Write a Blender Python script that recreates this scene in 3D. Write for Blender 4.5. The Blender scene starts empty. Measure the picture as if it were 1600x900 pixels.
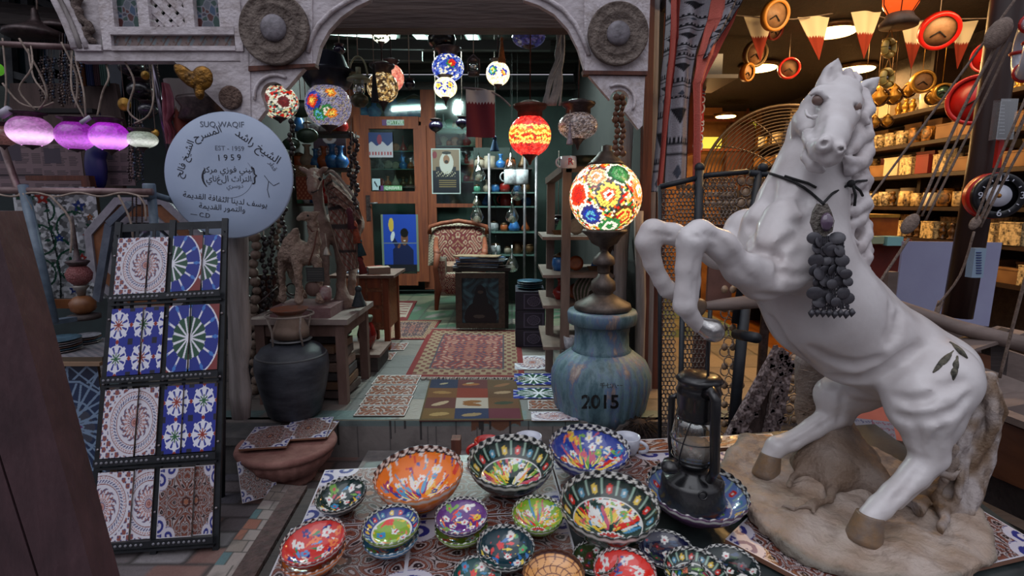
import bpy, math, random
import numpy as np
from mathutils import Vector, Matrix, Euler, Quaternion
random.seed(7); rs = np.random.RandomState(11)
SC = bpy.context.scene
COL = SC.collection
PI = math.pi; TAU = 2*math.pi
# camera
CAM_Z, PITCH, FOC = 1.3, math.radians(8.8), 850.0
cd = bpy.data.cameras.new('camera'); cam = bpy.data.objects.new('camera', cd); COL.objects.link(cam)
cam.location = (0, 0, CAM_Z); cam.rotation_euler = (PI/2-PITCH, 0, 0)
cd.sensor_fit = 'HORIZONTAL'; cd.sensor_width = 36; cd.lens = 36*FOC/1600; cd.clip_start = .02; cd.clip_end = 100
SC.camera = cam
# world, exposure
SC.view_settings.view_transform = 'Standard'; SC.view_settings.look = 'None'
SC.view_settings.exposure = 0.25; SC.view_settings.gamma = 1.0; SC.view_settings.use_curve_mapping = False
W = bpy.data.worlds.new('dusk_sky'); SC.world = W; W.use_nodes = True
nt = W.node_tree; nt.nodes.clear()
wo = nt.nodes.new('ShaderNodeOutputWorld'); wb = nt.nodes.new('ShaderNodeBackground')
tc = nt.nodes.new('ShaderNodeTexCoord'); sx = nt.nodes.new('ShaderNodeSeparateXYZ'); cr = nt.nodes.new('ShaderNodeValToRGB')
nt.links.new(tc.outputs['Generated'], sx.inputs[0]); nt.links.new(sx.outputs['Z'], cr.inputs[0])
cr.color_ramp.elements[0].position = 0.0; cr.color_ramp.elements[0].color = (.055, .05, .06, 1)
cr.color_ramp.elements[1].position = 1.0; cr.color_ramp.elements[1].color = (.84, .86, .95, 1)
e = cr.color_ramp.elements.new(.12); e.color = (.28, .27, .31, 1)
nt.links.new(cr.outputs[0], wb.inputs[0]); nt.links.new(wb.outputs[0], wo.inputs[0])
wb.inputs[1].default_value = 0.95
def sun(name, col, e, rot, ang):
 l = bpy.data.lights.new(name, 'SUN'); l.color = col; l.energy = e; l.angle = ang
 o = bpy.data.objects.new(name, l); COL.objects.link(o); o.rotation_euler = rot
sun('soft_daylight', (.92, .94, 1.0), .7, (math.radians(38), 0, math.radians(-28)), math.radians(60))
def area(name, loc, rot, size, e, col):
 l = bpy.data.lights.new(name, 'AREA'); l.shape = 'RECTANGLE'; l.size, l.size_y = size; l.energy = e; l.color = col
 o = bpy.data.objects.new(name, l); COL.objects.link(o); o.location = loc; o.rotation_euler = rot
def point(name, loc, e, col, r=.03):
 l = bpy.data.lights.new(name, 'POINT'); l.energy = e; l.color = col; l.shadow_soft_size = r
 o = bpy.data.objects.new(name, l); COL.objects.link(o); o.location = loc
# pixel -> place
ca, sa = math.cos(PITCH), math.sin(PITCH)
def ray(px, py):
 u, v = (px-800)/FOC, (450-py)/FOC
 return Vector((u, ca+v*sa, -sa+v*ca))
def P(px, py, Y):
 d = ray(px, py); return Vector((0, 0, CAM_Z)) + d*(Y/d.y)
def G(px, py, z):
 d = ray(px, py); return Vector((0, 0, CAM_Z)) + d*((z-CAM_Z)/d.z)
def S(px, py, Y):                       # metres per pixel there
 d = ray(px, py); return Y/d.y/FOC
def onx(px, py, X):
 d = ray(px, py); return Vector((0, 0, CAM_Z)) + d*(X/d.x)
V = Vector
# materials
def lin(c):
 return tuple(((x+.055)/1.055)**2.4 if x > .04045 else x/12.92 for x in c[:3])
MATS = {}
def M(name, c1, c2=None, sc=8, rough=.6, metal=0., bump=0., bsc=None, emit=0, ecol=None, stretch=None, det=5, mid=.5, coat=0., sss=0, vc=False, wave=None):
 """procedural material: two sRGB colours mixed by noise, bump by a second noise; vc = colours painted on the mesh"""
 if name in MATS: return MATS[name]
 m = bpy.data.materials.new(name); m.use_nodes = True; n = m.node_tree.nodes; L = m.node_tree.links
 b = n['Principled BSDF']; b.inputs['Roughness'].default_value = rough; b.inputs['Metallic'].default_value = metal
 b.inputs['Coat Weight'].default_value = coat
 tc = n.new('ShaderNodeTexCoord'); mp = n.new('ShaderNodeMapping'); L.new(tc.outputs['Object'], mp.inputs[0])
 if stretch: mp.inputs['Scale'].default_value = stretch
 if vc:
  a = n.new('ShaderNodeAttribute'); a.attribute_name = 'Col'; out = a.outputs['Color']
  if c1 is not None:
   nz = n.new('ShaderNodeTexNoise'); nz.inputs['Scale'].default_value = sc; nz.inputs['Detail'].default_value = det
   L.new(mp.outputs[0], nz.inputs['Vector'])
   rp = n.new('ShaderNodeMapRange'); rp.inputs['From Min'].default_value = mid; rp.inputs['From Max'].default_value = mid+.25
   rp.inputs['To Max'].default_value = (c2 or .5); L.new(nz.outputs['Fac'], rp.inputs['Value'])
   mx = n.new('ShaderNodeMix'); mx.data_type = 'RGBA'; L.new(rp.outputs[0], mx.inputs['Factor'])
   L.new(out, mx.inputs[6]); mx.inputs[7].default_value = (*lin(c1), 1); out = mx.outputs[2]
  L.new(out, b.inputs['Base Color'])
  if emit:
   L.new(out, b.inputs['Emission Color']); b.inputs['Emission Strength'].default_value = emit
 elif c2 is None:
  b.inputs['Base Color'].default_value = (*lin(c1), 1)
 else:
  nz = n.new('ShaderNodeTexNoise'); nz.inputs['Scale'].default_value = sc; nz.inputs['Detail'].default_value = det
  nz.inputs['Roughness'].default_value = .62
  L.new(mp.outputs[0], nz.inputs['Vector'])
  r = n.new('ShaderNodeValToRGB'); r.color_ramp.elements[0].position = mid-.17; r.color_ramp.elements[1].position = mid+.17
  r.color_ramp.elements[0].color = (*lin(c1), 1); r.color_ramp.elements[1].color = (*lin(c2), 1)
  L.new(nz.outputs['Fac'], r.inputs[0]); L.new(r.outputs[0], b.inputs['Base Color'])
 if bump:
  bn = n.new('ShaderNodeTexNoise'); bn.inputs['Scale'].default_value = bsc or sc*3; bn.inputs['Detail'].default_value = 6
  L.new(mp.outputs[0], bn.inputs['Vector'])
  bp = n.new('ShaderNodeBump'); bp.inputs['Strength'].default_value = min(1, bump); bp.inputs['Distance'].default_value = .01*max(1, bump)
  L.new(bn.outputs['Fac'], bp.inputs['Height']); L.new(bp.outputs[0], b.inputs['Normal'])
 if emit and not vc:
  b.inputs['Emission Color'].default_value = (*lin(ecol or c1), 1); b.inputs['Emission Strength'].default_value = emit
 if sss: b.inputs['Subsurface Weight'].default_value = sss; b.inputs['Subsurface Radius'].default_value = (.02, .01, .008)
 MATS[name] = m; return m
def glass_mat(name, tint=(.8, .85, .85), clear=.8):
 if name in MATS: return MATS[name]
 m = bpy.data.materials.new(name); m.use_nodes = True; n = m.node_tree.nodes; L = m.node_tree.links; n.remove(n['Principled BSDF'])
 t = n.new('ShaderNodeBsdfTransparent'); t.inputs[0].default_value = (*tint, 1)
 g = n.new('ShaderNodeBsdfGlossy'); g.inputs['Roughness'].default_value = .06; g.inputs[0].default_value = (.9, .95, .95, 1)
 lw = n.new('ShaderNodeLayerWeight'); lw.inputs[0].default_value = .25
 mr = n.new('ShaderNodeMapRange'); mr.inputs['To Min'].default_value = 1-clear; mr.inputs['To Max'].default_value = .9
 mx = n.new('ShaderNodeMixShader'); L.new(lw.outputs['Facing'], mr.inputs[0]); L.new(mr.outputs[0], mx.inputs[0])
 L.new(t.outputs[0], mx.inputs[1]); L.new(g.outputs[0], mx.inputs[2]); L.new(mx.outputs[0], n['Material Output'].inputs[0])
 MATS[name] = m; return m
# mesh builder
def perp(d):
 d = V(d).normalized(); a = V((0, 0, 1)) if abs(d.z) < .9 else V((1, 0, 0))
 x = d.cross(a).normalized(); return x, d.cross(x).normalized()
class MB:
 def __init__(s, smooth=True): s.v = []; s.f = []; s.sm = []; s.c = []; s.has = False; s.smooth = smooth; s.cur = (1, 1, 1)
 def col(s, c): s.cur = lin(c); s.has = True; return s
 def add(s, vs, fs, smooth=None, cols=None):
  o = len(s.v); s.v.extend([tuple(x) for x in vs]); s.f.extend([tuple(i+o for i in f) for f in fs])
  s.sm.extend([s.smooth if smooth is None else smooth]*len(fs))
  if cols is None: s.c.extend([s.cur]*len(vs))
  else: s.c.extend([tuple(c) for c in cols]); s.has = True
  return s
 def box(s, c, size, R=None):
  hx, hy, hz = [q/2 for q in size]; c = V(c)
  vs = [V((x, y, z)) for x in (-hx, hx) for y in (-hy, hy) for z in (-hz, hz)]
  if R is not None:
   if isinstance(R, (int, float)): R = Matrix.Rotation(R, 3, 'Z')
   vs = [R @ q for q in vs]
  return s.add([c+q for q in vs], [(0, 1, 3, 2), (4, 6, 7, 5), (0, 4, 5, 1), (2, 3, 7, 6), (0, 2, 6, 4), (1, 5, 7, 3)], False)
 def bb(s, a, b):
  a, b = V(a), V(b); return s.box((a+b)/2, [abs(b[i]-a[i]) for i in range(3)])
 def bar(s, a, b, w, h, up=(0, 0, 1)):
  """square bar from a to b, width w, height h along up"""
  a, b = V(a), V(b); d = (b-a).normalized(); x = d.cross(V(up))
  if x.length < 1e-4: x = d.cross(V((0, 1, 0)))
  x.normalize(); y = x.cross(d)
  R = Matrix((x, d, y)).transposed(); return s.box((a+b)/2, (w, (b-a).length, h), R)
 def tube(s, pts, r, n=8, cap=True):
  pts = [V(p) for p in pts]; k = len(pts); rr = r if isinstance(r, (list, tuple)) else [r]*k
  t = (pts[1]-pts[0]).normalized(); x, y = perp(t); vs = []
  for i, p in enumerate(pts):
   t2 = (pts[min(i+1, k-1)]-pts[max(i-1, 0)])
   if t2.length > 1e-9:
    t2.normalize(); q = t.rotation_difference(t2); x = q @ x; y = q @ y; t = t2
   for j in range(n):
    a = TAU*j/n; vs.append(p+x*(math.cos(a)*rr[i])+y*(math.sin(a)*rr[i]))
  fs = [(i*n+j, i*n+(j+1) % n, (i+1)*n+(j+1) % n, (i+1)*n+j) for i in range(k-1) for j in range(n)]
  if cap: fs += [tuple(range(n))[::-1], tuple((k-1)*n+j for j in range(n))]
  return s.add(vs, fs, True)
 def lathe(s, prof, c=(0, 0, 0), n=24, axis=(0, 0, 1), sq=1.0, colf=None, flute=None, caps=True):
  """prof = [(r, z)], revolved about axis through c; flute = (count, depth)"""
  c = V(c); ax = V(axis).normalized()
  q = V((0, 0, 1)).rotation_difference(ax); vs = []; cs = []
  for (r, z) in prof:
   for j in range(n):
    a = TAU*j/n; rr = r*(1+(flute[1]*math.cos(a*flute[0]) if flute else 0))
    p = V((rr*math.cos(a), rr*math.sin(a)*sq, z)); vs.append(c+q @ p)
    if colf: cs.append(colf(a, r, z))
  k = len(prof); fs = [(i*n+j, i*n+(j+1) % n, (i+1)*n+(j+1) % n, (i+1)*n+j) for i in range(k-1) for j in range(n)]
  if caps and prof[0][0] > 1e-6: fs.append(tuple(range(n))[::-1])
  if caps and prof[-1][0] > 1e-6: fs.append(tuple((k-1)*n+j for j in range(n)))
  return s.add(vs, fs, True, cs or None)
 def ball(s, c, r, n=12, sc=(1, 1, 1), R=None):
  c = V(c); m = n//2+1; vs = []
  for i in range(m+1):
   th = PI*i/m
   for j in range(n):
    a = TAU*j/n; p = V((math.sin(th)*math.cos(a)*r*sc[0], math.sin(th)*math.sin(a)*r*sc[1], -math.cos(th)*r*sc[2]))
    vs.append(c+(R @ p if R else p))
  return s.add(vs, [(i*n+j, i*n+(j+1) % n, (i+1)*n+(j+1) % n, (i+1)*n+j) for i in range(m) for j in range(n)], True)
 def prism(s, poly, thick, nrm):
  """closed 3-D outline extruded by thick along nrm"""
  p = [V(q) for q in poly]; o = V(nrm).normalized()*thick; n = len(p)
  return s.add(p+[q+o for q in p], [tuple(range(n)), tuple(range(2*n-1, n-1, -1))]+[(i, i+n, (i+1) % n+n, (i+1) % n) for i in range(n)], False)
 def grid(s, A, C=None, cu=False, cv=False, smooth=True):
  """A[nu,nv,3] numpy points (world), C colours (linear)"""
  nu, nv = A.shape[:2]; vs = A.reshape(-1, 3).tolist()
  fs = []
  for i in range(nu if cu else nu-1):
   i2 = (i+1) % nu
   for j in range(nv if cv else nv-1):
    j2 = (j+1) % nv; fs.append((i*nv+j, i2*nv+j, i2*nv+j2, i*nv+j2))
  return s.add(vs, fs, smooth, None if C is None else C.reshape(-1, 3).tolist())
 def torus(s, c, R_, r, axis=(0, 0, 1), n=24, m=8, a0=0, a1=TAU, sq=1):
  x, y = perp(axis); c = V(c)
  full = abs(a1-a0-TAU) < 1e-6; k = n+1
  pts = [c+x*(math.cos(a0+(a1-a0)*i/n)*R_)+y*(math.sin(a0+(a1-a0)*i/n)*R_*sq) for i in range(k)]
  return s.tube(pts, r, m, cap=not full)
 def build(s, name, mat, parent=None, origin=None):
  me = bpy.data.meshes.new(name); vs = np.array(s.v, dtype=float)
  loc = V((0, 0, 0))
  if parent is not None:
   mm = Matrix.Identity(4); q = parent
   while q is not None: mm = q.matrix_basis @ mm; q = q.parent
   mi = np.array(mm.inverted()); vs = vs @ mi[:3, :3].T + mi[:3, 3]
  else:
   if origin is None: origin = ((vs[:, 0].min()+vs[:, 0].max())/2, (vs[:, 1].min()+vs[:, 1].max())/2, vs[:, 2].min())
   loc = V(origin); vs = vs - np.array(loc)
  me.from_pydata(vs.tolist(), [], s.f)
  me.polygons.foreach_set('use_smooth', s.sm)
  if s.has:
   ca_ = me.color_attributes.new('Col', 'FLOAT_COLOR', 'POINT')
   cc = np.ones((len(s.v), 4), 'f4'); cc[:, :3] = np.array(s.c, 'f4'); ca_.data.foreach_set('color', cc.ravel())
  me.materials.append(mat); me.update()
  o = bpy.data.objects.new(name, me); COL.objects.link(o); o.location = loc
  if parent is not None: o.parent = parent
  return o
def tag(o, label, cat, group=None, kind=None):
 o['label'] = label; o['category'] = cat
 if group: o['group'] = group
 if kind: o['kind'] = kind
 return o
def T(name, label, cat, loc=(0, 0, 0), rz=0, group=None, rot=None):
 o = bpy.data.objects.new(name, None); COL.objects.link(o); o.location = loc
 o.rotation_euler = rot if rot is not None else (0, 0, rz); o.empty_display_size = .02
 return tag(o, label, cat, group)
def struct(o): o['kind'] = 'structure'; return o
def dup(root, loc=None, rot=None, label=None, group=None, scale=None):
 r = root.copy(); COL.objects.link(r)
 if loc is not None: r.location = loc
 if rot is not None: r.rotation_euler = rot if not isinstance(rot, (int, float)) else (0, 0, rot)
 if scale is not None: r.scale = (scale,)*3 if isinstance(scale, (int, float)) else scale
 if label: r['label'] = label
 if group: r['group'] = group
 for ch in list(root.children):
  c = ch.copy(); COL.objects.link(c); c.parent = r
  for g in list(ch.children):
   d = g.copy(); COL.objects.link(d); d.parent = c
 return r
def text_mb(mb, body, at, size, ux, uy, align='CENTER', lift=.0015, ext=.0008):
 """letters as thin geometry: at = centre point, ux / uy reading direction and up"""
 c = bpy.data.curves.new('letters', 'FONT'); c.body = body; c.size = size; c.align_x = align; c.align_y = 'CENTER'; c.extrude = ext; c.resolution_u = 3
 o = bpy.data.objects.new('letters', c); COL.objects.link(o)
 dg = bpy.context.evaluated_depsgraph_get(); m = bpy.data.meshes.new_from_object(o.evaluated_get(dg))
 ux, uy = V(ux).normalized(), V(uy).normalized(); n = ux.cross(uy)
 vs = [V(at)+ux*v.co.x+uy*v.co.y+n*(v.co.z+lift) for v in m.vertices]
 mb.add(vs, [tuple(p.vertices) for p in m.polygons], False)
 bpy.data.objects.remove(o); bpy.data.curves.remove(c); bpy.data.meshes.remove(m)
AR = {  # letter: isolated, final, initial, medial
 'ا': 'ﺍﺎﺍﺎ', 'ب': 'ﺏﺐﺑﺒ', 'ت': 'ﺕﺖﺗﺘ', 'ث': 'ﺙﺚﺛﺜ', 'ح': 'ﺡﺢﺣﺤ', 'خ': 'ﺥﺦﺧﺨ', 'د': 'ﺩﺪﺩﺪ', 'ر': 'ﺭﺮﺭﺮ', 'ز': 'ﺯﺰﺯﺰ', 'س': 'ﺱﺲﺳﺴ',
 'ش': 'ﺵﺶﺷﺸ', 'ط': 'ﻁﻂﻃﻄ', 'ع': 'ﻉﻊﻋﻌ', 'ف': 'ﻑﻒﻓﻔ', 'ق': 'ﻕﻖﻗﻘ', 'ك': 'ﻙﻚﻛﻜ', 'ل': 'ﻝﻞﻟﻠ', 'م': 'ﻡﻢﻣﻤ', 'ن': 'ﻥﻦﻧﻨ', 'ه': 'ﻩﻪﻫﻬ', 'و': 'ﻭﻮﻭﻮ', 'ي': 'ﻱﻲﻳﻴ', 'ة': 'ﺓﺔﺓﺔ'}
def arabic(t):
 out = ''; nonj = 'ادرزوة'
 for i, ch in enumerate(t):
  if ch not in AR: out += ch; continue
  pj = i > 0 and t[i-1] in AR and t[i-1] not in nonj
  nj = ch not in nonj and i+1 < len(t) and t[i+1] in AR
  out += AR[ch][(3 if nj else 1) if pj else (2 if nj else 0)]
 return out[::-1]
# sculpting with smooth solids
class Sculpt:
 def __init__(s, lo, hi, h, pad=.03):
  s.lo = np.array(lo, float)-pad; s.h = h; n = np.ceil((np.array(hi, float)+pad-s.lo)/h).astype(int)+1
  s.n = n; s.d = np.full(n, .2, 'f4')
  s.ax = [s.lo[i]+h*np.arange(n[i]) for i in range(3)]
 def win(s, lo, hi, m):
  a = np.clip(np.floor((np.array(lo)-m-s.lo)/s.h).astype(int), 0, s.n); b = np.clip(np.ceil((np.array(hi)+m-s.lo)/s.h).astype(int)+1, 0, s.n)
  sl = tuple(slice(a[i], b[i]) for i in range(3))
  X, Y, Z = np.meshgrid(*[s.ax[i][sl[i]] for i in range(3)], indexing='ij'); return sl, X, Y, Z
 def comb(s, sl, d, k, sub):
  o = s.d[sl]
  if sub:
   d = -d; hh = np.clip(.5-.5*(d-o)/k, 0, 1) if k > 0 else None
   hh = np.clip(.5+.5*(d-o)/k, 0, 1); r = o*(1-hh)+d*hh+k*hh*(1-hh)
  else:
   hh = np.clip(.5+.5*(o-d)/k, 0, 1); r = o*(1-hh)+d*hh-k*hh*(1-hh)
  s.d[sl] = r
 def cone(s, a, b, ra, rb, k=.01, sub=False):
  a, b = np.array(a, float), np.array(b, float); m = max(ra, rb)+k*2+s.h*2
  sl, X, Y, Z = s.win(np.minimum(a, b), np.maximum(a, b), m)
  if X.size == 0: return s
  d = b-a; L = max((d@d), 1e-12); t = np.clip(((X-a[0])*d[0]+(Y-a[1])*d[1]+(Z-a[2])*d[2])/L, 0, 1)
  r = ra+(rb-ra)*t
  D = np.sqrt((X-a[0]-t*d[0])**2+(Y-a[1]-t*d[1])**2+(Z-a[2]-t*d[2])**2)-r
  s.comb(sl, D, k, sub); return s
 def chain(s, pts, k=.01, sub=False):
  for (a, ra), (b, rb) in zip(pts[:-1], pts[1:]): s.cone(a, b, ra, rb, k, sub)
  return s
 def ell(s, c, r, R=None, k=.01, sub=False):
  c = np.array(c, float); m = max(r)+k*2+s.h*2; sl, X, Y, Z = s.win(c, c, m)
  if X.size == 0: return s
  q = [X-c[0], Y-c[1], Z-c[2]]
  if R is not None:
   R = np.array(R)[:3, :3]; q = [R[0, i]*q[0]+R[1, i]*q[1]+R[2, i]*q[2] for i in range(3)]
  k0 = np.sqrt(sum((q[i]/r[i])**2 for i in range(3))); k1 = np.sqrt(sum((q[i]/r[i]**2)**2 for i in range(3)))+1e-9
  s.comb(sl, k0*(k0-1)/k1, k, sub); return s
 def surf(s, px, py):
  d = ray(px, py); t = np.arange(.5, 4, .002); p = np.outer(t, np.array(d))+np.array([0, 0, CAM_Z])
  i = np.round((p-s.lo)/s.h).astype(int); ok = np.all((i >= 0) & (i < s.n), 1); i = np.clip(i, 0, s.n-1)
  v = s.d[i[:, 0], i[:, 1], i[:, 2]]; hit = np.nonzero(ok & (v < 0))[0]
  if len(hit) == 0: return None, 0
  q = V(p[hit[0]]); return q, q.y/d.y/FOC
 def cut_below(s, z):
  Z = s.ax[2][None, None, :]; s.d = np.maximum(s.d, (z-Z).astype('f4')+0*s.d); return s
 def noise(s, amp, sc, seed=3):
  r = np.random.RandomState(seed); X, Y, Z = s.ax[0][:, None, None], s.ax[1][None, :, None], s.ax[2][None, None, :]
  f = 0
  for o in range(5):
   k = r.randn(3); k = k/np.linalg.norm(k)*sc*(1.5**o); f = f+np.sin(k[0]*X+k[1]*Y+k[2]*Z+r.rand()*6)*np.sin(k[1]*X-k[2]*Y+k[0]*Z+r.rand()*6)/(1.4**o)
  s.d = (s.d+amp*f).astype('f4'); return s
 def mesh(s, colf=None, relax=2):
  """naive surface nets"""
  d = s.d.copy()
  for a in range(3):
   sl = [slice(None)]*3
   for e_ in (0, -1): sl[a] = e_; d[tuple(sl)] = .05
  ins = d < 0; nx, ny, nz = d.shape
  acc = np.zeros((nx-1, ny-1, nz-1, 3), 'f4'); cnt = np.zeros((nx-1, ny-1, nz-1), 'f4')
  edges = []
  for ax in range(3):
   sa_ = [slice(None)]*3; sb = [slice(None)]*3; sa_[ax] = slice(0, -1); sb[ax] = slice(1, None)
   A, B = d[tuple(sa_)], d[tuple(sb)]; cross = ins[tuple(sa_)] != ins[tuple(sb)]
   I = np.argwhere(cross); t = A[cross]/(A[cross]-B[cross]); flip = ins[tuple(sa_)][cross]
   pos = I.astype('f4'); pos[:, ax] += t; o1, o2 = [q for q in range(3) if q != ax]
   quad = []
   for (u, w) in ((0, 0), (1, 0), (1, 1), (0, 1)):
    c = I.copy(); c[:, o1] -= u; c[:, o2] -= w
    np.clip(c, 0, np.array([nx-2, ny-2, nz-2]), out=c)
    np.add.at(acc, (c[:, 0], c[:, 1], c[:, 2]), pos); np.add.at(cnt, (c[:, 0], c[:, 1], c[:, 2]), 1); quad.append(c)
   edges.append((quad, flip, ax))
  act = cnt > 0; idx = -np.ones(cnt.shape, 'i8'); idx[act] = np.arange(act.sum())
  vs = (acc[act]/cnt[act][:, None])
  F = []
  for quad, flip, ax in edges:
   q = np.stack([idx[c[:, 0], c[:, 1], c[:, 2]] for c in quad], 1)
   if ax == 1: flip = ~flip
   q[flip] = q[flip][:, ::-1]; F.append(q)
  F = np.concatenate(F)
  for _ in range(relax):
   a_ = np.zeros_like(vs); n_ = np.zeros(len(vs), 'f4')
   for i in range(4):
    for j in (1, 3):
     np.add.at(a_, F[:, i], vs[F[:, (i+j) % 4]]); np.add.at(n_, F[:, i], 1)
   vs = vs*.5+.5*a_/n_[:, None]
  vs = vs*s.h+s.lo; F = F[:, ::-1]
  mb = MB(); mb.v = [tuple(x) for x in vs.tolist()]; mb.f = [tuple(x) for x in F.tolist()]; mb.sm = [True]*len(mb.f)
  if colf is not None: mb.c = [tuple(x) for x in colf(vs).tolist()]; mb.has = True
  else: mb.c = [(1, 1, 1)]*len(mb.v)
  return mb
def LIN(a):
 a = np.asarray(a, float); return np.where(a > .04045, ((a+.055)/1.055)**2.4, a/12.92)
# painting surface patterns
class Cv:
 """pattern painter on point arrays x, y"""
 def __init__(s, x, y, base): s.x, s.y = x, y; s.c = np.zeros(x.shape+(3,)); s.c[...] = base
 def m(s, mask, col): s.c[mask] = col; return s
 def disk(s, cx, cy, r, col): return s.m((s.x-cx)**2+(s.y-cy)**2 < r*r, col)
 def ring(s, cx, cy, r0, r1, col):
  d = np.hypot(s.x-cx, s.y-cy); return s.m((d > r0) & (d < r1), col)
 def ell(s, cx, cy, a, ra, rb, col):
  dx, dy = s.x-cx, s.y-cy; u = dx*math.cos(a)+dy*math.sin(a); w = -dx*math.sin(a)+dy*math.cos(a)
  return s.m((u/ra)**2+(w/rb)**2 < 1, col)
 def drop(s, cx, cy, a, L, w, col, bend=0.):
  dx, dy = s.x-cx, s.y-cy; u = dx*math.cos(a)+dy*math.sin(a); q = -dx*math.sin(a)+dy*math.cos(a)
  t = np.clip(u/L, 0, 1); q = q-bend*L*t*t
  return s.m((u > 0) & (u < L) & (np.abs(q) < w*np.sin(PI*t**.6)), col)
 def flower(s, cx, cy, r, n, col, ctr, rot=0.):
  for k in range(n):
   a = TAU*k/n+rot; s.disk(cx+math.cos(a)*r*.62, cy+math.sin(a)*r*.62, r*.4, col)
  return s.disk(cx, cy, r*.3, ctr)
 def fan(s, cx, cy, r, n, cols, a0=0, a1=PI):
  dx, dy = s.x-cx, s.y-cy; d = np.hypot(dx, dy); th = np.arctan2(dy, dx)
  k = np.floor((th-a0)/(a1-a0)*n); e_ = np.abs(np.sin((th-a0)/(a1-a0)*n*PI))
  msk = (th > a0) & (th < a1)
  s.m(msk & (d < r*(.85+.18*e_)), cols[0]); s.m(msk & (d < r*(.72+.16*e_)), cols[1])
  return s.m(msk & (d < r*.45), cols[2])
 def line(s, ax, ay, bx, by, w, col):
  dx, dy = bx-ax, by-ay; L = dx*dx+dy*dy; t = np.clip(((s.x-ax)*dx+(s.y-ay)*dy)/L, 0, 1)
  return s.m(np.hypot(s.x-ax-t*dx, s.y-ay-t*dy) < w, col)
 def lin(s): return LIN(s.c)
def painted(mb, o, ux, uy, w, h, fn, nx, ny, back=(.3, .25, .2), th=.008, sag=None):
 """slab with a painted face: o lower-left corner, ux right, uy up; fn(u, v) -> sRGB with u, v in 0..1"""
 o, ux, uy = V(o), V(ux).normalized(), V(uy).normalized(); n = ux.cross(uy)
 u, v = np.meshgrid(np.linspace(0, 1, nx), np.linspace(0, 1, ny), indexing='ij')
 A = np.array(o)+u[..., None]*np.array(ux)*w+v[..., None]*np.array(uy)*h
 if sag is not None: A = A+sag(u, v)[..., None]*np.array(n)
 mb.grid(A, LIN(fn(u, v)), smooth=sag is not None)
 mb.col(back)
 if sag is None:
  c = [o, o+ux*w, o+ux*w+uy*h, o+uy*h]; b = [q-n*th for q in c]
  mb.add(c+b, [(7, 6, 5, 4), (0, 4, 5, 1), (1, 5, 6, 2), (2, 6, 7, 3), (3, 7, 4, 0)], False)
 else: mb.grid((A-np.array(n)*th)[:, ::-1], smooth=True)
 return mb
# setting: ground, floors, walls
def wood(name, c1, c2, ax='z', sc=5, rough=.7, bump=.4):
 st = {'z': (1, 1, .08), 'x': (.08, 1, 1), 'y': (1, .08, 1)}[ax]
 return M(name, c1, c2, sc=sc*5, rough=rough, bump=bump, bsc=sc*16, stretch=st)
whitewood = M('weathered_white_paint', (.48, .43, .42), (.76, .73, .75), sc=11, rough=.75, bump=.5, bsc=60, stretch=(.7, 1, 1), mid=.40)
whitewood_b = M('chipped_white_paint', (.56, .50, .48), (.78, .75, .77), sc=22, rough=.75, bump=.5, bsc=90, mid=.38)
brownwood = wood('dark_brown_wood', (.22, .14, .12), (.33, .22, .19), 'z')
redbrown = wood('red_brown_wood', (.24, .12, .10), (.40, .22, .16), 'z')
doorwood = wood('orange_brown_door_wood', (.36, .15, .08), (.50, .24, .12), 'z', bump=.15)
greywood = wood('bleached_grey_wood', (.42, .39, .38), (.60, .57, .57), 'z', sc=4, bump=.8)
greydark = wood('dark_timber', (.15, .12, .12), (.24, .20, .19), 'x')
plaster = M('dirty_plaster', (.28, .25, .25), (.43, .39, .38), sc=6, rough=.9, bump=.5, bsc=40)
dark = M('dark_wall_paint', (.07, .065, .07), (.12, .11, .11), sc=5, rough=.9)
stone = M('worn_grey_stone', (.30, .30, .31), (.50, .47, .46), sc=7, rough=.7, bump=.5, bsc=45)
def street_paint(u, v):
 x, y = u*9-4.5, v*6-1
 bx, by = np.floor(x/.2+.5*(np.floor(y/.1) % 2)), np.floor(y/.1)
 fx, fy = (x/.2+.5*(by % 2)) % 1, (y/.1) % 1
 h = np.modf(np.abs(np.sin(bx*12.9898+by*78.233)*43758.5453))[0]
 c = Cv(x, y, (.36, .33, .34)); c.m(h > .45, (.42, .31, .29)); c.m(h > .7, (.29, .28, .31)); c.m(h > .9, (.44, .42, .43)); c.m((h < .08), (.25, .31, .33))
 c.m((fx < .05) | (fy < .09), (.20, .18, .18)); return c.c
mb = MB(); painted(mb, (-4.5, -1, 0), (1, 0, 0), (0, 1, 0), 9, 6, street_paint, 500, 420, th=.1)
struct(mb.build('ground', M('brick_paving', (.2, .18, .17), .6, vc=True, sc=3, rough=.75, bump=.5, bsc=50)))
FZ = .2
def floor_paint(u, v):
 x, y = u*4.4, v*4.2
 r = np.random.RandomState(4); c = Cv(x, y, (.43, .40, .385))
 bx, by = np.floor(x/.3), np.floor(y/.3); h = np.modf(np.abs(np.sin(bx*7.1+by*31.7)*9758.5))[0]
 c.m(h > .5, (.48, .44, .41)); c.m(h > .8, (.38, .37, .37))
 w = np.sin(x*5+2*np.sin(y*4))+np.sin(y*7+2*np.sin(x*6))
 g = (y > 1.75); c.m(g & (w > -.6), (.25, .34, .27)); c.m(g & (w > .5), (.44, .44, .37)); c.m(g & (w < -1.0), (.33, .43, .36))
 c.m(((x/.3) % 1 < .035) | ((y/.3) % 1 < .035), (.24, .23, .23))
 e = (y < .12) & (np.sin(x*9) > -.3); c.m(e, (.33, .40, .40)); return c.c
mb = MB(); painted(mb, (-2.4, 2.67, FZ), (1, 0, 0), (0, 1, 0), 4.4, 4.2, floor_paint, 320, 320, th=.2)
struct(mb.build('floor_shop', M('worn_floor', (.22, .2, .2), .5, vc=True, sc=5, rough=.45, bump=.3, bsc=40)))
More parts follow.
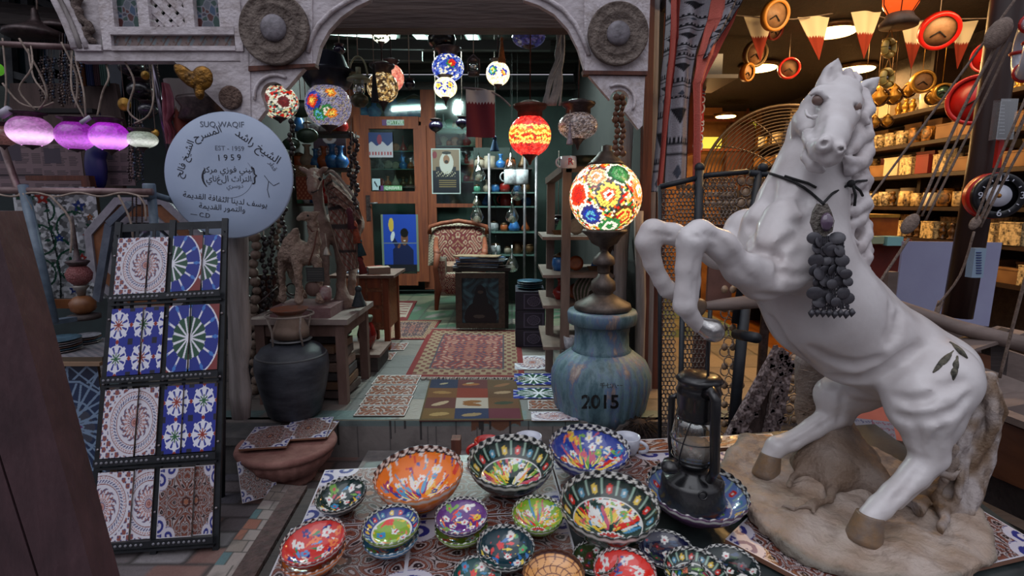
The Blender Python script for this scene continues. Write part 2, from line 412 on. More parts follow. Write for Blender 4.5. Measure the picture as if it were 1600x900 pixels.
def riser_paint(u, v):
 x, y = u*1.4, v*.2; c = Cv(x, y, (.42, .39, .38))
 c.m(v > .86, (.34, .39, .39)); r = random.Random(3)
 c.m((u > .60) & (u < .78) & (v > .82+.1*np.sin(u*60)), (.36, .22, .15))
 for k in range(13):
  p = .1+.85*r.random(); L = r.uniform(.2, .75); c.m((np.abs(u-p) < .0035) & (v > 1-L), (.16, .14, .14))
 for p in (.18, .30, .44, .47, .62, .9): c.m((np.abs(u-p) < .002) & (v < .85), (.25, .23, .23))
 return c.c
mb = MB(); painted(mb, (-1.05, 2.655, 0), (1, 0, 0), (0, 0, 1), 1.4, .2, riser_paint, 260, 44, th=.012)
mb.col((.4, .37, .36)); mb.bb((-2.4, 2.64, 0), (-1.05, 2.70, .2)); mb.bb((.35, 2.64, 0), (2, 2.70, .2))
struct(mb.build('trim_riser', M('riser_plaster', (.2, .18, .18), .5, vc=True, sc=9, rough=.8, bump=.4)))
mb = MB(); mb.bb((-.74, 2.34, 0), (.6, 2.64, .045)); struct(mb.build('trim_lower_step', stone))
mb = MB(); mb.bb((-1.9, 2.48, 0), (-1.17, 2.70, .195)); mb.bb((-1.9, 2.45, .16), (-1.17, 2.50, .2)); struct(mb.build('trim_left_ledge', M('dark_ledge', (.2, .2, .21), (.32, .31, .31), sc=9, rough=.8, bump=.4)))
A0, A1, B0, B1 = G(430, 755, .06), G(478, 760, .06), G(318, 905, .06), G(415, 905, .06)
def kerb_paint(u, v):
 h = np.modf(np.abs(np.sin(np.floor(v*9)*12.9+np.floor(u*3+.5*(np.floor(v*9) % 2))*78.2)*4375.5))[0]
 c = Cv(u, v, (.50, .46, .45)); c.m(h > .55, (.44, .40, .38)); c.m((h > .78), (.27, .36, .38)); c.m(h > .9, (.46, .29, .24))
 c.m(((v*9) % 1 < .07) | ((u*3+.5*(np.floor(v*9) % 2)) % 1 < .05), (.24, .22, .21)); return c.c
u, v = np.meshgrid(np.linspace(0, 1, 40), np.linspace(0, 1, 110), indexing='ij')
q = lambda p: np.array(p)
Ak = (1-u)[..., None]*((1-v)[..., None]*q(B0)+v[..., None]*q(A0))+u[..., None]*((1-v)[..., None]*q(B1)+v[..., None]*q(A1))
mb = MB(); mb.grid(Ak, LIN(kerb_paint(u, v)), smooth=False); mb.col((.35, .32, .31)); k0 = [V(p) for p in (B0, B1, A1, A0)]
mb.add(k0+[V((p.x, p.y, .001)) for p in k0], [(0, 4, 5, 1), (1, 5, 6, 2), (2, 6, 7, 3), (3, 7, 4, 0)], False)
struct(mb.build('trim_kerb', M('kerb_stones', (.24, .22, .21), .6, vc=True, sc=14, rough=.75, bump=.5, bsc=60)))
# shop interior shell
CZ = 2.85
mb = MB(); mb.bb((.74, 3.12, .2), (.82, 6.9, CZ)); struct(mb.build('wall_right', dark))
mb = MB(); mb.prism([(-1.55, 3.15, .2), (-2.1, 6.9, .2), (-2.1, 6.9, CZ), (-1.55, 3.15, CZ)], .08, (-1, -.1, 0)); struct(mb.build('wall_left', dark))
mb = MB(); mb.bb((-2.2, 2.62, CZ), (.85, 6.9, CZ+.06))
for k in range(9): mb.bb((-2.15, 3.0+k*.42, CZ-.09), (.7, 3.07+k*.42, CZ))
struct(mb.build('ceiling', wood('ceiling_boards', (.16, .15, .14), (.25, .24, .23), 'x')))
BY = 6.62   # back wall plane
bw = M('dim_green_wall', (.16, .21, .20), (.22, .28, .26), sc=3, rough=.8)
mb = MB(); mb.bb((-2.2, BY+.32, .2), (.75, BY+.40, CZ)); struct(mb.build('wall_back', bw))
a, b = P(470, 48, 2.62), P(900, 48, 2.62)
mb = MB(); mb.bb((a.x, 2.58, a.z), (b.x, 2.68, a.z+.42)); struct(mb.build('trim_lintel', wood('brown_lintel', (.25, .19, .18), (.36, .29, .27), 'x')))
# carved wooden facade, plane Y = 2.4
FY = 2.40
def fp(px, py, Y=FY): return P(px, py, Y)
def plate(poly, th, Y=FY): return MB().prism([fp(x, y, Y) for x, y in poly], th, (0, 1, 0))
def arc(cx, cy, r, a0, a1, n=14, ry=None): return [(cx+r*math.cos(math.radians(a0+(a1-a0)*i/n)), cy-(ry or r)*math.sin(math.radians(a0+(a1-a0)*i/n))) for i in range(n+1)]
fac = T('carved_facade', 'weathered white painted carved wooden arch frame over the shop opening', 'arch', fp(660, 100))
mb = MB(); mb.prism([fp(372, -60), fp(388, -60), fp(392, 196), fp(378, 196)], .07, (0, 1, 0)); mb.build('post', whitewood, fac)
def medallion(cx, cy, r, boss, ring=.62, name='medallion'):
 c = fp(cx, cy, FY-.012); m = S(cx, cy, FY)
 g = M('aged_carved_disc', (.32, .27, .25), (.50, .45, .42), sc=26, rough=.85, bump=1.6, bsc=70)
 d = MB().lathe([(0, 0), (r*m, 0), (r*m, .016), (r*m*.96, .022), (r*m*.9, .017), (r*m*.70, .015), (r*m*.66, .021), (r*m*.60, .015), (r*m*.42, .014), (0, .016)], c, 56, (0, -1, 0)).build(name, g, fac)
 bm = M('grey_boss', (.32, .30, .32), (.52, .50, .53), sc=20, rough=.6, bump=.4)
 MB().lathe([(boss*m, .012), (boss*m, .022), (boss*m*.85, .030), (boss*m*.5, .036), (0, .038)], c, 32, (0, -1, 0)).build('boss', bm, d)
plate([(384, -60), (488, -60), (488, 102), (388, 106)], .04).build('square_panel', whitewood_b, fac)
plate([(388, 103), (492, 99), (492, 104), (388, 111)], .05, FY-.01).build('rail', redbrown, fac)
medallion(430, 46, 54, 20)
plate([(912, -60), (1018, -60), (1012, 112), (914, 110)], .04).build('square_panel', whitewood_b, fac)
plate([(910, 110), (1012, 111), (1012, 117), (912, 116)], .05, FY-.01).build('rail', redbrown, fac)
medallion(965, 54, 47, 18)
plate([(488, -60), (600, -60), (578, 0), (556, 10), (532, 27), (513, 48), (500, 72), (493, 100), (488, 101)], .035, FY+.005).build('arch_spandrel', whitewood, fac)
plate([(912, -60), (800, -60), (818, 0), (842, 8), (866, 22), (888, 46), (903, 76), (913, 108), (916, 108)], .035, FY+.005).build('arch_spandrel', whitewood, fac)
plate([(600, -60), (800, -60), (800, -8), (600, -8)], .035, FY+.005).build('arch_head', whitewood, fac)
mbb = MB()
for L in ([(485, 88), (490, 66), (502, 44), (522, 24), (545, 9), (566, -2)],):
 pts = [fp(x-4, y-6, FY-.002) for x, y in L]; mbb.tube([pts[0].lerp(pts[1], 0)]+pts[1:], [.010]*6, 8)
mbb.build('carved_band', whitewood_b, fac)
mbb = MB(); mbb.tube([fp(x+5, y-6, FY-.002) for x, y in [(915, 92), (906, 66), (893, 42), (874, 20), (852, 6), (830, -4)]], .010, 8); mbb.build('carved_band', whitewood_b, fac)
def bracket(poly, holes=()): return plate(poly, .035, FY+.004)
bracket([(388, 110), (478, 103), (446, 140)]+arc(427, 147, 19, 25, 215, 16)+[(415, 172), (395, 198), (388, 190)]).build('bracket', whitewood_b, fac)
bracket([(1008, 119), (920, 118), (953, 156)]+arc(968, 155, 15, 175, -40, 14)+[(976, 174), (998, 202), (1004, 196)]).build('bracket', whitewood_b, fac)
bracket([(268, 92), (378, 94), (388, 196), (372, 194), (345, 168)]).build('bracket', whitewood, fac)
MB().tube([fp(x, y, FY-.003) for x, y in arc(430, 150, 33, 60, 190, 12)], .007, 8).build('carved_band', whitewood_b, fac)
MB().tube([fp(x, y, FY-.003) for x, y in arc(966, 158, 26, 120, -30, 12)], .006, 8).build('carved_band', whitewood_b, fac)
brw = M('carved_brown_round', (.30, .22, .19), (.46, .37, .33), sc=60, rough=.9, bump=2, bsc=110)
MB().lathe([(0, 0), (18*S(361, 153, FY), 0), (18*S(361, 153, FY), .008), (15*S(361, 153, FY), .012), (0, .009)], fp(361, 153, FY-.0), 28, (0, -1, 0)).build('round_carving', brw, fac)
# window panel upper left
wp = T('mashrabiya_panel', 'white painted wooden window panel with stained glass and lattice, upper left', 'window panel', fp(265, 90, FY))
MB().bb(fp(118, 95), (fp(380, 78).x, FY+.06, fp(380, 78).z)).build('bottom_rail', whitewood, wp)
for x0, x1, y0, y1, nm in ((158, 165, -60, 78, 'stile'), (165, 172, -60, 78, 'stile'), (366, 378, -60, 80, 'stile'), (172, 366, 42, 54, 'rail'), (172, 366, 72, 79, 'rail'),
         (172, 180, -60, 42, 'stile'), (218, 235, -60, 42, 'stile'), (290, 305, -60, 42, 'stile'), (344, 366, -60, 42, 'stile')):
 a, b = fp(x0, y1, FY-.008), fp(x1, y0, FY-.008); MB().bb((fp(x0, 30).x, FY-.008-.003*(nm == 'rail'), a.z), (fp(x1, 30).x, FY+.035, b.z)).build(nm, whitewood_b if nm == 'stile' else whitewood, wp)
def stained(u, v):
 c = Cv(u*3, v*7, (.20, .26, .32)); r = np.random.RandomState(int(5)); p = r.rand(44, 2)*[3, 7]; cl = [(.22, .30, .40), (.30, .16, .16), (.18, .28, .26), (.34, .36, .40), (.24, .20, .26)]
 d = (c.x[..., None]-p[:, 0])**2+(c.y[..., None]-p[:, 1])**2; k = d.argmin(-1); ds = np.sqrt(np.sort(d, -1))
 c.c = np.array(cl)[k % 5]; c.m(ds[..., 1]-ds[..., 0] < .10, (.45, .46, .50)); return c.c
for x0, x1 in ((180, 218), (305, 344)):
 a, b = fp(x0, 42, FY+.02), fp(x1, -60, FY+.02); a.x = fp(x0, 30).x; b.x = fp(x1, 30).x; mb = MB(); painted(mb, a, (1, 0, 0), (0, 0, 1), b.x-a.x, b.z-a.z, stained, 50, 120, th=.004); mb.build('stained_glass', M('stained_glass', None, vc=True, rough=.15), wp)
def paintstrip(u, v):
 c = Cv(u*10, v, (.52, .46, .45)); c.m((np.abs(((u*10) % 1)-.5)+np.abs(v-.5)*.5 < .3), (.46, .50, .52)); c.m(np.abs(((u*10) % 1)-.5-(v-.5)*.6) < .06, (.42, .33, .30)); c.m(np.sin(u*95)*np.sin(v*9+u*40) > .75, (.44, .36, .33)); return c.c
a, b = fp(172, 72, FY+.01), fp(366, 54, FY+.01); mb = MB(); painted(mb, a, (1, 0, 0), (0, 0, 1), b.x-a.x, b.z-a.z, paintstrip, 200, 30, th=.01); mb.build('painted_strip', M('painted_strip', (.35, .3, .3), .7, vc=True, sc=12, rough=.8), wp)
mb = MB(); a, b = fp(235, 42, FY+.01), fp(290, -60, FY+.01); a.x = fp(233, 30).x; b.x = fp(292, 30).x; w_, h_ = b.x-a.x, b.z-a.z
def clipd(p0, p1):
 return p0, p1
st = .058
for k in range(-8, 8):
 for sg in (1, -1):
  x0 = a.x+w_/2+k*st; pts = []
  for z in np.linspace(a.z, b.z, 60):
   x = x0+sg*(z-a.z)
   if a.x <= x <= b.x: pts.append((x, FY+.02+.003*sg, z))
  if len(pts) > 1: mb.bar(pts[0], pts[-1], .026, .008, (0, 1, 0))
mb.build('lattice', whitewood_b, wp)
pa = T('arch_fragment', 'curved white moulded arch edge with knotted carving at the upper left', 'arch', fp(120, 70))
cur = [(78, -30), (86, 0), (96, 20), (105, 40), (112, 58), (118, 76)]
for off, r_, mt in ((0, .016, whitewood), (9, .011, greywood), (18, .012, whitewood)):
 MB().tube([fp(x+off, y, FY-.01) for x, y in cur], [r_]*6, 8).build('moulding', mt, pa)
plate([(98, -30), (158, -30), (158, 78), (134, 78), (128, 60), (118, 30), (108, 5)], .02, FY+.02).build('side_board', whitewood, pa)
plate([(113, 68), (158, 70), (158, 79), (115, 79)], .05, FY-.014).build('foot_block', whitewood, pa)
kn = M('knotted_carving', (.28, .23, .21), (.46, .40, .38), sc=40, rough=.9, bump=1.2)
sk = Sculpt((-2.3, 2.32, 1.9), (-1.4, 2.46, 2.8), .005); r = random.Random(8)
for k in range(26):
 t = k/25; x = 108+t*28+r.uniform(-6, 6); y = -8+t*68+r.uniform(-4, 4); sk.ell(P(x+6, y, FY), (.016, .016, .013), None, .006)
sk.mesh(relax=1).build('knotted_carving', kn, pa)
def stick(name, x0, y0, x1, y1, r, Y, label, mat=greywood, n=9, wob=.012, par=None):
 a, b = P(x0, y0, Y), P(x1, y1, Y); q = random.Random(int(x0)); pts = []; rr = []
 for i in range(n):
  p = a.lerp(b, i/(n-1)); pts.append(p+V((q.uniform(-wob, wob), q.uniform(-wob, wob), 0))*(0 < i < n-1)); rr.append(r*q.uniform(.88, 1.1))
 return tag(MB().tube(pts, rr, 14).build(name, mat), label, 'post')
stick('wooden_post', 368, 330, 377, 652, .047, 2.5, 'weathered grey tree trunk post under the white sign disc')
stick('wooden_post', 980, 190, 962, 690, .040, 3.2, 'weathered grey trunk post behind the blue painted jar')
stick('wooden_post', 998, 330, 1003, 690, .026, 3.02, 'thin rough post between the brown door frame and the blue jar')
mb = MB()
for x0, x1, Y, m in ((1010, 1022, 2.42, 0), (1024, 1033, 2.46, 1), (1034, 1044, 2.5, 0)):
 pass
t = T('door_frame_post', 'tall dark red-brown timber frame post right of the shop arch', 'post', V((P(1018, 690, 3.1).x, 3.1, .2)))
for x0, x1, xb0, xb1, Y, mt in ((1010, 1024, 996, 1009, 3.06, redbrown), (1024, 1032, 1009, 1016, 3.10, greywood), (1032, 1048, 1016, 1031, 3.14, redbrown)):
 MB().prism([P(x0, -40, Y), P(x1, -40, Y), P(xb1+2, 640, Y), P(xb0+2, 640, Y)], .07, (0, 1, 0)).build('board', mt, t)
t = T('leaning_beam', 'dark red-brown timber beam leaning across the near left corner', 'beam', P(60, 900, .8))
lb = M('red_brown_painted_timber', (.20, .135, .155), (.31, .215, .235), sc=14, rough=.55, bump=.35, bsc=50, stretch=(1, 1, .4))
A = lambda x, y, Y=.80: P(x, y, Y)
MB().prism([A(-120, 330), A(-12, 330), A(172, 1000), A(92, 1000)], .05, (0, 1, 0)).build('front_board', lb, t)
MB().prism([A(-260, 330), A(-124, 330), A(88, 1000), A(-60, 1000)], .05, (0, 1, 0)).build('inner_board', lb, t)
# display table plane (tilts slightly towards the street)
TILT = math.radians(5); TZ, TY0 = .535, 1.35
TN = V((0, -math.sin(TILT), math.cos(TILT)))
def TB(px, py, up=0.):
 d = ray(px, py); o = V((0, 0, CAM_Z)); p0 = V((0, TY0, TZ))+TN*up
 return o+d*((p0-o).dot(TN)/d.dot(TN))
# rearing horse statue
def hp(px, py, Y, r): return (P(px, py, Y), r*S(px, py, Y))
horse_white = M('glazed_white_ceramic', (.80, .785, .79), (.72, .69, .69), sc=5, rough=.36, coat=.15, vc=False, bump=.12, bsc=40)
def build_horse():
 base_c = TB(1318, 790)
 h = T('horse_statue', 'large white rearing horse statue with wavy mane standing on a rocky oval base', 'statue', (base_c.x, base_c.y, base_c.z))
 s = Sculpt((.2, .95, .5), (1.35, 1.75, 1.82), .0052)
 C = lambda L, k=.012, sub=False: s.chain([hp(*q) for q in L], k, sub)
 C([(1450, 586, 1.36, 66), (1396, 556, 1.36, 66), (1337, 526, 1.35, 73), (1285, 480, 1.34, 80), (1240, 402, 1.33, 80)], .03)
 C([(1240, 385, 1.34, 76), (1252, 320, 1.34, 62), (1268, 265, 1.34, 50), (1284, 205, 1.37, 44), (1304, 160, 1.38, 38)], .03)
 C([(1168, 362, 1.46, 36), (1178, 400, 1.45, 34)], .03)
 C([(1225, 345, 1.25, 34), (1208, 388, 1.23, 40)], .025)
 C([(1258, 392, 1.22, 34), (1245, 418, 1.22, 34)], .014)
 C([(1190, 350, 1.33, 30), (1190, 420, 1.33, 40)], .03)
 C([(1330, 440, 1.37, 30), (1350, 468, 1.37, 30), (1408, 528, 1.37, 36), (1472, 574, 1.37, 46)], .03)
 C([(1245, 425, 1.22, 34), (1195, 435, 1.19, 33), (1158, 418, 1.15, 27), (1128, 384, 1.12, 22), (1095, 366, 1.11, 21)], .016)
 C([(1182, 442, 1.18, 26), (1145, 415, 1.14, 17)], .012)
 C([(1092, 364, 1.11, 22), (1079, 376, 1.10, 22), (1073, 420, 1.10, 17), (1070, 455, 1.10, 15.5), (1069, 476, 1.10, 18)], .01)
 C([(1084, 385, 1.105, 13), (1088, 440, 1.11, 7), (1084, 466, 1.11, 9)], .008)
 C([(1070, 478, 1.10, 17), (1080, 494, 1.11, 13), (1092, 509, 1.12, 12.5)], .008)
 C([(1160, 385, 1.46, 34), (1125, 392, 1.44, 28), (1085, 380, 1.42, 18), (1052, 366, 1.41, 16), (1022, 362, 1.40, 19)], .016)
 C([(1019, 362, 1.40, 20), (1012, 378, 1.40, 19), (1020, 412, 1.41, 14), (1033, 438, 1.42, 12.5), (1042, 451, 1.43, 14)], .01)
 C([(1043, 452, 1.43, 14), (1062, 464, 1.45, 11), (1076, 474, 1.47, 11)], .008)
 C([(1462, 590, 1.27, 60), (1440, 620, 1.22, 50)], .02)
 C([(1470, 600, 1.24, 50), (1443, 645, 1.20, 41), (1447, 684, 1.20, 29), (1455, 712, 1.20, 25)], .016)
 C([(1478, 600, 1.24, 42), (1470, 655, 1.22, 30), (1472, 700, 1.215, 14)], .016)
 C([(1415, 610, 1.24, 34), (1425, 640, 1.22, 34)], .02)
 C([(1452, 712, 1.20, 25), (1428, 742, 1.185, 20), (1396, 772, 1.165, 17.5), (1376, 792, 1.155, 18)], .01)
 C([(1470, 716, 1.21, 14), (1440, 752, 1.195, 10), (1400, 788, 1.17, 10)], .01)
 C([(1374, 793, 1.155, 18), (1358, 808, 1.145, 16.5)], .008)
 C([(1400, 570, 1.43, 55), (1335, 605, 1.46, 38), (1303, 618, 1.45, 27), (1303, 646, 1.45, 22)], .02)
 C([(1324, 630, 1.45, 20), (1320, 655, 1.455, 13)], .012)
 C([(1304, 648, 1.45, 21), (1270, 670, 1.435, 16), (1236, 690, 1.43, 14.5), (1214, 697, 1.425, 16.5)], .01)
 C([(1212, 699, 1.425, 16), (1203, 712, 1.42, 14)], .008)
 s.ell(P(1352, 606, 1.40), (.06, .05, .03), None, .02)
 g = lambda L, k=.012: C(L, k, True)
 def gv(L, k=.008, dep=.55, add=False):
  """carve (or raise) a line that follows the surface seen at these points"""
  pts = []
  for a, b in zip(L[:-1], L[1:]):
   for t in (0, .34, .67): pts.append([a[i]*(1-t)+b[i]*t for i in range(3)])
  pts.append(list(L[-1])); out = []
  for (px, py, r) in pts:
   p, m = s.surf(px, py)
   if p is not None: out.append((p - ray(px, py).normalized()*(r*m*(dep if not add else -dep)), r*m))
  if len(out) > 1: s.chain(out, k, not add)
 gv([(1206, 285, 5), (1196, 315, 7), (1172, 352, 7), (1171, 392, 5)], .016)
 gv([(1172, 395, 5), (1186, 388, 4)], .01)
 gv([(1243, 348, 5), (1258, 352, 6), (1270, 338, 4)], .014)
 gv([(1256, 362, 4), (1236, 375, 7), (1220, 388, 7), (1214, 402, 6)], .012)
 gv([(1216, 405, 4), (1222, 424, 6), (1245, 431, 6), (1268, 430, 5)], .01)
 gv([(1218, 404, 4), (1205, 396, 5), (1188, 393, 4)], .01)
 gv([(1216, 426, 5), (1222, 445, 4)], .012)
 gv([(1185, 462, 4), (1215, 466, 5), (1250, 460, 6), (1275, 445, 5)], .012)
 gv([(1300, 592, 6), (1345, 597, 7), (1385, 583, 8), (1415, 560, 7), (1440, 543, 4)], .022)
 gv([(1407, 490, 4), (1403, 520, 6), (1388, 540, 5)], .014)
 gv([(1392, 478, 3), (1394, 510, 4), (1382, 530, 3)], .012)
 gv([(1270, 545, 4), (1300, 565, 6), (1345, 573, 6), (1380, 560, 4)], .018)
 gv([(1393, 618, 4), (1420, 627, 7), (1450, 624, 6), (1468, 612, 4)], .012)
 gv([(1398, 650, 5), (1425, 658, 7), (1465, 655, 7), (1500, 640, 6), (1515, 618, 3)], .012)
 gv([(1450, 590, 4), (1480, 606, 6), (1508, 595, 4)], .016)
 gv([(1478, 668, 5), (1462, 690, 5), (1462, 715, 4)], .01)
 gv([(1432, 670, 4), (1436, 700, 4)], .012)
 gv([(1100, 366, 3), (1122, 372, 4), (1140, 395, 5), (1160, 425, 4), (1180, 440, 3)], .008)
 gv([(1108, 385, 2), (1128, 392, 3), (1142, 420, 3)], .006)
 gv([(1090, 395, 3), (1086, 430, 3.5), (1084, 460, 3)], .006)
 gv([(1078, 362, 3), (1092, 372, 3)], .006)
 gv([(1018, 365, 2.5), (1040, 368, 3), (1060, 375, 3)], .006)
 gv([(1440, 728, 4), (1415, 765, 4), (1395, 785, 3)], .008)
 gv([(1300, 655, 3), (1260, 682, 3), (1235, 696, 2)], .006)
 gv([(1318, 610, 4), (1316, 640, 4), (1310, 660, 3)], .008)
 gv([(1205, 500, 4), (1222, 535, 5), (1250, 560, 4)], .02)
 gv([(1265, 300, 5), (1255, 325, 5)], .02)
 C([(1308, 155, 1.34, 36), (1308, 182, 1.27, 28), (1301, 210, 1.20, 21), (1298, 230, 1.17, 20)], .016)
 C([(1300, 160, 1.29, 24), (1300, 190, 1.235, 19), (1297, 214, 1.185, 18)], .014)
 C([(1318, 168, 1.29, 22), (1312, 195, 1.235, 18), (1306, 218, 1.185, 16)], .014)
 C([(1282, 150, 1.30, 17), (1332, 160, 1.30, 15)], .014)           # brow width
 C([(1267, 148, 1.268, 4), (1280, 143, 1.252, 5), (1291, 153, 1.248, 5)], .005)
 C([(1336, 162, 1.275, 10), (1324, 172, 1.25, 9)], .01)
 C([(1275, 172, 1.32, 26), (1262, 192, 1.31, 19), (1260, 204, 1.29, 12)], .012)   # cheek
 C([(1252, 188, 1.33, 15), (1241, 208, 1.33, 6)], .008)
 C([(1330, 190, 1.33, 15), (1322, 205, 1.31, 12)], .012)
 C([(1261, 228, 1.245, 5), (1259, 246, 1.23, 8), (1270, 260, 1.21, 9), (1284, 266, 1.195, 7)], .006)   # lower jaw
 C([(1272, 226, 1.18, 12), (1280, 240, 1.165, 13), (1292, 249, 1.155, 12), (1306, 246, 1.155, 11)], .01)     # upper lip
 C([(1262, 210, 1.24, 11), (1266, 224, 1.215, 10)], .008)
 s.cone(P(1286, 226, 1.135), P(1287, 222, 1.155), .0175, .018, .006)   # nostrils
 s.cone(P(1311, 234, 1.135), P(1311, 231, 1.15), .014, .014, .006)
 s.cone(P(1285, 226, 1.09), P(1287, 224, 1.13), .0085, .007, .004, True)
 s.cone(P(1315, 234, 1.09), P(1314, 233, 1.135), .007, .005, .004, True)
 s.ell(P(1278, 156, 1.225), (.016, .02, .013), None, .005, True)    # eye sockets
 s.ell(P(1341, 168, 1.235), (.010, .02, .010), None, .005, True)
 C([(1259, 172, 1.235, 4), (1264, 180, 1.225, 5), (1273, 183, 1.215, 5), (1280, 178, 1.215, 3)], .005)
 gv([(1264, 232, 2.5), (1267, 246, 3), (1276, 258, 3), (1290, 261, 2)], .004, .2)
 gv([(1263, 172, 3), (1269, 177, 3), (1277, 175, 3)], .005)
 gv([(1284, 180, 3), (1281, 200, 4), (1276, 216, 3)], .008)
 gv([(1246, 212, 3), (1258, 206, 4), (1268, 200, 3)], .006)
 for L, pit in (([(1296, 130, 1.36, 19), (1301, 112, 1.36, 13.5), (1309, 93, 1.35, 3.5)], [(1297, 122, 1.30, 8), (1303, 110, 1.30, 6.5), (1308, 97, 1.315, 2.5)]),
       ([(1342, 148, 1.38, 16), (1356, 136, 1.37, 12), (1374, 120, 1.36, 3)], [(1351, 147, 1.32, 6), (1359, 137, 1.32, 5.5), (1369, 126, 1.33, 2)])):
  C(L, .008); gv([(x, y, r*.9) for x, y, Y, r in pit], .004, .1)
 body = s.mesh(relax=4).build('body', horse_white, h); global SURF; SURF = s.surf
 for (px, py, Y) in ((1278, 156, 1.262), (1337, 168, 1.257)): MB().ball(P(px, py, Y), .0125, 16).build('eye', M('painted_eye', (.47, .38, .35), rough=.25), h)
 s = Sculpt((.65, 1.05, .95), (1.15, 1.6, 1.82), .0042)
 C = lambda L, k=.006, sub=False: s.chain([hp(x+4, y, Y-.045, r*1.15) for (x, y, Y, r) in L], k, sub)
 C([(1320, 165, 1.42, 22), (1328, 220, 1.42, 20), (1325, 275, 1.40, 18), (1332, 330, 1.40, 14), (1342, 390, 1.38, 12), (1348, 425, 1.37, 5)], .01)
 for L in (
  [(1312, 118, 1.40, 6), (1321, 113, 1.38, 6), (1326, 126, 1.36, 5), (1321, 137, 1.34, 3)],
  [(1330, 116, 1.40, 5), (1337, 124, 1.38, 5), (1334, 134, 1.36, 3)], [(1322, 120, 1.38, 4), (1314, 126, 1.36, 4), (1322, 132, 1.35, 3)],
  [(1308, 126, 1.37, 4), (1317, 132, 1.355, 4), (1323, 140, 1.34, 2)],
  [(1340, 150, 1.40, 12), (1354, 172, 1.36, 8), (1342, 184, 1.34, 8), (1352, 192, 1.33, 4)],
  [(1340, 175, 1.40, 13), (1346, 200, 1.36, 10), (1352, 212, 1.34, 8), (1346, 222, 1.33, 3)],
  [(1330, 195, 1.36, 12), (1336, 218, 1.33, 11), (1328, 232, 1.31, 8), (1320, 240, 1.3, 5)],
  [(1344, 215, 1.38, 12), (1350, 238, 1.34, 10), (1338, 256, 1.31, 10), (1322, 252, 1.29, 7), (1316, 245, 1.28, 3)],
  [(1340, 230, 1.36, 12), (1338, 255, 1.32, 11), (1325, 266, 1.30, 8), (1318, 262, 1.29, 4)],
  [(1330, 262, 1.34, 9), (1318, 270, 1.32, 6), (1306, 276, 1.31, 4), (1300, 282, 1.30, 2)],
  [(1318, 262, 1.34, 7), (1314, 276, 1.32, 4), (1312, 284, 1.31, 2)],
  [(1345, 280, 1.38, 10), (1330, 290, 1.35, 10), (1315, 298, 1.33, 7), (1306, 308, 1.32, 3)],
  [(1340, 300, 1.38, 9), (1348, 318, 1.36, 9), (1330, 330, 1.34, 8), (1314, 332, 1.33, 5), (1318, 340, 1.33, 3)],
  [(1346, 325, 1.38, 9), (1338, 345, 1.35, 9), (1324, 352, 1.34, 7), (1322, 372, 1.34, 6), (1334, 380, 1.34, 4)],
  [(1345, 350, 1.38, 9), (1350, 368, 1.36, 8), (1340, 385, 1.35, 8), (1330, 396, 1.35, 4)],
  [(1340, 385, 1.37, 9), (1350, 402, 1.36, 8), (1346, 420, 1.36, 5), (1355, 436, 1.36, 2)],
  [(1330, 392, 1.36, 7), (1340, 412, 1.35, 6), (1348, 428, 1.35, 3)]):
  C(L, .004)
 for k in range(26):
  y0 = 160+k*10; ph = k*1.7; C([(1338+9*math.sin(ph), y0, 1.40-.02*math.sin(k), 9), (1346+5*math.cos(ph), y0+12, 1.385, 8), (1336+9*math.sin(ph+2), y0+24, 1.37, 6), (1344+7*math.sin(ph+1), y0+32, 1.37, 3)], .003)
 s.mesh(relax=1).build('mane', M('ceramic_mane', (.70, .66, .66), (.80, .78, .79), sc=14, rough=.4, bump=.2, bsc=60), h)
 hoof = M('brown_hoof', (.50, .39, .28), (.40, .35, .32), sc=24, rough=.45, bump=.2)
 def hoof_at(a, b, ra, rb, m=hoof):
  ax = (P(*b)-P(*a)) if b else V((-.014, -.006, -.064)); L = ax.length
  MB().lathe([(ra*.6, 0), (ra, .002), (ra*1.04, .006), (rb*.98, L*.85), (rb, L), (rb*.8, L+.004), (0, L+.004)], P(*a), 28, ax).build('hoof', m, h)
 hoof_at((1360, 802, 1.148), None, .028, .039)
 hoof_at((1205, 709, 1.42), None, .026, .037)
 hoof_at((1074, 473, 1.465), (1092, 482, 1.48), .021, .028)
 silver = M('silver_paint', (.8, .8, .8), (.62, .60, .58), sc=25, rough=.22, metal=.9, bump=.15)
 hs = Sculpt((.3, 1, .9), (.5, 1.25, 1.3), .003)
 hs.chain([hp(1093, 507, 1.12, 13), hp(1112, 516, 1.12, 18), hp(1117, 520, 1.12, 15)], .004)
 hs.mesh().build('hoof', silver, h)
 s = Sculpt((1.0, .95, .5), (1.5, 1.6, 1.2), .0052)
 C = lambda L, k=.012, sub=False: s.chain([hp(*q) for q in L], k, sub)
 C([(1515, 585, 1.36, 14), (1536, 610, 1.36, 18), (1540, 640, 1.36, 20), (1527, 675, 1.35, 26), (1515, 715, 1.33, 30), (1492, 755, 1.31, 36), (1470, 790, 1.28, 40), (1455, 830, 1.25, 46)], .012)
 r = random.Random(5)
 for k in range(13):
  ph = k*.9; off = -26+k*4.3; Y = 1.27+.012*(k % 5)
  pts = []
  for t in range(9):
   y = 588+t*27; cx = 1535+10*math.sin(t*.9)-t*t*.85; w = .35+.09*t
   pts.append(hp(cx+3+off*w*1.15+6*math.sin(t*1.5+ph), y, Y+.015*math.sin(t+ph)-.012*t+.05, 8.2-.3*t))
  s.chain(pts, .004)
 for L in ([(1470, 705, 1.22, 5), (1482, 714, 1.2, 6), (1494, 700, 1.19, 5), (1490, 694, 1.19, 3)], [(1450, 745, 1.22, 4), (1468, 738, 1.2, 6), (1486, 745, 1.19, 6), (1500, 735, 1.19, 4)]): C(L, .004)
 rt = lambda s, L, k=.005: s.chain([(TB(x, y, .048), r_) for x, y, r_ in L], k)
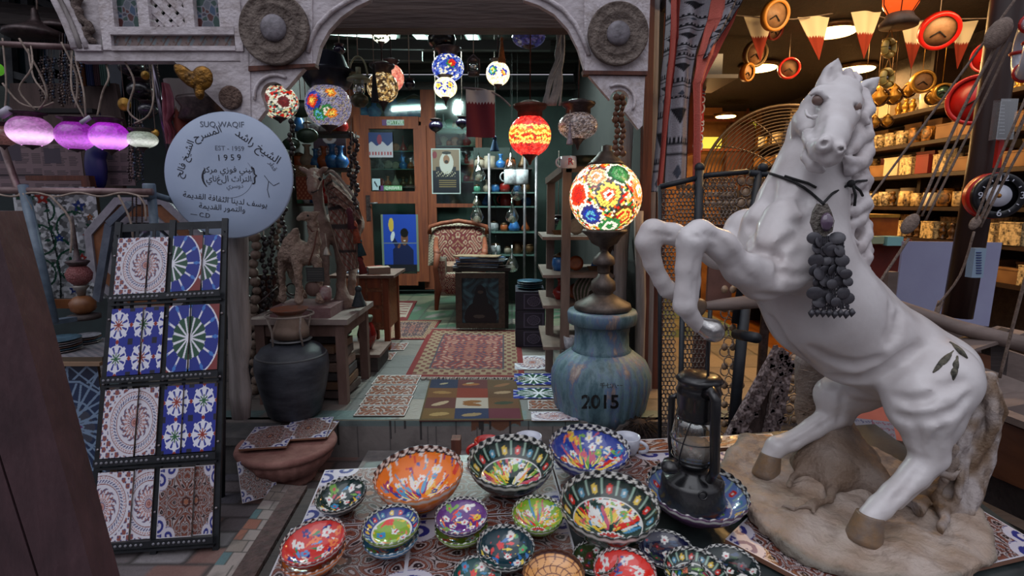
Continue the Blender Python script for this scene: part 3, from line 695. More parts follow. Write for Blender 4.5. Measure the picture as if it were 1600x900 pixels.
 for L in ([(1470, 790, .02), (1478, 812, .010), (1466, 830, .008), (1470, 842, .004)], [(1440, 785, .02), (1430, 806, .011), (1436, 822, .007), (1430, 836, .004)], [(1420, 775, .018), (1404, 792, .010), (1403, 808, .005)], [(1450, 760, .03), (1410, 770, .02), (1380, 776, .012)]): rt(s, L)
 s.cut_below(.53).noise(.0015, 55)
 zt = M('stained_tail', (.36, .29, .24), .55, vc=True, sc=22, rough=.6, bump=.9, bsc=55)
 n3 = lambda v, f: np.sin(v[:, 0]*f+1.3*np.sin(v[:, 2]*f*.7))*np.sin(v[:, 1]*f+v[:, 2]*f*.5)
 def tailcol(v):
  t = np.clip((n3(v, 34)+n3(v, 90)*.5)*.7+.62, 0, 1)[:, None]
  return LIN(np.array([.60, .56, .55])*t+np.array([.40, .31, .23])*(1-t))
 s.mesh(tailcol, 1).build('tail', zt, h)
 s = Sculpt((.6, 1.2, .5), (1.2, 1.9, 1.3), .0055)
 C([(1268, 566, 1.56, 24), (1274, 640, 1.55, 27), (1290, 700, 1.52, 36), (1295, 745, 1.5, 50)], .02)
 C([(1300, 660, 1.53, 18), (1335, 720, 1.5, 32), (1370, 760, 1.46, 22)], .02)
 for L in ([(1298, 640, 1.47, 8), (1300, 700, 1.44, 8), (1303, 745, 1.40, 8), (1296, 768, 1.34, 6), (1262, 780, 1.30, 5), (1232, 785, 1.29, 3)],
     [(1285, 700, 1.46, 7), (1262, 735, 1.41, 6), (1240, 750, 1.39, 4), (1232, 765, 1.37, 3)], [(1273, 775, 1.3, 4), (1270, 790, 1.28, 4)]): C(L, .005)
 for L in ([(1300, 730, .035), (1300, 762, .014), (1296, 782, .009), (1268, 790, .008), (1240, 795, .006), (1222, 790, .003)], [(1272, 782, .007), (1270, 800, .004)], [(1262, 728, .016), (1240, 744, .009), (1232, 760, .005)], [(1340, 735, .05), (1380, 762, .03)], [(1262, 700, .04), (1290, 725, .05)]): s.chain([(TB(x, y, .046), r_) for x, y, r_ in L], .008)
 s.chain([(P(1296, 655, 1.50), .045), (TB(1300, 735, .05), .07)], .03); s.chain([(P(1312, 670, 1.50), .04), (TB(1350, 745, .04), .05)], .03); s.chain([(P(1280, 680, 1.50), .04), (TB(1262, 728, .04), .045)], .03)
 for k in range(16): C([(1244, 575+k*7, 1.50, 1.6), (1268, 583+k*7, 1.485, 2), (1290, 577+k*8, 1.50, 1.6)], .004)
 s.cut_below(.54).noise(.0015, 60)
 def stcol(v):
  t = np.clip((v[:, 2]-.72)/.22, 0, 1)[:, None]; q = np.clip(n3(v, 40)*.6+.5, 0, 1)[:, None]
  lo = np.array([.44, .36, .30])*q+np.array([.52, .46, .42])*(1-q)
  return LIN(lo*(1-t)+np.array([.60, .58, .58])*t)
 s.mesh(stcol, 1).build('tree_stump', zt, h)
 c0 = TB(1318, 786); A = []
 s = Sculpt((.5, .95, .46), (1.3, 1.75, .72), .0055)
 X, Y_, Z = s.ax[0][:, None, None], s.ax[1][None, :, None], s.ax[2][None, None, :]
 px_, py_ = X-c0.x, (Y_-c0.y); th = np.arctan2(py_, px_)
 R_ = .300*(1+.03*np.sin(3*th+1)+.02*np.sin(7*th)); rr = np.hypot(px_*.99, py_/1.0)-R_
 top = TZ+(Y_-TY0)*math.tan(TILT)
 hh = .030+.012*np.sin(X*16)*np.sin(Y_*19)+.006*np.sin(X*47+2)*np.sin(Y_*39)+.05*np.exp(-((X-c0.x+.0)**2+(Y_-c0.y-.15)**2)/.012)
 d = np.maximum(rr, np.maximum(Z-top-hh, top+.0015-Z)); s.d = (d+0*s.d).astype('f4')
 s.noise(.0028, 62, 8)
 def bcol(v):
  q = np.clip(n3(v, 23)*.5+n3(v, 61)*.3+.45, 0, 1)[:, None]; e_ = np.clip((np.hypot(v[:, 0]-c0.x, v[:, 1]-c0.y)-.285)/.02, 0, 1)[:, None]
  return LIN((np.array([.66, .60, .56])*(1-q)+np.array([.56, .47, .40])*q)*(1-e_)+e_*np.array([.45, .42, .38]))
 s.mesh(bcol, 2).build('rock_base', zt, h)
 pts = lambda a, b, n=7: [(a[0]+(b[0]-a[0])*i/(n-1), a[1]+(b[1]-a[1])*i/(n-1)) for i in range(n)]
 for a, b in (((1490, 548), (1458, 582)), ((1484, 534), (1512, 560)), ((1496, 556), (1487, 598))):
  mb = MB(); cpt = []; m_ = 0
  for (x, y) in pts(a, b):
   q, m = SURF(x, y)
   if q is None: continue
   cpt.append(q); m_ = m
  if len(cpt) > 2:
   wd = [m_*w for w in (1.2, 3, 4.5, 5, 4.5, 3, 1)][:len(cpt)]
   mb.tube(cpt, wd, 8); mb.build('painted_leaf', M('dark_leaf_mark', (.12, .12, .10), (.42, .40, .34), sc=90, rough=.7, bump=.5), h)
 return h
horse = build_horse()
# cord and pendant hung on the horse
def build_pendant():
 blk = M('black_cord', (.07, .07, .08), rough=.8); iron = M('dark_tarnished_metal', (.20, .20, .23), (.32, .31, .33), sc=40, rough=.42, metal=.25)
 bronze = M('bronze_filigree', (.34, .32, .30), (.46, .43, .40), sc=60, rough=.5, metal=.3, bump=.8, bsc=160)
 o = P(1285, 318, 1.20); t = T('horse_pendant', 'dark metal coin tassel pendant on a black cord round the statue horse neck', 'necklace', o)
 ys = [SURF(x, y)[0].y for x in range(1262, 1334, 6) for y in range(330, 480, 8) if SURF(x, y)[0] is not None]
 Y = min(ys)-.02
 def dens(L): return [(a[0]+(b[0]-a[0])*k/4, a[1]+(b[1]-a[1])*k/4) for a, b in zip(L[:-1], L[1:]) for k in range(4)]+[L[-1]]
 def on(px, py, lift=.006):
  q, m = SURF(px, py)
  return (q if q is not None else P(px, py, 1.33)) - ray(px, py).normalized()*lift
 for L in ([(1203, 271), (1222, 277), (1240, 284), (1256, 293), (1268, 302), (1277, 310)], [(1226, 275), (1245, 281), (1262, 286), (1275, 293)]):
  MB().tube([on(*q) for q in dens(L)]+([P(1286, 318, Y)] if len(L) > 4 else []), .0032, 6).build('cord', blk, t)
 k = P(1330, 287, 1.255)
 MB().tube([P(1286, 318, Y), on(1300, 303), P(1315, 294, 1.26), k], .003, 6).build('cord', blk, t)
 kn = MB().ball(k, .009, 8)
 for L in ([(1330, 287, 1.255), (1340, 283, 1.27), (1354, 282, 1.31)], [(1330, 287, 1.255), (1344, 298, 1.26), (1348, 306, 1.27)], [(1332, 288, 1.25), (1337, 305, 1.25), (1335, 322, 1.25)]):
  kn.tube([P(*q) for q in L], .003, 6)
 kn.build('knot', blk, t)
 mb = MB()
 q = [P(x, y, Y) for x, y in ((1273, 330), (1280, 318), (1286, 322), (1293, 318), (1299, 330), (1304, 345), (1301, 362), (1289, 370), (1275, 364), (1269, 348))]
 mb.prism(q, .01, (0, 1, 0)); mb.build('filigree_plate', bronze, t)
 MB().lathe([(0, 0), (.012, 0), (.014, .003), (.010, .007), (0, .009)], P(1291, 347, Y-.003), 20, (0, -1, .1), sq=1.4).build('glass_stone', M('purple_stone', (.35, .28, .36), rough=.1, coat=1), t)
 r = random.Random(3)
 coin = MB().lathe([(0, -.001), (.0125, -.001), (.0135, 0), (.0125, .001), (0, .001)], o, 16, (0, 1, 0))
 c0 = coin.build('coin', iron, t); first = True
 rows = [(372, [1272, 1308]), (378, [1280]), (392, [1288, 1300, 1312]), (388, [1276, 1296]), (407, [1275, 1289, 1302, 1316]), (422, [1274, 1288, 1301, 1315]),
   (428, [1280, 1322]), (440, [1276, 1288, 1312, 1325]), (444, [1300]), (458, [1273, 1286, 1318]), (466, [1324, 1296]), (472, [1280, 1306])]
 for y, xs in rows:
  for x in xs:
   c = c0 if first else c0.copy()
   if not first: COL.objects.link(c)
   first = False; c.parent = t
   c.location = P(x, y, Y-.008+r.uniform(-.006, .006))-o; c.rotation_euler = (r.uniform(-.35, .2), 0, r.uniform(-.6, .6)); s_ = r.uniform(.9, 1.25); c.scale = (s_, 1, s_*.85)
 for x in range(1270, 1329, 4):
  a = P(x*.72+1289*.28, 368, Y+.003); b = P(x+r.uniform(-1, 1), 484+r.uniform(-3, 4), Y-.002)
  n = 40; pts = [a.lerp(b, i/n) for i in range(n+1)]
  MB().tube(pts, [.0018 if i % 2 else .0034 for i in range(n+1)], 5).build('chain', iron, t)
 c1 = None
 for x in range(1268, 1332, 9):
  p = P(x, 488+r.uniform(-2, 2), Y-.004)
  if c1 is None: c1 = MB().lathe([(0, -.012), (.006, -.004), (.0075, 0), (.004, .005), (.0015, .008)], p, 8).build('bell_drop', iron, t)
  else:
   c = c1.copy(); COL.objects.link(c); c.parent = t; c.location = c1.location+(p-P(1268, 488, Y-.004))
build_pendant()
# painted tiles and bowls
def bandmask(r, a, b): return (r > a) & (r < b)
def tile_mandala(cx, cy, sc_=1., off=0):
 def f(u, v):
  c = Cv(u, v, (.80, .79, .83)); x, y = (u-cx), (v-cy); r = np.hypot(x, y)/sc_; th = np.arctan2(y, x)
  red, nav, pink = (.52, .30, .28), (.30, .30, .46), (.70, .52, .50)
  c.m(bandmask(r, 0, .10), pink); c.m(bandmask(r, .02, .05), red); c.m(bandmask(r, .10, .12), nav)
  c.m(bandmask(r, .13, .20) & (np.sin(th*22) > 0), red); c.m(bandmask(r, .20, .215), pink)
  c.m(bandmask(r, .23, .30+.03*np.abs(np.sin(th*9))) & (np.sin(th*18) > -.2), pink)
  c.m(bandmask(r, .30, .45) & (np.sin(th*12+r*40) > .35), (.40, .34, .44)); c.m(bandmask(r, .33, .40) & (np.sin(th*24) > .5), red)
  c.m(bandmask(r, .53, .55), red); c.m(bandmask(r, .57, .64) & (np.sin(th*46+r*60) > .1), nav); c.m(bandmask(r, .66, .70) & (np.sin(th*60) > 0), pink); c.m(bandmask(r, .72, .74), red)
  o = r > .80; c.m(o & (np.sin(x*38)*np.sin(y*38) > .1), red); c.m(o & (np.sin(x*60+2)*np.sin(y*60) > .6), nav)
  return c.c
 return f
def tile_petal(cx, cy, kk=1.):
 def f(u, v):
  c = Cv(u, v, (.86, .86, .90)); x, y = u-cx, v-cy; r = np.hypot(x, y)/kk; th = np.arctan2(y, x); n = 12
  k = np.round(th/TAU*n); a = th-k*TAU/n; q, t = r*np.cos(a), r*np.sin(a)
  c.m((q > .08) & (q < .50) & (np.abs(t) < np.minimum((q-.06)*.23, (.52-q)*.8)), (.15, .30, .23))
  k2 = np.floor(th/TAU*n)+.5; a2 = th-k2*TAU/n; q2, t2 = r*np.cos(a2), r*np.sin(a2)
  c.m((r > .44) & (r < .80), (.13, .18, .52)); c.m((r > .44) & (r < .83) & (np.abs(t) < .022), (.86, .86, .9)); c.m(np.abs(r-.82) < .025, (.86, .86, .9)); c.m((q2 > .42) & (q2 < .74) & (np.abs(t2) < np.minimum(.09, np.minimum((q2-.38)*.6, (.78-q2)*1.2))) & (q2+.2*np.abs(np.sin(40*t2)) < .80), (.13, .18, .52))
  c.m((q > .60) & (q < .80) & (np.abs(t) < .045*(1-np.abs(q-.7)/.11)), (.25, .46, .75))
  o = r > .83; s_ = np.abs(((u*2.1) % 1)-.5)+np.abs(((v*2.1) % 1)-.5); c.m(o, (.80, .80, .86)); c.m(o & (s_ > .3), (.48, .20, .20)); c.m(o & (s_ < .2), (.30, .50, .78))
  return c.c
 return f
def tile_rosette(ph=0.):
 def f(u, v):
  u = u+ph; x, y = (u*2) % 1-.5, (v*2) % 1-.5; ix, iy = np.floor(u*2), np.floor(v*2)
  c = Cv(x, y, (.85, .85, .90)); r = np.hypot(x, y); th = np.arctan2(y, x); k = np.round(th/TAU*8); a = th-k*TAU/8
  q, t = r*np.cos(a), r*np.sin(a); c.m(r > .40, (.15, .19, .55)); c.m((r > .33) & (np.abs(t) < .05) & (r < .46), (.85, .85, .9))
  c.m((q > .14) & (q < .34) & (np.abs(t) > q*.28), (.15, .19, .55)); ct = (ix+iy) % 2 == 0
  s8 = r < .125+.07*np.cos(8*th); c.m(s8 & ct, (.16, .36, .22)); c.m(s8 & ~ct, (.55, .20, .16))
  cx_, cy_ = np.abs(x) > .40, np.abs(y) > .40; c.m(cx_ & cy_, (.12, .12, .18)); c.m((np.abs(np.abs(x)-.5)+np.abs(y) < .08) | (np.abs(np.abs(y)-.5)+np.abs(x) < .08), (.55, .18, .14))
  return c.c
 return f
def baroque(u, v, k=1.):
 x, y = np.abs(u-.5)*2, np.abs(v-.5)*2
 c = Cv(u, v, (.62, .57, .57)); k = 1.5; w = np.sin(7*x*k+2.2*np.sin(5*y*k))+np.sin(7*y*k+2.2*np.sin(5*x*k+1)); f2 = np.sin(w*4.2)
 c.m(f2 > .0, (.30, .15, .13)); c.m((f2 > .62), (.44, .25, .20)); c.m((f2 < -.88), (.16, .10, .11))
 r = np.hypot(x, y); c.m(bandmask(r, .10, .16), (.26, .13, .11)); c.m(r < .08, (.55, .35, .26)); 
 for (sx, sy) in ((1, 1), (.62, .95), (.95, .62)):
  d = np.hypot(x-sx, y-sy); t = np.arctan2(y-sy, x-sx); m = bandmask((d*5+t/TAU) % 1, .0, .42) & (d < .27); c.m(d < .28, (.72, .70, .74)); c.m(m, (.15, .17, .45))
 c.m((x > .975) | (y > .975), (.72, .71, .74)); return c.c
def scroll(u, v):
 c = Cv(u, v, (.66, .60, .58)); w = np.sin(u*26+2*np.sin(v*9))*np.sin(v*10+2.4*np.sin(u*13)); c.m(w > .05, (.32, .16, .12)); c.m(w > .6, (.55, .33, .24)); c.m((w < -.75), (.20, .13, .13))
 c.m((u < .015) | (u > .985) | (v < .05) | (v > .95), (.74, .72, .73)); return c.c
TM = M('glazed_tile', None, vc=True, rough=.3, coat=.1)
def tile_obj(name, fn, w, h, n=90, th=.008, edge=(.50, .35, .28), flip=False):
 mb = MB(); painted(mb, (-w/2, -h/2, th), (1, 0, 0), (0, 1, 0), w, h, fn, n, int(n*h/w), back=edge, th=th)
 return mb.build(name, TM, origin=(0, 0, 0))
UX = V((1, 0, 0)); UY = V((0, math.cos(TILT), math.sin(TILT)))
slab = M('dark_green_stone', (.10, .12, .13), (.24, .27, .27), sc=6, rough=.3, bump=.2, coat=.2)
c00 = TB(505, 742, -.012)
tb = T('display_table', 'low dark stone topped table carrying the bowls and the horse', 'table', (.45, 1.3, 0))
p = [V((-.46, .78, 0)), V((1.25, .78, 0)), V((1.25, 1.78, 0)), (V((-.44, 1.54, 0)))]
for q in p: q.z = TZ-.022+(q.y-TY0)*math.tan(TILT)
MB().prism(p, -.035, TN).build('table_top', slab, tb)
MB().bb((-.44, .9, 0), (1.1, 1.5, .45)).build('base', greydark, tb)
for (x, y) in ((-.47, .82), (1.2, .82), (-.42, 1.44), (1.2, 1.7)): MB().bb((x-.03, y-.03, 0), (x+.03, y+.03, .42)).build('leg', greydark, tb)
mb = MB()
a, b = P(482, 762, 1.50), G(395, 915, .50)
mb.bar(a+V((-.03, 0, -.02)), b+V((-.03, 0, -.02)), .05, .05); mb2 = MB(); mb2.bar(a+V((.022, 0, -.02)), b+V((.022, 0, -.02)), .045, .035)
et = T('edge_beam', 'dark carved wooden beam along the left edge of the bowl table', 'beam', b)
mb.build('carved_rail', M('carved_dark_wood', (.20, .14, .13), (.33, .25, .24), sc=40, rough=.8, bump=2, bsc=60), et); mb2.build('plain_rail', greydark, et)
pst = MB(); pst.bb((a.x-.05, a.y-.03, 0), (a.x, a.y+.02, a.z-.04)); pst.build('support', greydark, et); pst = MB(); pst.bb((b.x-.05, b.y, 0), (b.x, b.y+.05, b.z-.04)); pst.build('support', greydark, et)
RT = math.radians(5.0); TW, TH_ = .385, .25
t0 = None; org = TB(897, 893); rowy = TB(845, 803).y
def on_table(o, x, y, lift=0., rz=0.):
 """put an object flat on the tilted table at plan (x, y)"""
 z = TZ+(y-TY0)*math.tan(TILT); o.location = V((x, y, z))+TN*lift
 o.rotation_euler = (Matrix.Rotation(TILT, 4, 'X') @ Matrix.Rotation(rz, 4, 'Z')).to_euler()
cR, sR = math.cos(RT), math.sin(RT)
for (i, j) in ((0, 0), (1, 0), (0, 1), (1, 1), (-1, 1)):
 x = org.x-(i+.5)*TW*cR-(j-.5)*TH_*sR; y = rowy+(j-.5)*TH_-(i+.2)*TW*sR
 if i == 1: x += .05+.02*j
 if t0 is None: o = t0 = tile_obj('ornate_tile', baroque, TW-.004, TH_-.004, 200, .012)
 else: o = t0.copy(); COL.objects.link(o)
 tag(o, ['brown and blue scroll tile under the front bowls', 'brown and blue scroll tile in the back row'][j]+', '+{0: 'middle column', 1: 'left-hand column', -1: 'beneath the blue bowl'}[i], 'tile', 'ornate tiles under the bowls')
 on_table(o, x, y, -.011, RT); o.scale = (.76 if i == 1 else 1, 1, 1)
ts = tile_obj('tile_strip', scroll, .50, .07, 200, .012)
q = TB(1100, 703); on_table(ts, q.x, q.y+.03, -.004, RT); tag(ts, 'narrow brown scroll tile strip along the back table edge behind the lantern', 'tile')
ts2 = tile_obj('tile', lambda u, v: baroque(u, v), .27, .27, 110, .012)
q = TB(1170, 722); on_table(ts2, q.x+.05, q.y-.06, -.011, .2); tag(ts2, 'brown scroll tile showing at the left behind the horse base', 'tile')
for (px, py, rz, lb_) in ((1262, 845, .75, 'ornate tile corner showing under the front of the horse base'), (1478, 815, .25, 'brown tile corner poking out right of the horse base')):
 o = ts2.copy(); COL.objects.link(o); q = TB(px, py); on_table(o, q.x, q.y, -.013, rz); tag(o, lb_, 'tile')
# bowls
WH = (.86, .86, .84)
def bowl_paint(base, seed, rimband=None, style='spray', sp=None, dens=1.0, center=None):
 pal = sp or [(.85, .20, .15), (.90, .75, .25), (.25, .55, .72), (.45, .65, .25), (.90, .50, .35), WH, (.75, .30, .40)]
 def f(x, y):
  r = random.Random(seed); c = Cv(x, y, base)
  rr = np.hypot(x, y); th = np.arctan2(y, x)
  if style == 'spray':
   c.x, c.y = x/1.1, (y-.36)/1.05
   for k in range(int(24*dens)):
    a = PI/2+(k-11.5*dens)/(11.5*dens)*1.35; L0 = r.uniform(.2, .75); col = r.choice(pal)
    c.drop(math.cos(a)*L0*.6, -.58+math.sin(a)*L0*.9, a+r.uniform(-.2, .2), r.uniform(.35, .6), r.uniform(.035, .06), col, r.uniform(-.35, .35))
    if r.random() < .5: c.drop(math.cos(a)*L0*.6, -.56+math.sin(a)*L0*.9, a, .3, .018, (.9, .85, .5), .1)
   for k in range(int(24*dens)):
    a = r.uniform(-.5, PI+.5); q = r.uniform(.2, .9); x0, y0 = math.cos(a)*q, math.sin(a)*q*1.05-.12; s_ = r.uniform(.06, .09)
    c.flower(x0, y0, s_*1.15, 5, WH if r.random() < .5 else r.choice(pal), (.85, .3, .2) if r.random() < .5 else (.92, .8, .3), r.random())
   for k in range(22): a = r.uniform(0, TAU); q = r.uniform(.3, .86); c.disk(math.cos(a)*q, math.sin(a)*q, r.uniform(.018, .035), r.choice(pal))
   for k in range(30): a = r.uniform(0, TAU); q = r.uniform(.3, .95); c.drop(math.cos(a)*q, math.sin(a)*q, r.uniform(0, 6), r.uniform(.12, .25), .022, r.choice(pal), .3)
   c.fan(0, -.72, .30, 9, [WH, (.72, .16, .14), (.90, .62, .40)]); c.disk(0, -.66, .06, (.2, .3, .5)); c.x, c.y = x, y
  else:
   for k in range(int(22*dens)):
    a = k*2.4+r.random(); q = .12+.78*math.sqrt(k/(22*dens)); x0, y0 = math.cos(a)*q, math.sin(a)*q
    c.drop(x0, y0, a+1.8, .34, .05, r.choice(pal), .3)
   for k in range(int(12*dens)):
    a = k*2.4+1; q = .15+.72*math.sqrt(k/(12*dens)); c.flower(math.cos(a)*q, math.sin(a)*q, r.uniform(.12, .17), 5, WH if k % 2 == 0 else r.choice(pal), (.8, .25, .3), r.random())
   for k in range(24): a = r.uniform(0, TAU); q = r.uniform(.2, .86); c.disk(math.cos(a)*q, math.sin(a)*q, r.uniform(.02, .04), r.choice(pal))
  if rimband:
   c.m((rr > .70) & (rr < 1.01), rimband)
   c.m((rr > .685) & (rr < .715), WH if rimband[0] < .8 else (.15, .2, .45))
   k = (th/TAU*16) % 1-.5; d = np.hypot(k*TAU/16*.84, rr-.84); idx = np.floor(th/TAU*16) % 3
   for i_, cc in enumerate([(.80, .18, .14), (.88, .75, .3), (.30, .55, .65)]): c.m((d < .07) & (idx == i_), cc)
   c.m(d < .022, WH); c.m((rr > .77) & (np.abs(np.abs(k)-.5) < .04), (.6, .72, .65))
  z = .980+.008*np.sin(th*26); c.m(rr > .957, (.10, .11, .14) if sum(base) < 1.6 or base[0] > .8 else base)
  c.m(np.abs(rr-z) < .0075, WH)
  return c.lin()
 return f
BM = M('glazed_bowl', None, vc=True, rough=.16, coat=.5)
def make_bowl(name, label, R, H, fn, base, center, tilt=(0, 0), group='painted bowls on the tiled table', nr=54, nt=128, foot=.45, outer=None, scallop=26, seed=1, cat='bowl', yaw=0., nrm=None, thick=.006):
 """open bowl: painted inside, plain outside with a row of blossoms, foot ring"""
 prof = []
 for i in range(nr+1):
  t = i/nr; prof.append((R*(foot*.0+t), .0))
 th = np.linspace(0, TAU, nt, endpoint=False); t = np.linspace(0.0, 1, nr)
 T_, TH = np.meshgrid(t, th, indexing='ij'); rad = R*np.sin(T_*PI/2*.93)/math.sin(PI/2*.93)
 z = thick+H*(1-np.cos(T_*PI/2*.93)**.85)/(1-math.cos(PI/2*.93)**.85)*.985
 rad = rad*(1+.02*np.cos(TH*scallop)*(T_**8)); x, y = rad*np.cos(TH), rad*np.sin(TH)
 rn = rad/R; px, py = rn*np.cos(TH), rn*np.sin(TH)
 A = np.stack([x, y, z], -1); C = fn(px, py)
 to = np.linspace(1, 0, 22); T2, TH2 = np.meshgrid(to, th, indexing='ij')
 r2 = (R*1.01)*np.sin(T2*PI/2*.93)/math.sin(PI/2*.93)*(1+.02*np.cos(TH2*scallop)*(T2**8)); r2 = np.maximum(r2, R*foot*.9); z2 = np.clip(H*(1-np.cos(T2*PI/2*.93)**.85)/(1-math.cos(PI/2*.93)**.85), 0, None)
 B = np.stack([r2*np.cos(TH2), r2*np.sin(TH2), z2], -1)
 cv = Cv(TH2*8/TAU*2, T2, outer or base)
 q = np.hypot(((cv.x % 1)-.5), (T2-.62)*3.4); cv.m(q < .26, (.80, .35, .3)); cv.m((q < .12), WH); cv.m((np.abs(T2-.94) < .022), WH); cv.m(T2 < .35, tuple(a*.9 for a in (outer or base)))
 mb = MB(); full = np.concatenate([A, B], 0); fc = np.concatenate([C, cv.lin()], 0)
 mb.grid(full.transpose(1, 0, 2)[:, ::-1], fc.transpose(1, 0, 2)[:, ::-1], cu=True)
 n_ = len(mb.v); mb.cur = lin(base)
 mb.add([(0, 0, thick), (0, 0, 0.0)], [], True)
 o = T(name, label, cat, (0, 0, 0), group=group)
 mb.build('shell', BM, o)
 MB().lathe([(R*foot*.86, -.004), (R*foot, -.004), (R*foot*.95, .002), (0, .003)], (0, 0, 0), 32).build('foot_ring', M('foot_'+name+str(seed), outer or base, rough=.3), o)
 m = Matrix.Rotation(TILT+tilt[0], 4, 'X') @ Matrix.Rotation(tilt[1], 4, 'Y') @ Matrix.Rotation(yaw, 4, 'Z'); o.rotation_euler = m.to_euler(); o.location = center
 return o
def bowl(px, py, w, H_, fn, base, label, tilt=(.06, 0), name='painted_bowl', up=0., **k):
 """px, py = middle of the rim ellipse, w = rim width in pixels, H_ = height / radius"""
 q = TB(px, py, .05+up); R = w/2*S(px, py, q.y); H = R*H_
 for _ in range(3):
  q = TB(px, py, H+.006+up); R = w/2*S(px, py, q.y); H = R*H_
 m = Matrix.Rotation(TILT+tilt[0], 4, 'X') @ Matrix.Rotation(tilt[1], 4, 'Y')
 c = q-(m @ V((0, 0, H)))
 low = min((c+m @ V((R*.45*math.cos(a), R*.45*math.sin(a), -.004))-V((0, TY0, TZ))).dot(TN) for a in np.linspace(0, TAU, 16))
 c = c-TN*(low-up-.003)
 return make_bowl(name, label, R, H, fn, base, c, tilt, seed=int(px), **k)
G1 = (.09, .19, .16)
bowl(654, 740, 137, .74, bowl_paint((.90, .48, .14), 3, None, 'spray', [(.78, .22, .2), (.2, .3, .6), (.35, .6, .75), (.55, .2, .45), (.9, .7, .3), WH]), (.90, .47, .12), 'large orange painted bowl with black white rim, left of the dark green bowl', tilt=(.07, -.06))
bowl(798, 720, 133, .72, bowl_paint(G1, 5, (.07, .15, .13)), (.08, .14, .12), 'large dark green flowered bowl with red blossoms round its rim, in the back row', tilt=(.07, -.02))
bowl(921, 700, 124, .70, bowl_paint((.16, .24, .58), 7, None), (.13, .17, .48), 'cobalt blue flowered bowl standing in front of the painted jar', tilt=(.07, .03))
bowl(952, 788, 153, .70, bowl_paint((.10, .22, .19), 9, (.07, .15, .12), dens=1.5), (.08, .15, .12), 'biggest dark green bowl with red tulip, left of the lantern', tilt=(.07, .02))
lb_bowl = bowl(1089, 765, 152, .52, bowl_paint((.32, .38, .62), 12, (.40, .50, .72), 'bloom', dens=1.2), (.33, .18, .34), 'purple and blue flowered bowl that carries the black lantern', tilt=(.02, .02), foot=.5)
bowl(533, 775, 78, .62, bowl_paint((.08, .18, .17), 13, None, 'bloom'), (.07, .13, .12), 'small dark green bowl at the back left corner of the table', tilt=(.10, -.12), nr=36, nt=96)
def stack(px, py, w, lower, lowlab, upper, fn, uplab, tilt):
 q = bowl(px, py+16, w*.99, .55, bowl_paint(lower, int(px), None, 'bloom'), lower, lowlab, tilt=(.05, tilt[1]), nr=30, nt=96)
 return bowl(px, py, w, .52, fn, upper, uplab, tilt=tilt, up=.028, nr=40, nt=110, foot=.4)
stack(611, 822, 87, (.25, .48, .62), 'light blue bowl nested under the lime green bowl', (.50, .62, .20), bowl_paint((.52, .65, .22), 21, (.15, .22, .5), 'bloom', dens=.7), 'small lime green bowl with blue inner band, stacked on a light blue bowl', (.07, -.04))
stack(721, 808, 82, (.48, .62, .20), 'lime bowl nested under the purple bowl', (.28, .12, .38), bowl_paint((.38, .20, .48), 22, None, 'bloom'), 'small purple painted bowl with red flowers, stacked on a lime bowl', (.07, -.04))
stack(490, 848, 98, (.86, .45, .14), 'orange bowl nested under the red flowered bowl', (.70, .14, .12), bowl_paint((.78, .22, .20), 23, None, 'bloom', [(.15, .2, .5), WH, (.2, .5, .3), (.9, .5, .3), (.4, .6, .8)], dens=1.2), 'red bowl with white flowers stacked on an orange bowl at the left edge', (.08, -.10))
bowl(840, 804, 80, .66, bowl_paint((.50, .66, .18), 31, None), (.45, .60, .18), 'single lime green painted bowl right of the purple bowl', tilt=(.08, 0), nr=36, nt=96)
bowl(790, 856, 90, .66, bowl_paint((.07, .20, .24), 32, None, 'bloom', [(.2, .45, .7), (.85, .2, .2), (.9, .8, .3), (.3, .6, .4)], dens=.8), (.06, .13, .13), 'small dark teal bowl in the middle of the front row', tilt=(.08, .02), nr=36, nt=96)
bowl(745, 900, 76, .6, bowl_paint((.10, .30, .30), 33, None, 'bloom'), (.08, .2, .2), 'teal bowl cut by the bottom edge below the purple bowl', tilt=(.05, 0), nr=30, nt=90)
def arcs(x, y):
 c = Cv(x, y, (.85, .62, .38)); th = np.arctan2(y, x); r = np.hypot(x, y)
 c.m(np.abs(np.sin(th*8+np.sin(r*9)*1.2)) < .16, (.38, .18, .12)); c.m(np.abs(((r*4) % 1)-.5) < .05, (.38, .18, .12)); c.m(r > .93, (.25, .13, .1)); return c.lin()
bowl(865, 897, 96, .5, arcs, (.55, .30, .2), 'cream and brown fan patterned bowl at the bottom edge of the photo', tilt=(.05, 0), nr=36, nt=96)
bowl(976, 893, 96, .6, bowl_paint((.85, .17, .12), 35, None, 'bloom', [WH, (.2, .2, .55), (.3, .5, .7), (.9, .4, .4)]), (.75, .12, .1), 'bright red flowered bowl at the bottom edge of the photo', tilt=(.05, 0), nr=36, nt=96)
bowl(1086, 893, 96, .6, bowl_paint((.09, .20, .15), 36, (.06, .14, .12), 'bloom'), (.08, .15, .12), 'green bowl with red rim blossoms at the bottom edge, right of the red bowl', tilt=(.05, 0), nr=36, nt=96)
DK = [(.35, .16, .16), (.2, .28, .4), (.4, .38, .4), (.2, .3, .2)]  # dimmed palette, shade painted into the colours of the low dark bowls
bowl(1040, 858, 84, .45, bowl_paint((.09, .10, .22), 37, None, 'bloom', DK), (.08, .08, .16), 'dark navy bowl between the big green bowl and the lantern bowl', tilt=(.0, 0), nr=36, nt=96)
bowl(1140, 884, 88, .45, bowl_paint((.08, .14, .14), 38, None, 'bloom', DK), (.07, .1, .1), 'dark green bowl in shade below the horse base', tilt=(.0, 0), nr=36, nt=96)
bowl(930, 872, 70, .5, bowl_paint((.16, .23, .12), 39, None, 'bloom', DK), (.16, .22, .12), 'dull olive green bowl half hidden behind the bright red bowl', tilt=(.0, 0), nr=30, nt=90)
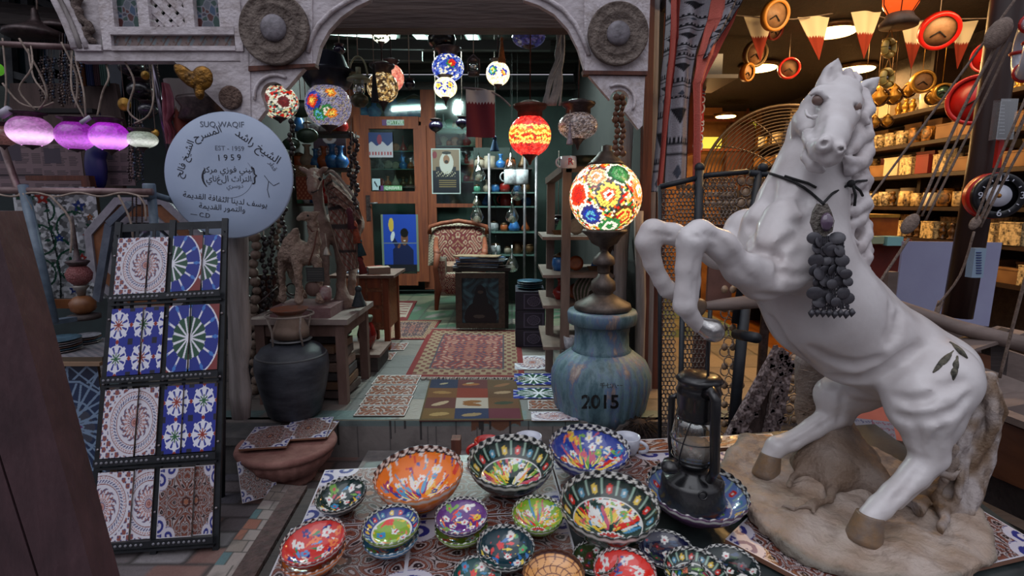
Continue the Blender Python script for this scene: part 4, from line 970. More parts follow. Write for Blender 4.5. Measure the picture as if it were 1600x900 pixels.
def mug(px, py, R, H, mo, mi, label, hdl=0., base=None, name='mug', Y=None):
 q = base if base is not None else TB(px, py); t = T(name, label, 'mug', q)
 MB().lathe([(0, 0), (R*.75, 0), (R*.8, .004), (R*.98, H*.5), (R, H), (R*.95, H+.001), (R*.93, H*.5), (R*.74, .006), (0, .006)], q, 32).build('cup', mo, t)
 x = V((math.cos(hdl), math.sin(hdl), 0)); c = q+V((0, 0, H*.5))+x*R*.95
 MB().tube([c+x*(R*.6*math.sin(a))+V((0, 0, H*.32*math.cos(a))) for a in np.linspace(0, PI, 10)], R*.13, 8).build('handle', mo, t)
 return t
white_c = M('white_glaze', (.74, .75, .80), rough=.2, coat=.4); red_c = M('red_glaze', (.68, .10, .08), rough=.25, coat=.4)
mug(762, 712, .040, .05, red_c, None, 'red mug behind the dark green bowl', PI*1.1)
mug(826, 705, .040, .05, white_c, None, 'white mug behind the dark green bowl, beside the red one', 2.2)
mug(978, 706, .042, .05, white_c, None, 'white mug with handle between the blue bowl and the lantern', -.5)
# black hurricane lantern standing in its bowl
def build_lantern():
 blk = M('black_enamel', (.045, .045, .055), (.10, .10, .115), sc=18, rough=.3, coat=.35, bump=.08)
 gl = glass_mat('lantern_glass', (.86, .87, .88), .86)
 q = TB(1080, 778, .03); m = S(1080, 778, q.y); t = T('hurricane_lantern', 'old black hurricane oil lantern standing in a purple painted bowl', 'lantern', q)
 t.rotation_euler = (.02, math.radians(0.5), 0)
 z = lambda y: (778-y)*m*1.0+0.0
 L = lambda prof, nm, mt=blk, n=36: MB().lathe([(r*m, z(y)) for r, y in prof], (0, 0, 0), n).build(nm, mt, t)
 def L(prof, nm, mt=blk, n=36):
  mb = MB().lathe([(r*m, z(y)) for r, y in prof], (0, 0, 0), n); mb.v = [tuple(t.matrix_basis @ V(v)) for v in mb.v]; return mb.build(nm, mt, t)
 L([(0, 784), (50, 784), (52, 779), (51, 772), (48, 768), (47, 746), (43, 740), (22, 733), (20, 722), (28, 716), (30, 712), (0, 712)], 'fuel_tank')
 L([(27, 714), (31, 706), (35, 690), (36, 672), (33, 652), (29, 642)], 'glass_chimney', gl)
 L([(25, 712), (27, 690), (20, 684), (0, 684)], 'burner', M('burner_metal', (.60, .56, .53), rough=.5, metal=.3))
 L([(30, 644), (31, 638), (29, 630), (31, 624), (32, 606), (34, 602), (31, 596), (31, 588), (35, 584), (30, 578), (22, 575), (0, 574)], 'chimney_cap')
 def W(px, py, dy=0.): return P(px, py, q.y+dy)
 MB().tube([W(1100, 618, -.05), W(1113, 612, -.075), W(1118, 625, -.08), W(1117, 680, -.08), W(1117, 735, -.07), W(1108, 752, -.06)], [.011, .013, .013, .012, .012, .010], 12).build('side_tube', blk, t)
 MB().tube([W(1060, 618, .05), W(1050, 620, .06), W(1048, 680, .065), W(1052, 735, .06)], .009, 10).build('side_tube', blk, t)
 MB().lathe([(0, 0), (.020, 0), (.022, .006), (.024, .014), (.019, .018), (.017, .026), (0, .027)], W(1047, 735, -.045), 20).build('filler_cap', blk, t)
 g = MB(); c = q
 for k, y in enumerate((705, 676)):
  g.torus(t.matrix_basis @ V((0, 0, z(y))), (37 if k else 34)*m, .0016, (0, 0, 1), 32, 6)
 for a in (.3, 2.0, 3.6, 5.0):
  g.tube([t.matrix_basis @ V((math.cos(a+.5*s_)*r*m, math.sin(a+.5*s_)*r*m, z(y))) for s_, r, y in ((0, 30, 714), (.3, 36, 700), (.6, 38, 676), (.9, 33, 650), (1, 30, 642))], .0016, 6)
 g.build('wire_guard', blk, t)
 MB().torus(t.matrix_basis @ V((.0, -48*m, z(745))), .010, .0018, (0, -1, .2), 18, 6).build('wick_knob', blk, t)
 MB().tube([W(1105, 612, -.03), W(1107, 570, -.02), W(1106, 530, -.01), W(1100, 505, -.02), W(1094, 492, -.035)], .0032, 8).build('bail_handle', blk, t)
build_lantern()
# left alley
YW = 4.3
mb = MB(); mb.bb((-6.2, YW+.05, 0), (-1.95, YW+.12, 4.2)); struct(mb.build('wall_back_left', M('teal_dark_wall', (.06, .10, .11), (.12, .19, .20), sc=3, rough=.7)))
wf = struct(bpy.data.objects.new('window_1', None)); COL.objects.link(wf); wf.location = P(100, 120, YW); wf['kind'] = 'structure'
lt = M('grey_window_frame', (.26, .28, .29), (.38, .40, .41), sc=12, rough=.7)
for i, (x0, y0, x1, y1) in enumerate(((20, -10, 68, 128), (68, -20, 112, 120), (-30, 0, 14, 250), (75, 60, 130, 200), (128, 80, 190, 220), (-40, 70, 30, 200), (20, 100, 75, 240))):
 a, b, c, d = P(x0, y1, YW), P(x1, y1-(-6), YW), P(x1, y0+10, YW), P(x0, y0, YW)
 MB().prism([a, b, c, d], .02, (0, 1, 0)).build('pane', M(['teal_pane', 'blue_pane', 'green_pane'][i % 3], [(.09, .17, .19), (.11, .19, .27), (.10, .19, .16)][i % 3], [(.17, .26, .28), (.2, .28, .36), (.2, .28, .24)][i % 3], sc=4, rough=.15), wf)
for (x0, y0, x1, y1, w) in ((40, -20, 62, 260, .05), (0, 40, 130, 75, .05), (110, -20, 150, 220, .05), (60, 0, 140, 40, .05), (0, 110, 60, 128, .04), (128, 150, 200, 170, .04), (80, 100, 130, 118, .04), (12, -20, 24, 200, .05)):
 MB().bar(P(x0, y0, YW-.04), P(x1, y1, YW-.04), w, .05).build('mullion', lt, wf)
mb = MB(); mb.bb((-4.6, 2.5, 2.95), (-1.1, 4.3, 3.0)); struct(mb.build('added_roof_left', greydark))  # partial roof out of view, added to darken the alley
for k in range(3):
 tag(MB().bar(P(-60, 22-k*9, 3.3+k*.2), P(150, 48-k*9, 3.3+k*.2), .05, .06).build('roof_batten', greydark), ['lowest', 'middle', 'uppermost'][k]+' of the dark roof battens in the upper left corner', 'beam', 'roof battens upper left')
for x, w_, c, nm in ((124, 9, (.42, .24, .12), 'orange'), (138, 8, (.14, .18, .32), 'navy'), (150, 8, (.22, .13, .16), 'dark plum'), (160, 9, (.20, .30, .28), 'dark green')):
 mb = MB(); a = P(x, 92, 3.0); b = P(x, 134, 3.0); ww = w_*S(x, 100, 3.0)/2
 u, v = np.meshgrid(np.linspace(-1, 1, 16), np.linspace(0, 1, 6), indexing='ij'); A_ = np.stack([a.x+u*ww, a.y+.012*np.sin(u*9), a.z+(b.z-a.z)*v], -1)
 mb.grid(A_); mb.grid((A_+np.array([0, .006, 0]))[:, ::-1]); mb.tube([a, (a.x, a.y, 2.96)], .004, 5); tag(mb.build('hanging_cloth', M('cloth_'+nm.replace(' ', '_'), c, rough=.9)), nm+' cloth hanging below the white window panel', 'cloth', 'cloths behind the window panel')
mb = MB(); mb.prism([P(15, 130, 3.05), P(180, 130, 3.05), P(192, 195, 3.05), P(192, 300, 3.05), P(15, 300, 3.05)], .03, (0, 1, 0))
tag(mb.build('backing_board', M('brown_board', (.20, .15, .14), (.33, .26, .25), sc=9, rough=.85, bump=.5, stretch=(1, 1, .3))), 'large brown weathered board behind the purple lamps', 'board')
def news(seed):
 def f(u, v):
  c = Cv(u, v, (.42, .35, .37)); r = random.Random(seed)
  for k in range(26):
   y = .95-k*.036; 
   for j in range(3):
    L = r.uniform(.6, 1); c.m((np.abs(v-y) < .007) & (u > .04+j*.32) & (u < .04+j*.32+.28*L), (.24, .20, .22))
  c.m((u > .1) & (u < .5) & (v > .6) & (v < .9), (.25, .22, .26)); c.m((v > .30) & (v < .34) & (u < .9), (.18, .15, .17)); return c.c
 return f
for k, (x0, y0, x1, y1, Y) in enumerate(((0, 300, 72, 218, 2.85), (70, 300, 125, 225, 2.84), (150, 290, 205, 222, 2.86))):
 a, b = P(x0, y0, Y), P(x1, y1, Y); mb = MB(); painted(mb, a, (1, 0, 0), (0, 0, 1), b.x-a.x, b.z-a.z, news(k), 60, 60, th=.004)
 tag(mb.build('newspaper', M('newsprint', None, vc=True, rough=.9)), ['old newspaper sheet pinned at the left edge below the first purple lamp', 'newspaper page pinned below the gap between two purple lamps', 'newspaper scrap with pictures right of the blue bag'][k], 'newspaper', 'newspapers behind the lamps')
mb = MB(); a = P(145, 290, 2.8); s_ = Sculpt((a.x-.15, 2.7, a.z-.05), (a.x+.25, 2.9, a.z+.55), .007)
s_.ell(P(150, 262, 2.8), (.055, .03, .12), None, .01); s_.ell(P(155, 235, 2.8), (.04, .03, .05), None, .01); s_.cone(P(155, 225, 2.8), P(156, 176, 2.75), .006, .006, .005); tag(s_.mesh().build('blue_bag', M('deep_blue_plastic', (.08, .08, .32), rough=.35)), 'deep blue plastic bag hanging under the purple lamps', 'bag')
steel = M('old_steel_pipe', (.42, .40, .42), (.58, .55, .57), sc=14, rough=.4, metal=.5)
pinkpipe = M('brown_copper_pipe', (.36, .27, .27), (.50, .42, .42), sc=14, rough=.45, metal=.4)
tag(MB().tube([P(-60, 66, 2.45), P(118, 74, 2.45)], .013, 12).build('upper_pipe', pinkpipe), 'horizontal brown pipe high in the upper left', 'pipe')
tag(MB().tube([P(-60, 297, 2.2), P(238, 300, 2.2)], .014, 14).build('lamp_rail_pipe', pinkpipe), 'long horizontal metal rail above the tile rack', 'pipe')
pf = T('blue_grey_pole_stand', 'blue grey painted pipe stand with corner joint behind the tile rack', 'stand', P(245, 450, 2.25))
bg = M('blue_grey_paint', (.24, .30, .36), (.34, .40, .46), sc=20, rough=.5)
MB().tube([P(236, 296, 2.25), P(252, 470, 2.25)], .017, 14).build('pole', bg, pf)
MB().lathe([(.021, 0), (.024, .005), (.024, .06), (.021, .065)], P(235, 312, 2.25), 16).build('joint', bg, pf)
MB().tube([P(236, 303, 2.25), P(300, 322, 2.5)], .013, 10).build('brace', bg, pf)
t = T('leaning_blue_grey_pole', 'blue grey pole leaning in front of the mosaic mirror panel', 'pole', P(85, 500, 2.1)); MB().tube([P(36, 290, 2.2), P(84, 505, 2.1)], .018, 12).build('tube', bg, t)
MB().bar(P(52, 508, 2.1), P(115, 498, 2.25), .04, .018).build('foot', bg, t)
tag(MB().tube([P(3, 224, 2.6), P(31, 304, 2.35)], .014, 10).build('slanted_pipe', pinkpipe), 'slanted brown pipe under the first purple lamp', 'pipe')
tag(MB().tube([P(238, 95, 2.6), P(266, 250, 2.6)], .012, 10).build('shiny_pole', M('shiny_dark_pole', (.36, .33, .38), rough=.2, metal=.8)), 'shiny dark pole rising left of the white sign disc', 'pole')
mb = MB(); mb.bb(P(40, 282, 2.7), P(148, 275, 2.74)); mb.bb(P(140, 282, 2.7), P(150, 400, 2.74)); tag(mb.build('picture_frame_bar', redbrown), 'red brown frame around the flowered mirror mosaic', 'frame')
tag(MB().bar(P(60, 174, 2.7), P(150, 174, 2.7), .05, .02).build('black_bar', dark), 'flat black bar behind the purple lamp caps', 'bar')
# hanging lamps (left)
capm = M('dark_pierced_metal', (.17, .13, .14), (.32, .26, .26), sc=40, rough=.4, metal=.4)
white_glz = M('white_plastic', (.66, .64, .70), rough=.4)
ropem = M('beige_cord', (.46, .40, .37), (.58, .52, .48), sc=60, rough=.9)
def globe_mesh(c, r, fn, n=120, m=64, sq=1.0, cut=.14):
 th = np.linspace(0, TAU, n, endpoint=False); ph = np.linspace(PI*cut, PI*(1-cut), m)
 PH, TH = np.meshgrid(ph, th, indexing='xy'); d = np.stack([np.sin(PH)*np.cos(TH), np.sin(PH)*np.sin(TH), np.cos(PH)], -1)
 A = d*r*np.array([1, 1, sq])+np.array(c); return MB().grid(A[:, ::-1], fn(d)[:, ::-1], cu=True)
def hang_lamp(name, label, px, py, Y, rpx, fn, emit, sq=.85, capw=.55, caph=.5, cord=None, fin=.3, group='hanging lamps', matn=None, light=None, capmat=None, ropes=1, cords=None):
 c = P(px, py, Y); m = S(px, py, Y); r = rpx*m; cap = capmat or capm
 t = T(name, label, 'lamp', (c.x, c.y, c.z-r*sq), group=group)
 globe_mesh(c, r, fn, sq=sq).build('globe', M(matn or 'lit_mosaic_'+str(round(emit, 1)), None, vc=True, emit=emit, rough=.25, coat=.3), t)
 z0 = c.z+r*sq*.86; w = r*capw
 MB().lathe([(w*1.0, z0-c.z), (w*.98, z0-c.z+r*caph*.35), (w*1.3, z0-c.z+r*caph*.55), (w*1.38, z0-c.z+r*caph*.75), (w*1.1, z0-c.z+r*caph*.8), (w*.5, z0-c.z+r*caph), (0, z0-c.z+r*caph)], c, 28, flute=(14, .02)).build('cap', cap, t)
 if fin: MB().lathe([(0, -r*sq*1.0-r*fin), (r*.06, -r*sq-r*fin*.85), (r*.1, -r*sq-r*fin*.5), (r*.3, -r*sq*.98), (r*.46, -r*sq*.84), (r*.3, -r*sq*.8)], c, 20).build('finial', cap, t)
 top = z0+r*caph
 if cords is None: cords = [[(c.x, c.y, top-.01), (c.x, c.y, top+(cord or .6))]]
 for L in cords: MB().tube(L, .0035, 6).build('cord', ropem if ropes else cap, t)
 if light: point('lamp_glow', c, *light)
 return t
def crackle(base, hot, hotdir, pw=4., seed=1):
 def f(d):
  rs_ = np.random.RandomState(seed); s_ = rs_.randn(1400, 3); s_ /= np.linalg.norm(s_, axis=1)[:, None]
  flat = d.reshape(-1, 3); dots = flat@s_.T; k = dots.argmax(1); hv = np.array(hotdir, float); hv /= np.linalg.norm(hv)
  q = rs_.rand(1400)*.5+.6; c = np.array(LIN(base))[None]*q[k][:, None]
  glow = np.exp(-((flat[:, 2]+.45)**2)/.12)[:, None] if hot else 0  # inner bulb's glow painted into the globe emission, brightest below the middle
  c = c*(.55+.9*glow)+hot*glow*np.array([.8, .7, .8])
  return c.reshape(d.shape)
 return f
def smooth_c(knots, f=4):
 """cord through pixel knots (px, py, Y)"""
 p = [P(*q) for q in knots]; out = []
 for i in range(len(p)-1):
  p0, p1, p2, p3 = p[max(i-1, 0)], p[i], p[i+1], p[min(i+2, len(p)-1)]
  for k in range(f):
   t = k/f; out.append(.5*((2*p1)+(p2-p0)*t+(2*p0-5*p1+4*p2-p3)*t*t+(-p0+3*p1-3*p2+p3)*t**3))
 return out+[p[-1]]
pg = 'purple glass lamps in a row'
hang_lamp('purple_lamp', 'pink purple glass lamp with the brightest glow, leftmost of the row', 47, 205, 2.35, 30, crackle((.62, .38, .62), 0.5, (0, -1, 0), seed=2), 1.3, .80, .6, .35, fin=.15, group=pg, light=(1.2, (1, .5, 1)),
 cords=[smooth_c([(55, 172, 2.33), (30, 140, 2.32), (50, 105, 2.32), (48, 70, 2.45)]), smooth_c([(62, 170, 2.33), (72, 150, 2.31), (52, 120, 2.32), (44, 75, 2.45)])])
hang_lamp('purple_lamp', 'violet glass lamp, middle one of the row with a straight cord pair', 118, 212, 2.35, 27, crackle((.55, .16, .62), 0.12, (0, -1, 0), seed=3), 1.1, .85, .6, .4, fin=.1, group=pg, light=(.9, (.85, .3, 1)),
 cords=[smooth_c([(133, 186, 2.33), (112, 140, 2.33), (113, 78, 2.45)]), smooth_c([(134, 184, 2.33), (130, 140, 2.33), (116, 88, 2.45)])])
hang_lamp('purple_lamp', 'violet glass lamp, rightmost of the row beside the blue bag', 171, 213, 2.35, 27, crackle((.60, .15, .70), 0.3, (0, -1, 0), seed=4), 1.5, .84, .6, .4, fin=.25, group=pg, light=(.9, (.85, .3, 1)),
 cords=[smooth_c([(152, 182, 2.33), (160, 145, 2.33), (170, 120, 2.34), (164, 96, 2.5)])])
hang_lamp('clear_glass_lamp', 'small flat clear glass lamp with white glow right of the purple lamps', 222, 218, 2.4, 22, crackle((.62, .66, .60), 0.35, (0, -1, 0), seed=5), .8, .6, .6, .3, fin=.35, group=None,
 cords=[smooth_c([(210, 193, 2.39), (232, 180, 2.39), (240, 150, 2.4), (236, 96, 2.5)])])
hang_lamp('mosaic_lamp', 'pinkish mosaic lamp cut off by the left photo edge', 4, 212, 2.4, 20, crackle((.55, .38, .36), 0, (0, -1, 0), seed=6), .35, .8, .7, .4, fin=.3, group=None, cords=[smooth_c([(4, 190, 2.4), (10, 140, 2.4), (4, 60, 2.45)])])
def dark_lamp(px, py, Y, r, label, c1=(.16, .14, .19), cord=.5, g='unlit dark lamps'):
 return hang_lamp('unlit_lamp', label, px, py, Y, r, crackle(c1, 0, (0, 0, 1), seed=int(px)), 0.0001, .75, .6, .4, cord=cord, group=g, matn='dark_lamp_glass')
dark_lamp(205, 105, 2.7, 18, 'dark purple unlit lamp under the window panel')
dark_lamp(220, 142, 2.72, 19, 'dark unlit lamp below another, left of the shiny pole')
dark_lamp(232, 172, 2.72, 14, 'small smoky glass lamp above the clear glass lamp', (.28, .27, .33))
t = T('black_hat_lamp', 'wide black hat shaped lamp shade hanging in the upper left', 'lamp', P(58, 60, 2.8)); MB().lathe([(0, .12), (.012, .11), (.02, .06), (.06, .03), (.13, .0), (.135, -.02), (.11, -.03), (.0, -.028)], P(58, 52, 2.8), 28).build('shade', capm, t); MB().tube([P(58, 15, 2.8), P(56, -40, 2.8)], .004, 6).build('cord', ropem, t)
t = T('black_hat_lamp', 'smaller black lamp shade beside the white arch moulding', 'lamp', P(95, 50, 2.9)); MB().lathe([(0, .05), (.03, .04), (.10, .01), (.105, -.01), (.0, -.02)], P(97, 46, 2.9), 28).build('shade', capm, t); MB().tube([P(97, 40, 2.9), P(97, -40, 2.9)], .004, 6).build('cord', ropem, t)
t = T('green_lamp', 'green glass globe at the left photo edge', 'lamp', P(0, 120, 2.6)); MB().ball(P(-6, 108, 2.6), .030, 20).build('globe', M('green_glow', (.3, .55, .15), emit=.6, rough=.2), t); MB().tube([P(-6, 100, 2.6), P(-6, -20, 2.6)], .003, 6).build('cord', ropem, t)
gold = M('old_gold', (.55, .40, .14), (.72, .55, .22), sc=30, rough=.35, metal=.6)
r = random.Random(12)
for k, (x, y, Y, rr, lb_) in enumerate(((228, 118, 2.6, .020, 'small gilt disc ornament just left of the shiny pole'), (195, 163, 2.6, .030, 'round pierced gold ornament left of the dark lamps'), (243, 208, 2.5, .018, 'little yellow ornament right of the clear lamp'))):
 t = T('gold_ornament', lb_, 'ornament', P(x, y+8, Y), group='small gold ornaments'); c = P(x, y, Y)
 MB().lathe([(0, 0), (rr, 0), (rr, .006), (rr*.8, .010), (rr*.3, .012), (0, .016)], c, 18, (0, -1, 0)).build('disc', gold, t); MB().torus(c+V((0, -.006, 0)), rr*.62, .002, (0, 1, 0), 18, 6).build('ring', gold, t)
 MB().tube([c+V((0, 0, rr)), c+V((0, 0, .5))], .0015, 5).build('string', ropem, t)
t = T('gold_leaf_ornament', 'shiny gold leaf shaped ornament hanging by the white bracket', 'ornament', P(315, 150, 2.34))
s_ = Sculpt((-1.6, 2.25, 1.4), (-1.1, 2.45, 2.2), .005)
s_.ell(P(316, 122, 2.34), (.045, .014, .05), Matrix.Rotation(.3, 3, 'Y'), .004); s_.ell(P(293, 120, 2.34), (.07, .012, .03), Matrix.Rotation(.75, 3, 'Y'), .004); s_.ell(P(312, 145, 2.34), (.02, .012, .03), None, .004)
s_.mesh().build('leaf', M('gold_foil', (.55, .38, .12), (.25, .17, .07), sc=40, rough=.3, metal=.7, bump=.8, bsc=60), t)
t = T('dark_pierced_lamp', 'black round lamp cap with pierced rim just above the white disc', 'lamp', P(322, 190, 2.6)); MB().lathe([(.09, -.06), (.115, -.05), (.10, 0), (.12, .03), (.115, .045), (.05, .06), (0, .06)], P(322, 170, 2.6), 28, flute=(20, .02)).build('cap', capm, t); MB().tube([P(322, 154, 2.6), P(322, 60, 2.6)], .004, 6).build('cord', ropem, t)
def cloth_strip(name, label, cat, knots, wid, mat, Y=2.55):
 """cloth hung in folds through pixel knots; knots (px, py), half widths"""
 mb = MB(); n = len(knots); nn = 18; V_ = []
 for i, ((x, y), w) in enumerate(zip(knots, wid)):
  V_.append([[P(x+w*u, y, Y).x, Y+.02*math.sin(u*7+i), P(x+w*u, y, Y).z] for u in np.linspace(-1, 1, nn)])
 A_ = np.array(V_).transpose(1, 0, 2); mb.grid(A_); mb.grid((A_+np.array([0, .004, 0]))[:, ::-1]); return tag(mb.build(name, mat), label, cat)
cloth_strip('pink_cloth', 'twisted pink cloth hanging left of the white disc', 'cloth', [(258, 130), (260, 150), (262, 175), (261, 190), (266, 205), (266, 225)], [3, 7, 8, 3, 7, 3], M('pink_satin', (.55, .28, .36), (.68, .40, .46), sc=20, rough=.5))
def flagpaint(u, v):
 c = Cv(u, v, (.62, .58, .58)); c.m(v < .42+.10*np.abs(((u*4) % 1)-.5)*4-.1, (.42, .16, .12)); return c.c
mb = MB(); painted(mb, P(276, 215, 2.58), (1, 0, .1), (-.15, 0, 1), .13, .26, flagpaint, 40, 60, th=.004, sag=lambda u, v: .012*np.sin(u*9))
tag(mb.build('small_flag', M('flag_cloth', None, vc=True, rough=.8)), 'white and maroon serrated flag tucked behind the white disc', 'flag')
# round white sign disc with handwriting
t = T('sign_disc', 'large round white disc covered in black handwriting on a post', 'sign', P(360, 372, 2.37))
dc = P(360, 275, 2.37); dr = 97*S(360, 275, 2.37); nrm = V((.06, -1, .04)).normalized()
MB().lathe([(0, 0), (dr*.98, 0), (dr, .004), (dr, .012), (dr*.98, .016), (dr*.5, .0165), (0, .0165)], dc, 96, nrm).build('plate', M('pale_blue_white_enamel', (.58, .64, .74), (.64, .69, .78), sc=3, rough=.35, coat=.1), t)
ux = V((0, 0, 1)).cross(nrm).normalized()*1; ux = V((1, 0, .03)); ux = (ux-nrm*ux.dot(nrm)).normalized(); uy = nrm.cross(ux).normalized(); uy = uy if uy.z > 0 else -uy
ink = M('black_ink', (.12, .13, .17), rough=.8); inkl = M('faded_ink', (.36, .39, .45), rough=.8)
px2 = S(360, 275, 2.37)
def wr(body, x, y, size, mat=ink, rot=0., par=t):
 c = dc+nrm*.0168+ux*((x-360)*px2)+uy*((275-y)*px2); a = ux*math.cos(rot)+uy*math.sin(rot); b = -ux*math.sin(rot)+uy*math.cos(rot)
 mb = MB(); text_mb(mb, body, c, size*px2, a, b, lift=.0004, ext=.0003); mb.build('handwriting', mat, par)
wr('SUQ WAQIF', 357, 198, 12, inkl, -.03); wr('EST - 1959', 365, 234, 10, inkl, -.05); wr('1 9 5 9', 363, 248, 13, ink)
wr(arabic('ليني فوزي مركز'), 360, 266, 12.5, ink, -.02); wr(arabic('التراث الغنائي').replace('ئ', ''), 360, 280, 12.5, ink, -.03); wr(arabic('دوسري'), 368, 291, 9, inkl)
wr('(', 322, 275, 30, ink); wr('}', 399, 275, 28, ink)
wr(arabic('الشيخ فالح'), 297, 248, 14, ink, 1.15); wr(arabic('المسرح'), 334, 211, 15, ink, .3); wr(arabic('الشيخ راشد'), 408, 232, 17, ink, -.65); wr(arabic('قطر'), 428, 262, 10, inkl, -1.1)
wr(arabic('يوسف لدينا الثقافة القديمة'), 352, 312, 12, ink, -.16); wr(arabic('والتمور القديمة'), 346, 324, 12, ink, -.12); wr('— C.D', 312, 334, 10, ink, -.15)
mb = MB(); mb.tube([dc+nrm*.0172+ux*((x-360)*px2)+uy*((275-y)*px2) for x, y in ((414, 276), (420, 285), (417, 298), (419, 310))], .0012, 5)
mb.tube([dc+nrm*.0172+ux*((x-360)*px2)+uy*((275-y)*px2) for x, y in ((420, 285), (427, 292), (436, 288))], .0012, 5); mb.build('drawn_figure', ink, t)
mb = MB(); mb.tube([dc+nrm*.017+ux*(math.cos(a)*37*px2)+uy*(math.sin(a)*34*px2) for a in np.linspace(-1.9, .6, 30)], .0007, 4); mb.build('pencil_ring', inkl, t)
# tile rack
def build_rack():
 ir = M('black_painted_iron', (.09, .10, .12), (.15, .16, .18), sc=20, rough=.45, metal=.4)
 BL, BR = G(142, 858, .03), G(338, 845, .03); TL, TR = P(186, 352, 2.12), P(352, 346, 2.22)
 t = T('tile_rack', 'black iron display rack with two columns of painted tiles', 'rack', ((BL+BR)/2-V((0, 0, .03))))
 def Q(u, v, d=0.): # u across, v up
  p = (BL.lerp(BR, u)).lerp(TL.lerp(TR, u), v); return p+nn*d
 nn = (BR-BL).cross(TL-BL).normalized(); nn = nn if nn.y < 0 else -nn
 W_ = (BR-BL).length; H_ = (TL-BL).length
 for u in (0, .5, 1): MB().bar(Q(u, -.03), Q(u, 1.01), .022, .014, nn).build('upright', ir, t)
 for u in (0, 1): MB().bar(Q(u, .97), V((Q(u, .97).x-.14, Q(u, .97).y+.06, .0)), .016, .016).build('rear_leg', ir, t)
 tiles = []
 cell = .25
 bot = [.012, .262, .512, .765]; top = [.232, .482, .732, .955]
 for r_ in range(4):
  for c_ in range(2):
   u0, u1 = c_*.5+.02, c_*.5+.48; v0 = bot[r_]
   a, b = Q(u0-.02, v0, .030), Q(u1+.02, v0, .030); mb = MB(); mb.bar(a, b, .024, .006, nn); mb.build('shelf_strip', ir, t)
   mb = MB(); mb.bar(Q(u0-.02, v0-.02, .0), Q(u1+.02, v0-.02, .0), .008, .05, nn); mb.build('shelf', ir, t)
   for k in range(11):
    p = a.lerp(b, (k+.7)/12.4); MB().lathe([(0, -.001), (.0052, -.001), (.0052, .001), (0, .001)], p+nn*.0038, 10, nn).build('punched_hole', M('pale_hole', (.42, .42, .45), rough=.6), t)
   mb = MB(); v1 = top[r_]; mb.bar(Q(u0, v1+.035), Q(u1, v1+.035), .03, .004, nn)
   for k in range(4): uu = u0+(u1-u0)*k/3; mb.bar(Q(uu, v1-.01), Q(uu, v1+.03), .012, .004, nn)
   mb.build('back_plate', ir, t)
 for k in range(5):
  for u in (0, .5, 1): MB().lathe([(0, 0), (.005, 0), (.005, .004), (0, .006)], Q(u, .1+k*.2, .008), 8, nn).build('bolt', steel, t)
 return Q, bot, top, nn
RQ, bot, top, rnn = build_rack()
def rack_tile(c_, r_, ua, ub, fn, d, label):
 v0, v1 = bot[r_]+.012, top[r_]; p0, p1, p2 = RQ(ua, v0, d), RQ(ub, v0, d), RQ((ua+.04), v1, d)
 p2 = RQ(ua, v1, d); mb = MB(); ux_, uy_ = p1-p0, p2-p0
 painted(mb, p0, ux_, uy_, ux_.length, uy_.length, fn, int(max(30, 100*ux_.length/.14)), 130, back=(.5, .42, .38), th=.006)
 tag(mb.build('painted_tile', TM), label, 'tile', 'painted tiles on the rack')
mand, pet, ros, bar_ = 'red and white mandala tile', 'blue and green star petal tile', 'blue white rosette tile', 'brown scroll tile with blue curls'
rows = ['bottom', 'third', 'second', 'top']
def brq(du, su): return lambda u, v: baroque(du+u*su, v)
def WF(fn, off, fr): return lambda u, v: fn(off+u*fr, v)
mA, pA = tile_mandala(.60, .5, .62), tile_petal(0, .5, .74)
spec = [(0, 3, .62, WF(mA, 0, .62), WF(mA, .64, .38), mand), (1, 3, .62, WF(pA, 0, .62), WF(pA, 0, .38), pet),
 (0, 2, .60, WF(tile_rosette(.1), 0, .6), WF(tile_rosette(.1), .65, .4), ros), (1, 2, .42, WF(tile_petal(.42, .5, .74), 0, .42), WF(pA, 0, .58), pet),
 (0, 1, .62, WF(mA, 0, .62), WF(mA, .64, .38), mand), (1, 1, .36, WF(tile_rosette(.0), 0, .36), WF(tile_rosette(0.), .36, .64), ros),
 (0, 0, .64, WF(mA, .5, .64), WF(mA, .3, .36), mand), (1, 0, .64, brq(0, .62), brq(.45, .5), bar_)]
for (c_, r_, sp_, f1, f2, nm) in spec:
 u0, u1 = c_*.5+.035, c_*.5+.475; um = u0+(u1-u0)*sp_; col_ = ['left', 'right'][c_]
 fa = (lambda f: lambda u, v: f(u*.999, v))(f1)
 rack_tile(c_, r_, u0, um-.004, f1, .022, 'left '+nm+', '+rows[r_]+' row, '+col_+' rack column')
 rack_tile(c_, r_, um+.004, u1, f2, .014, 'right '+nm+', '+rows[r_]+' row, '+col_+' rack column')
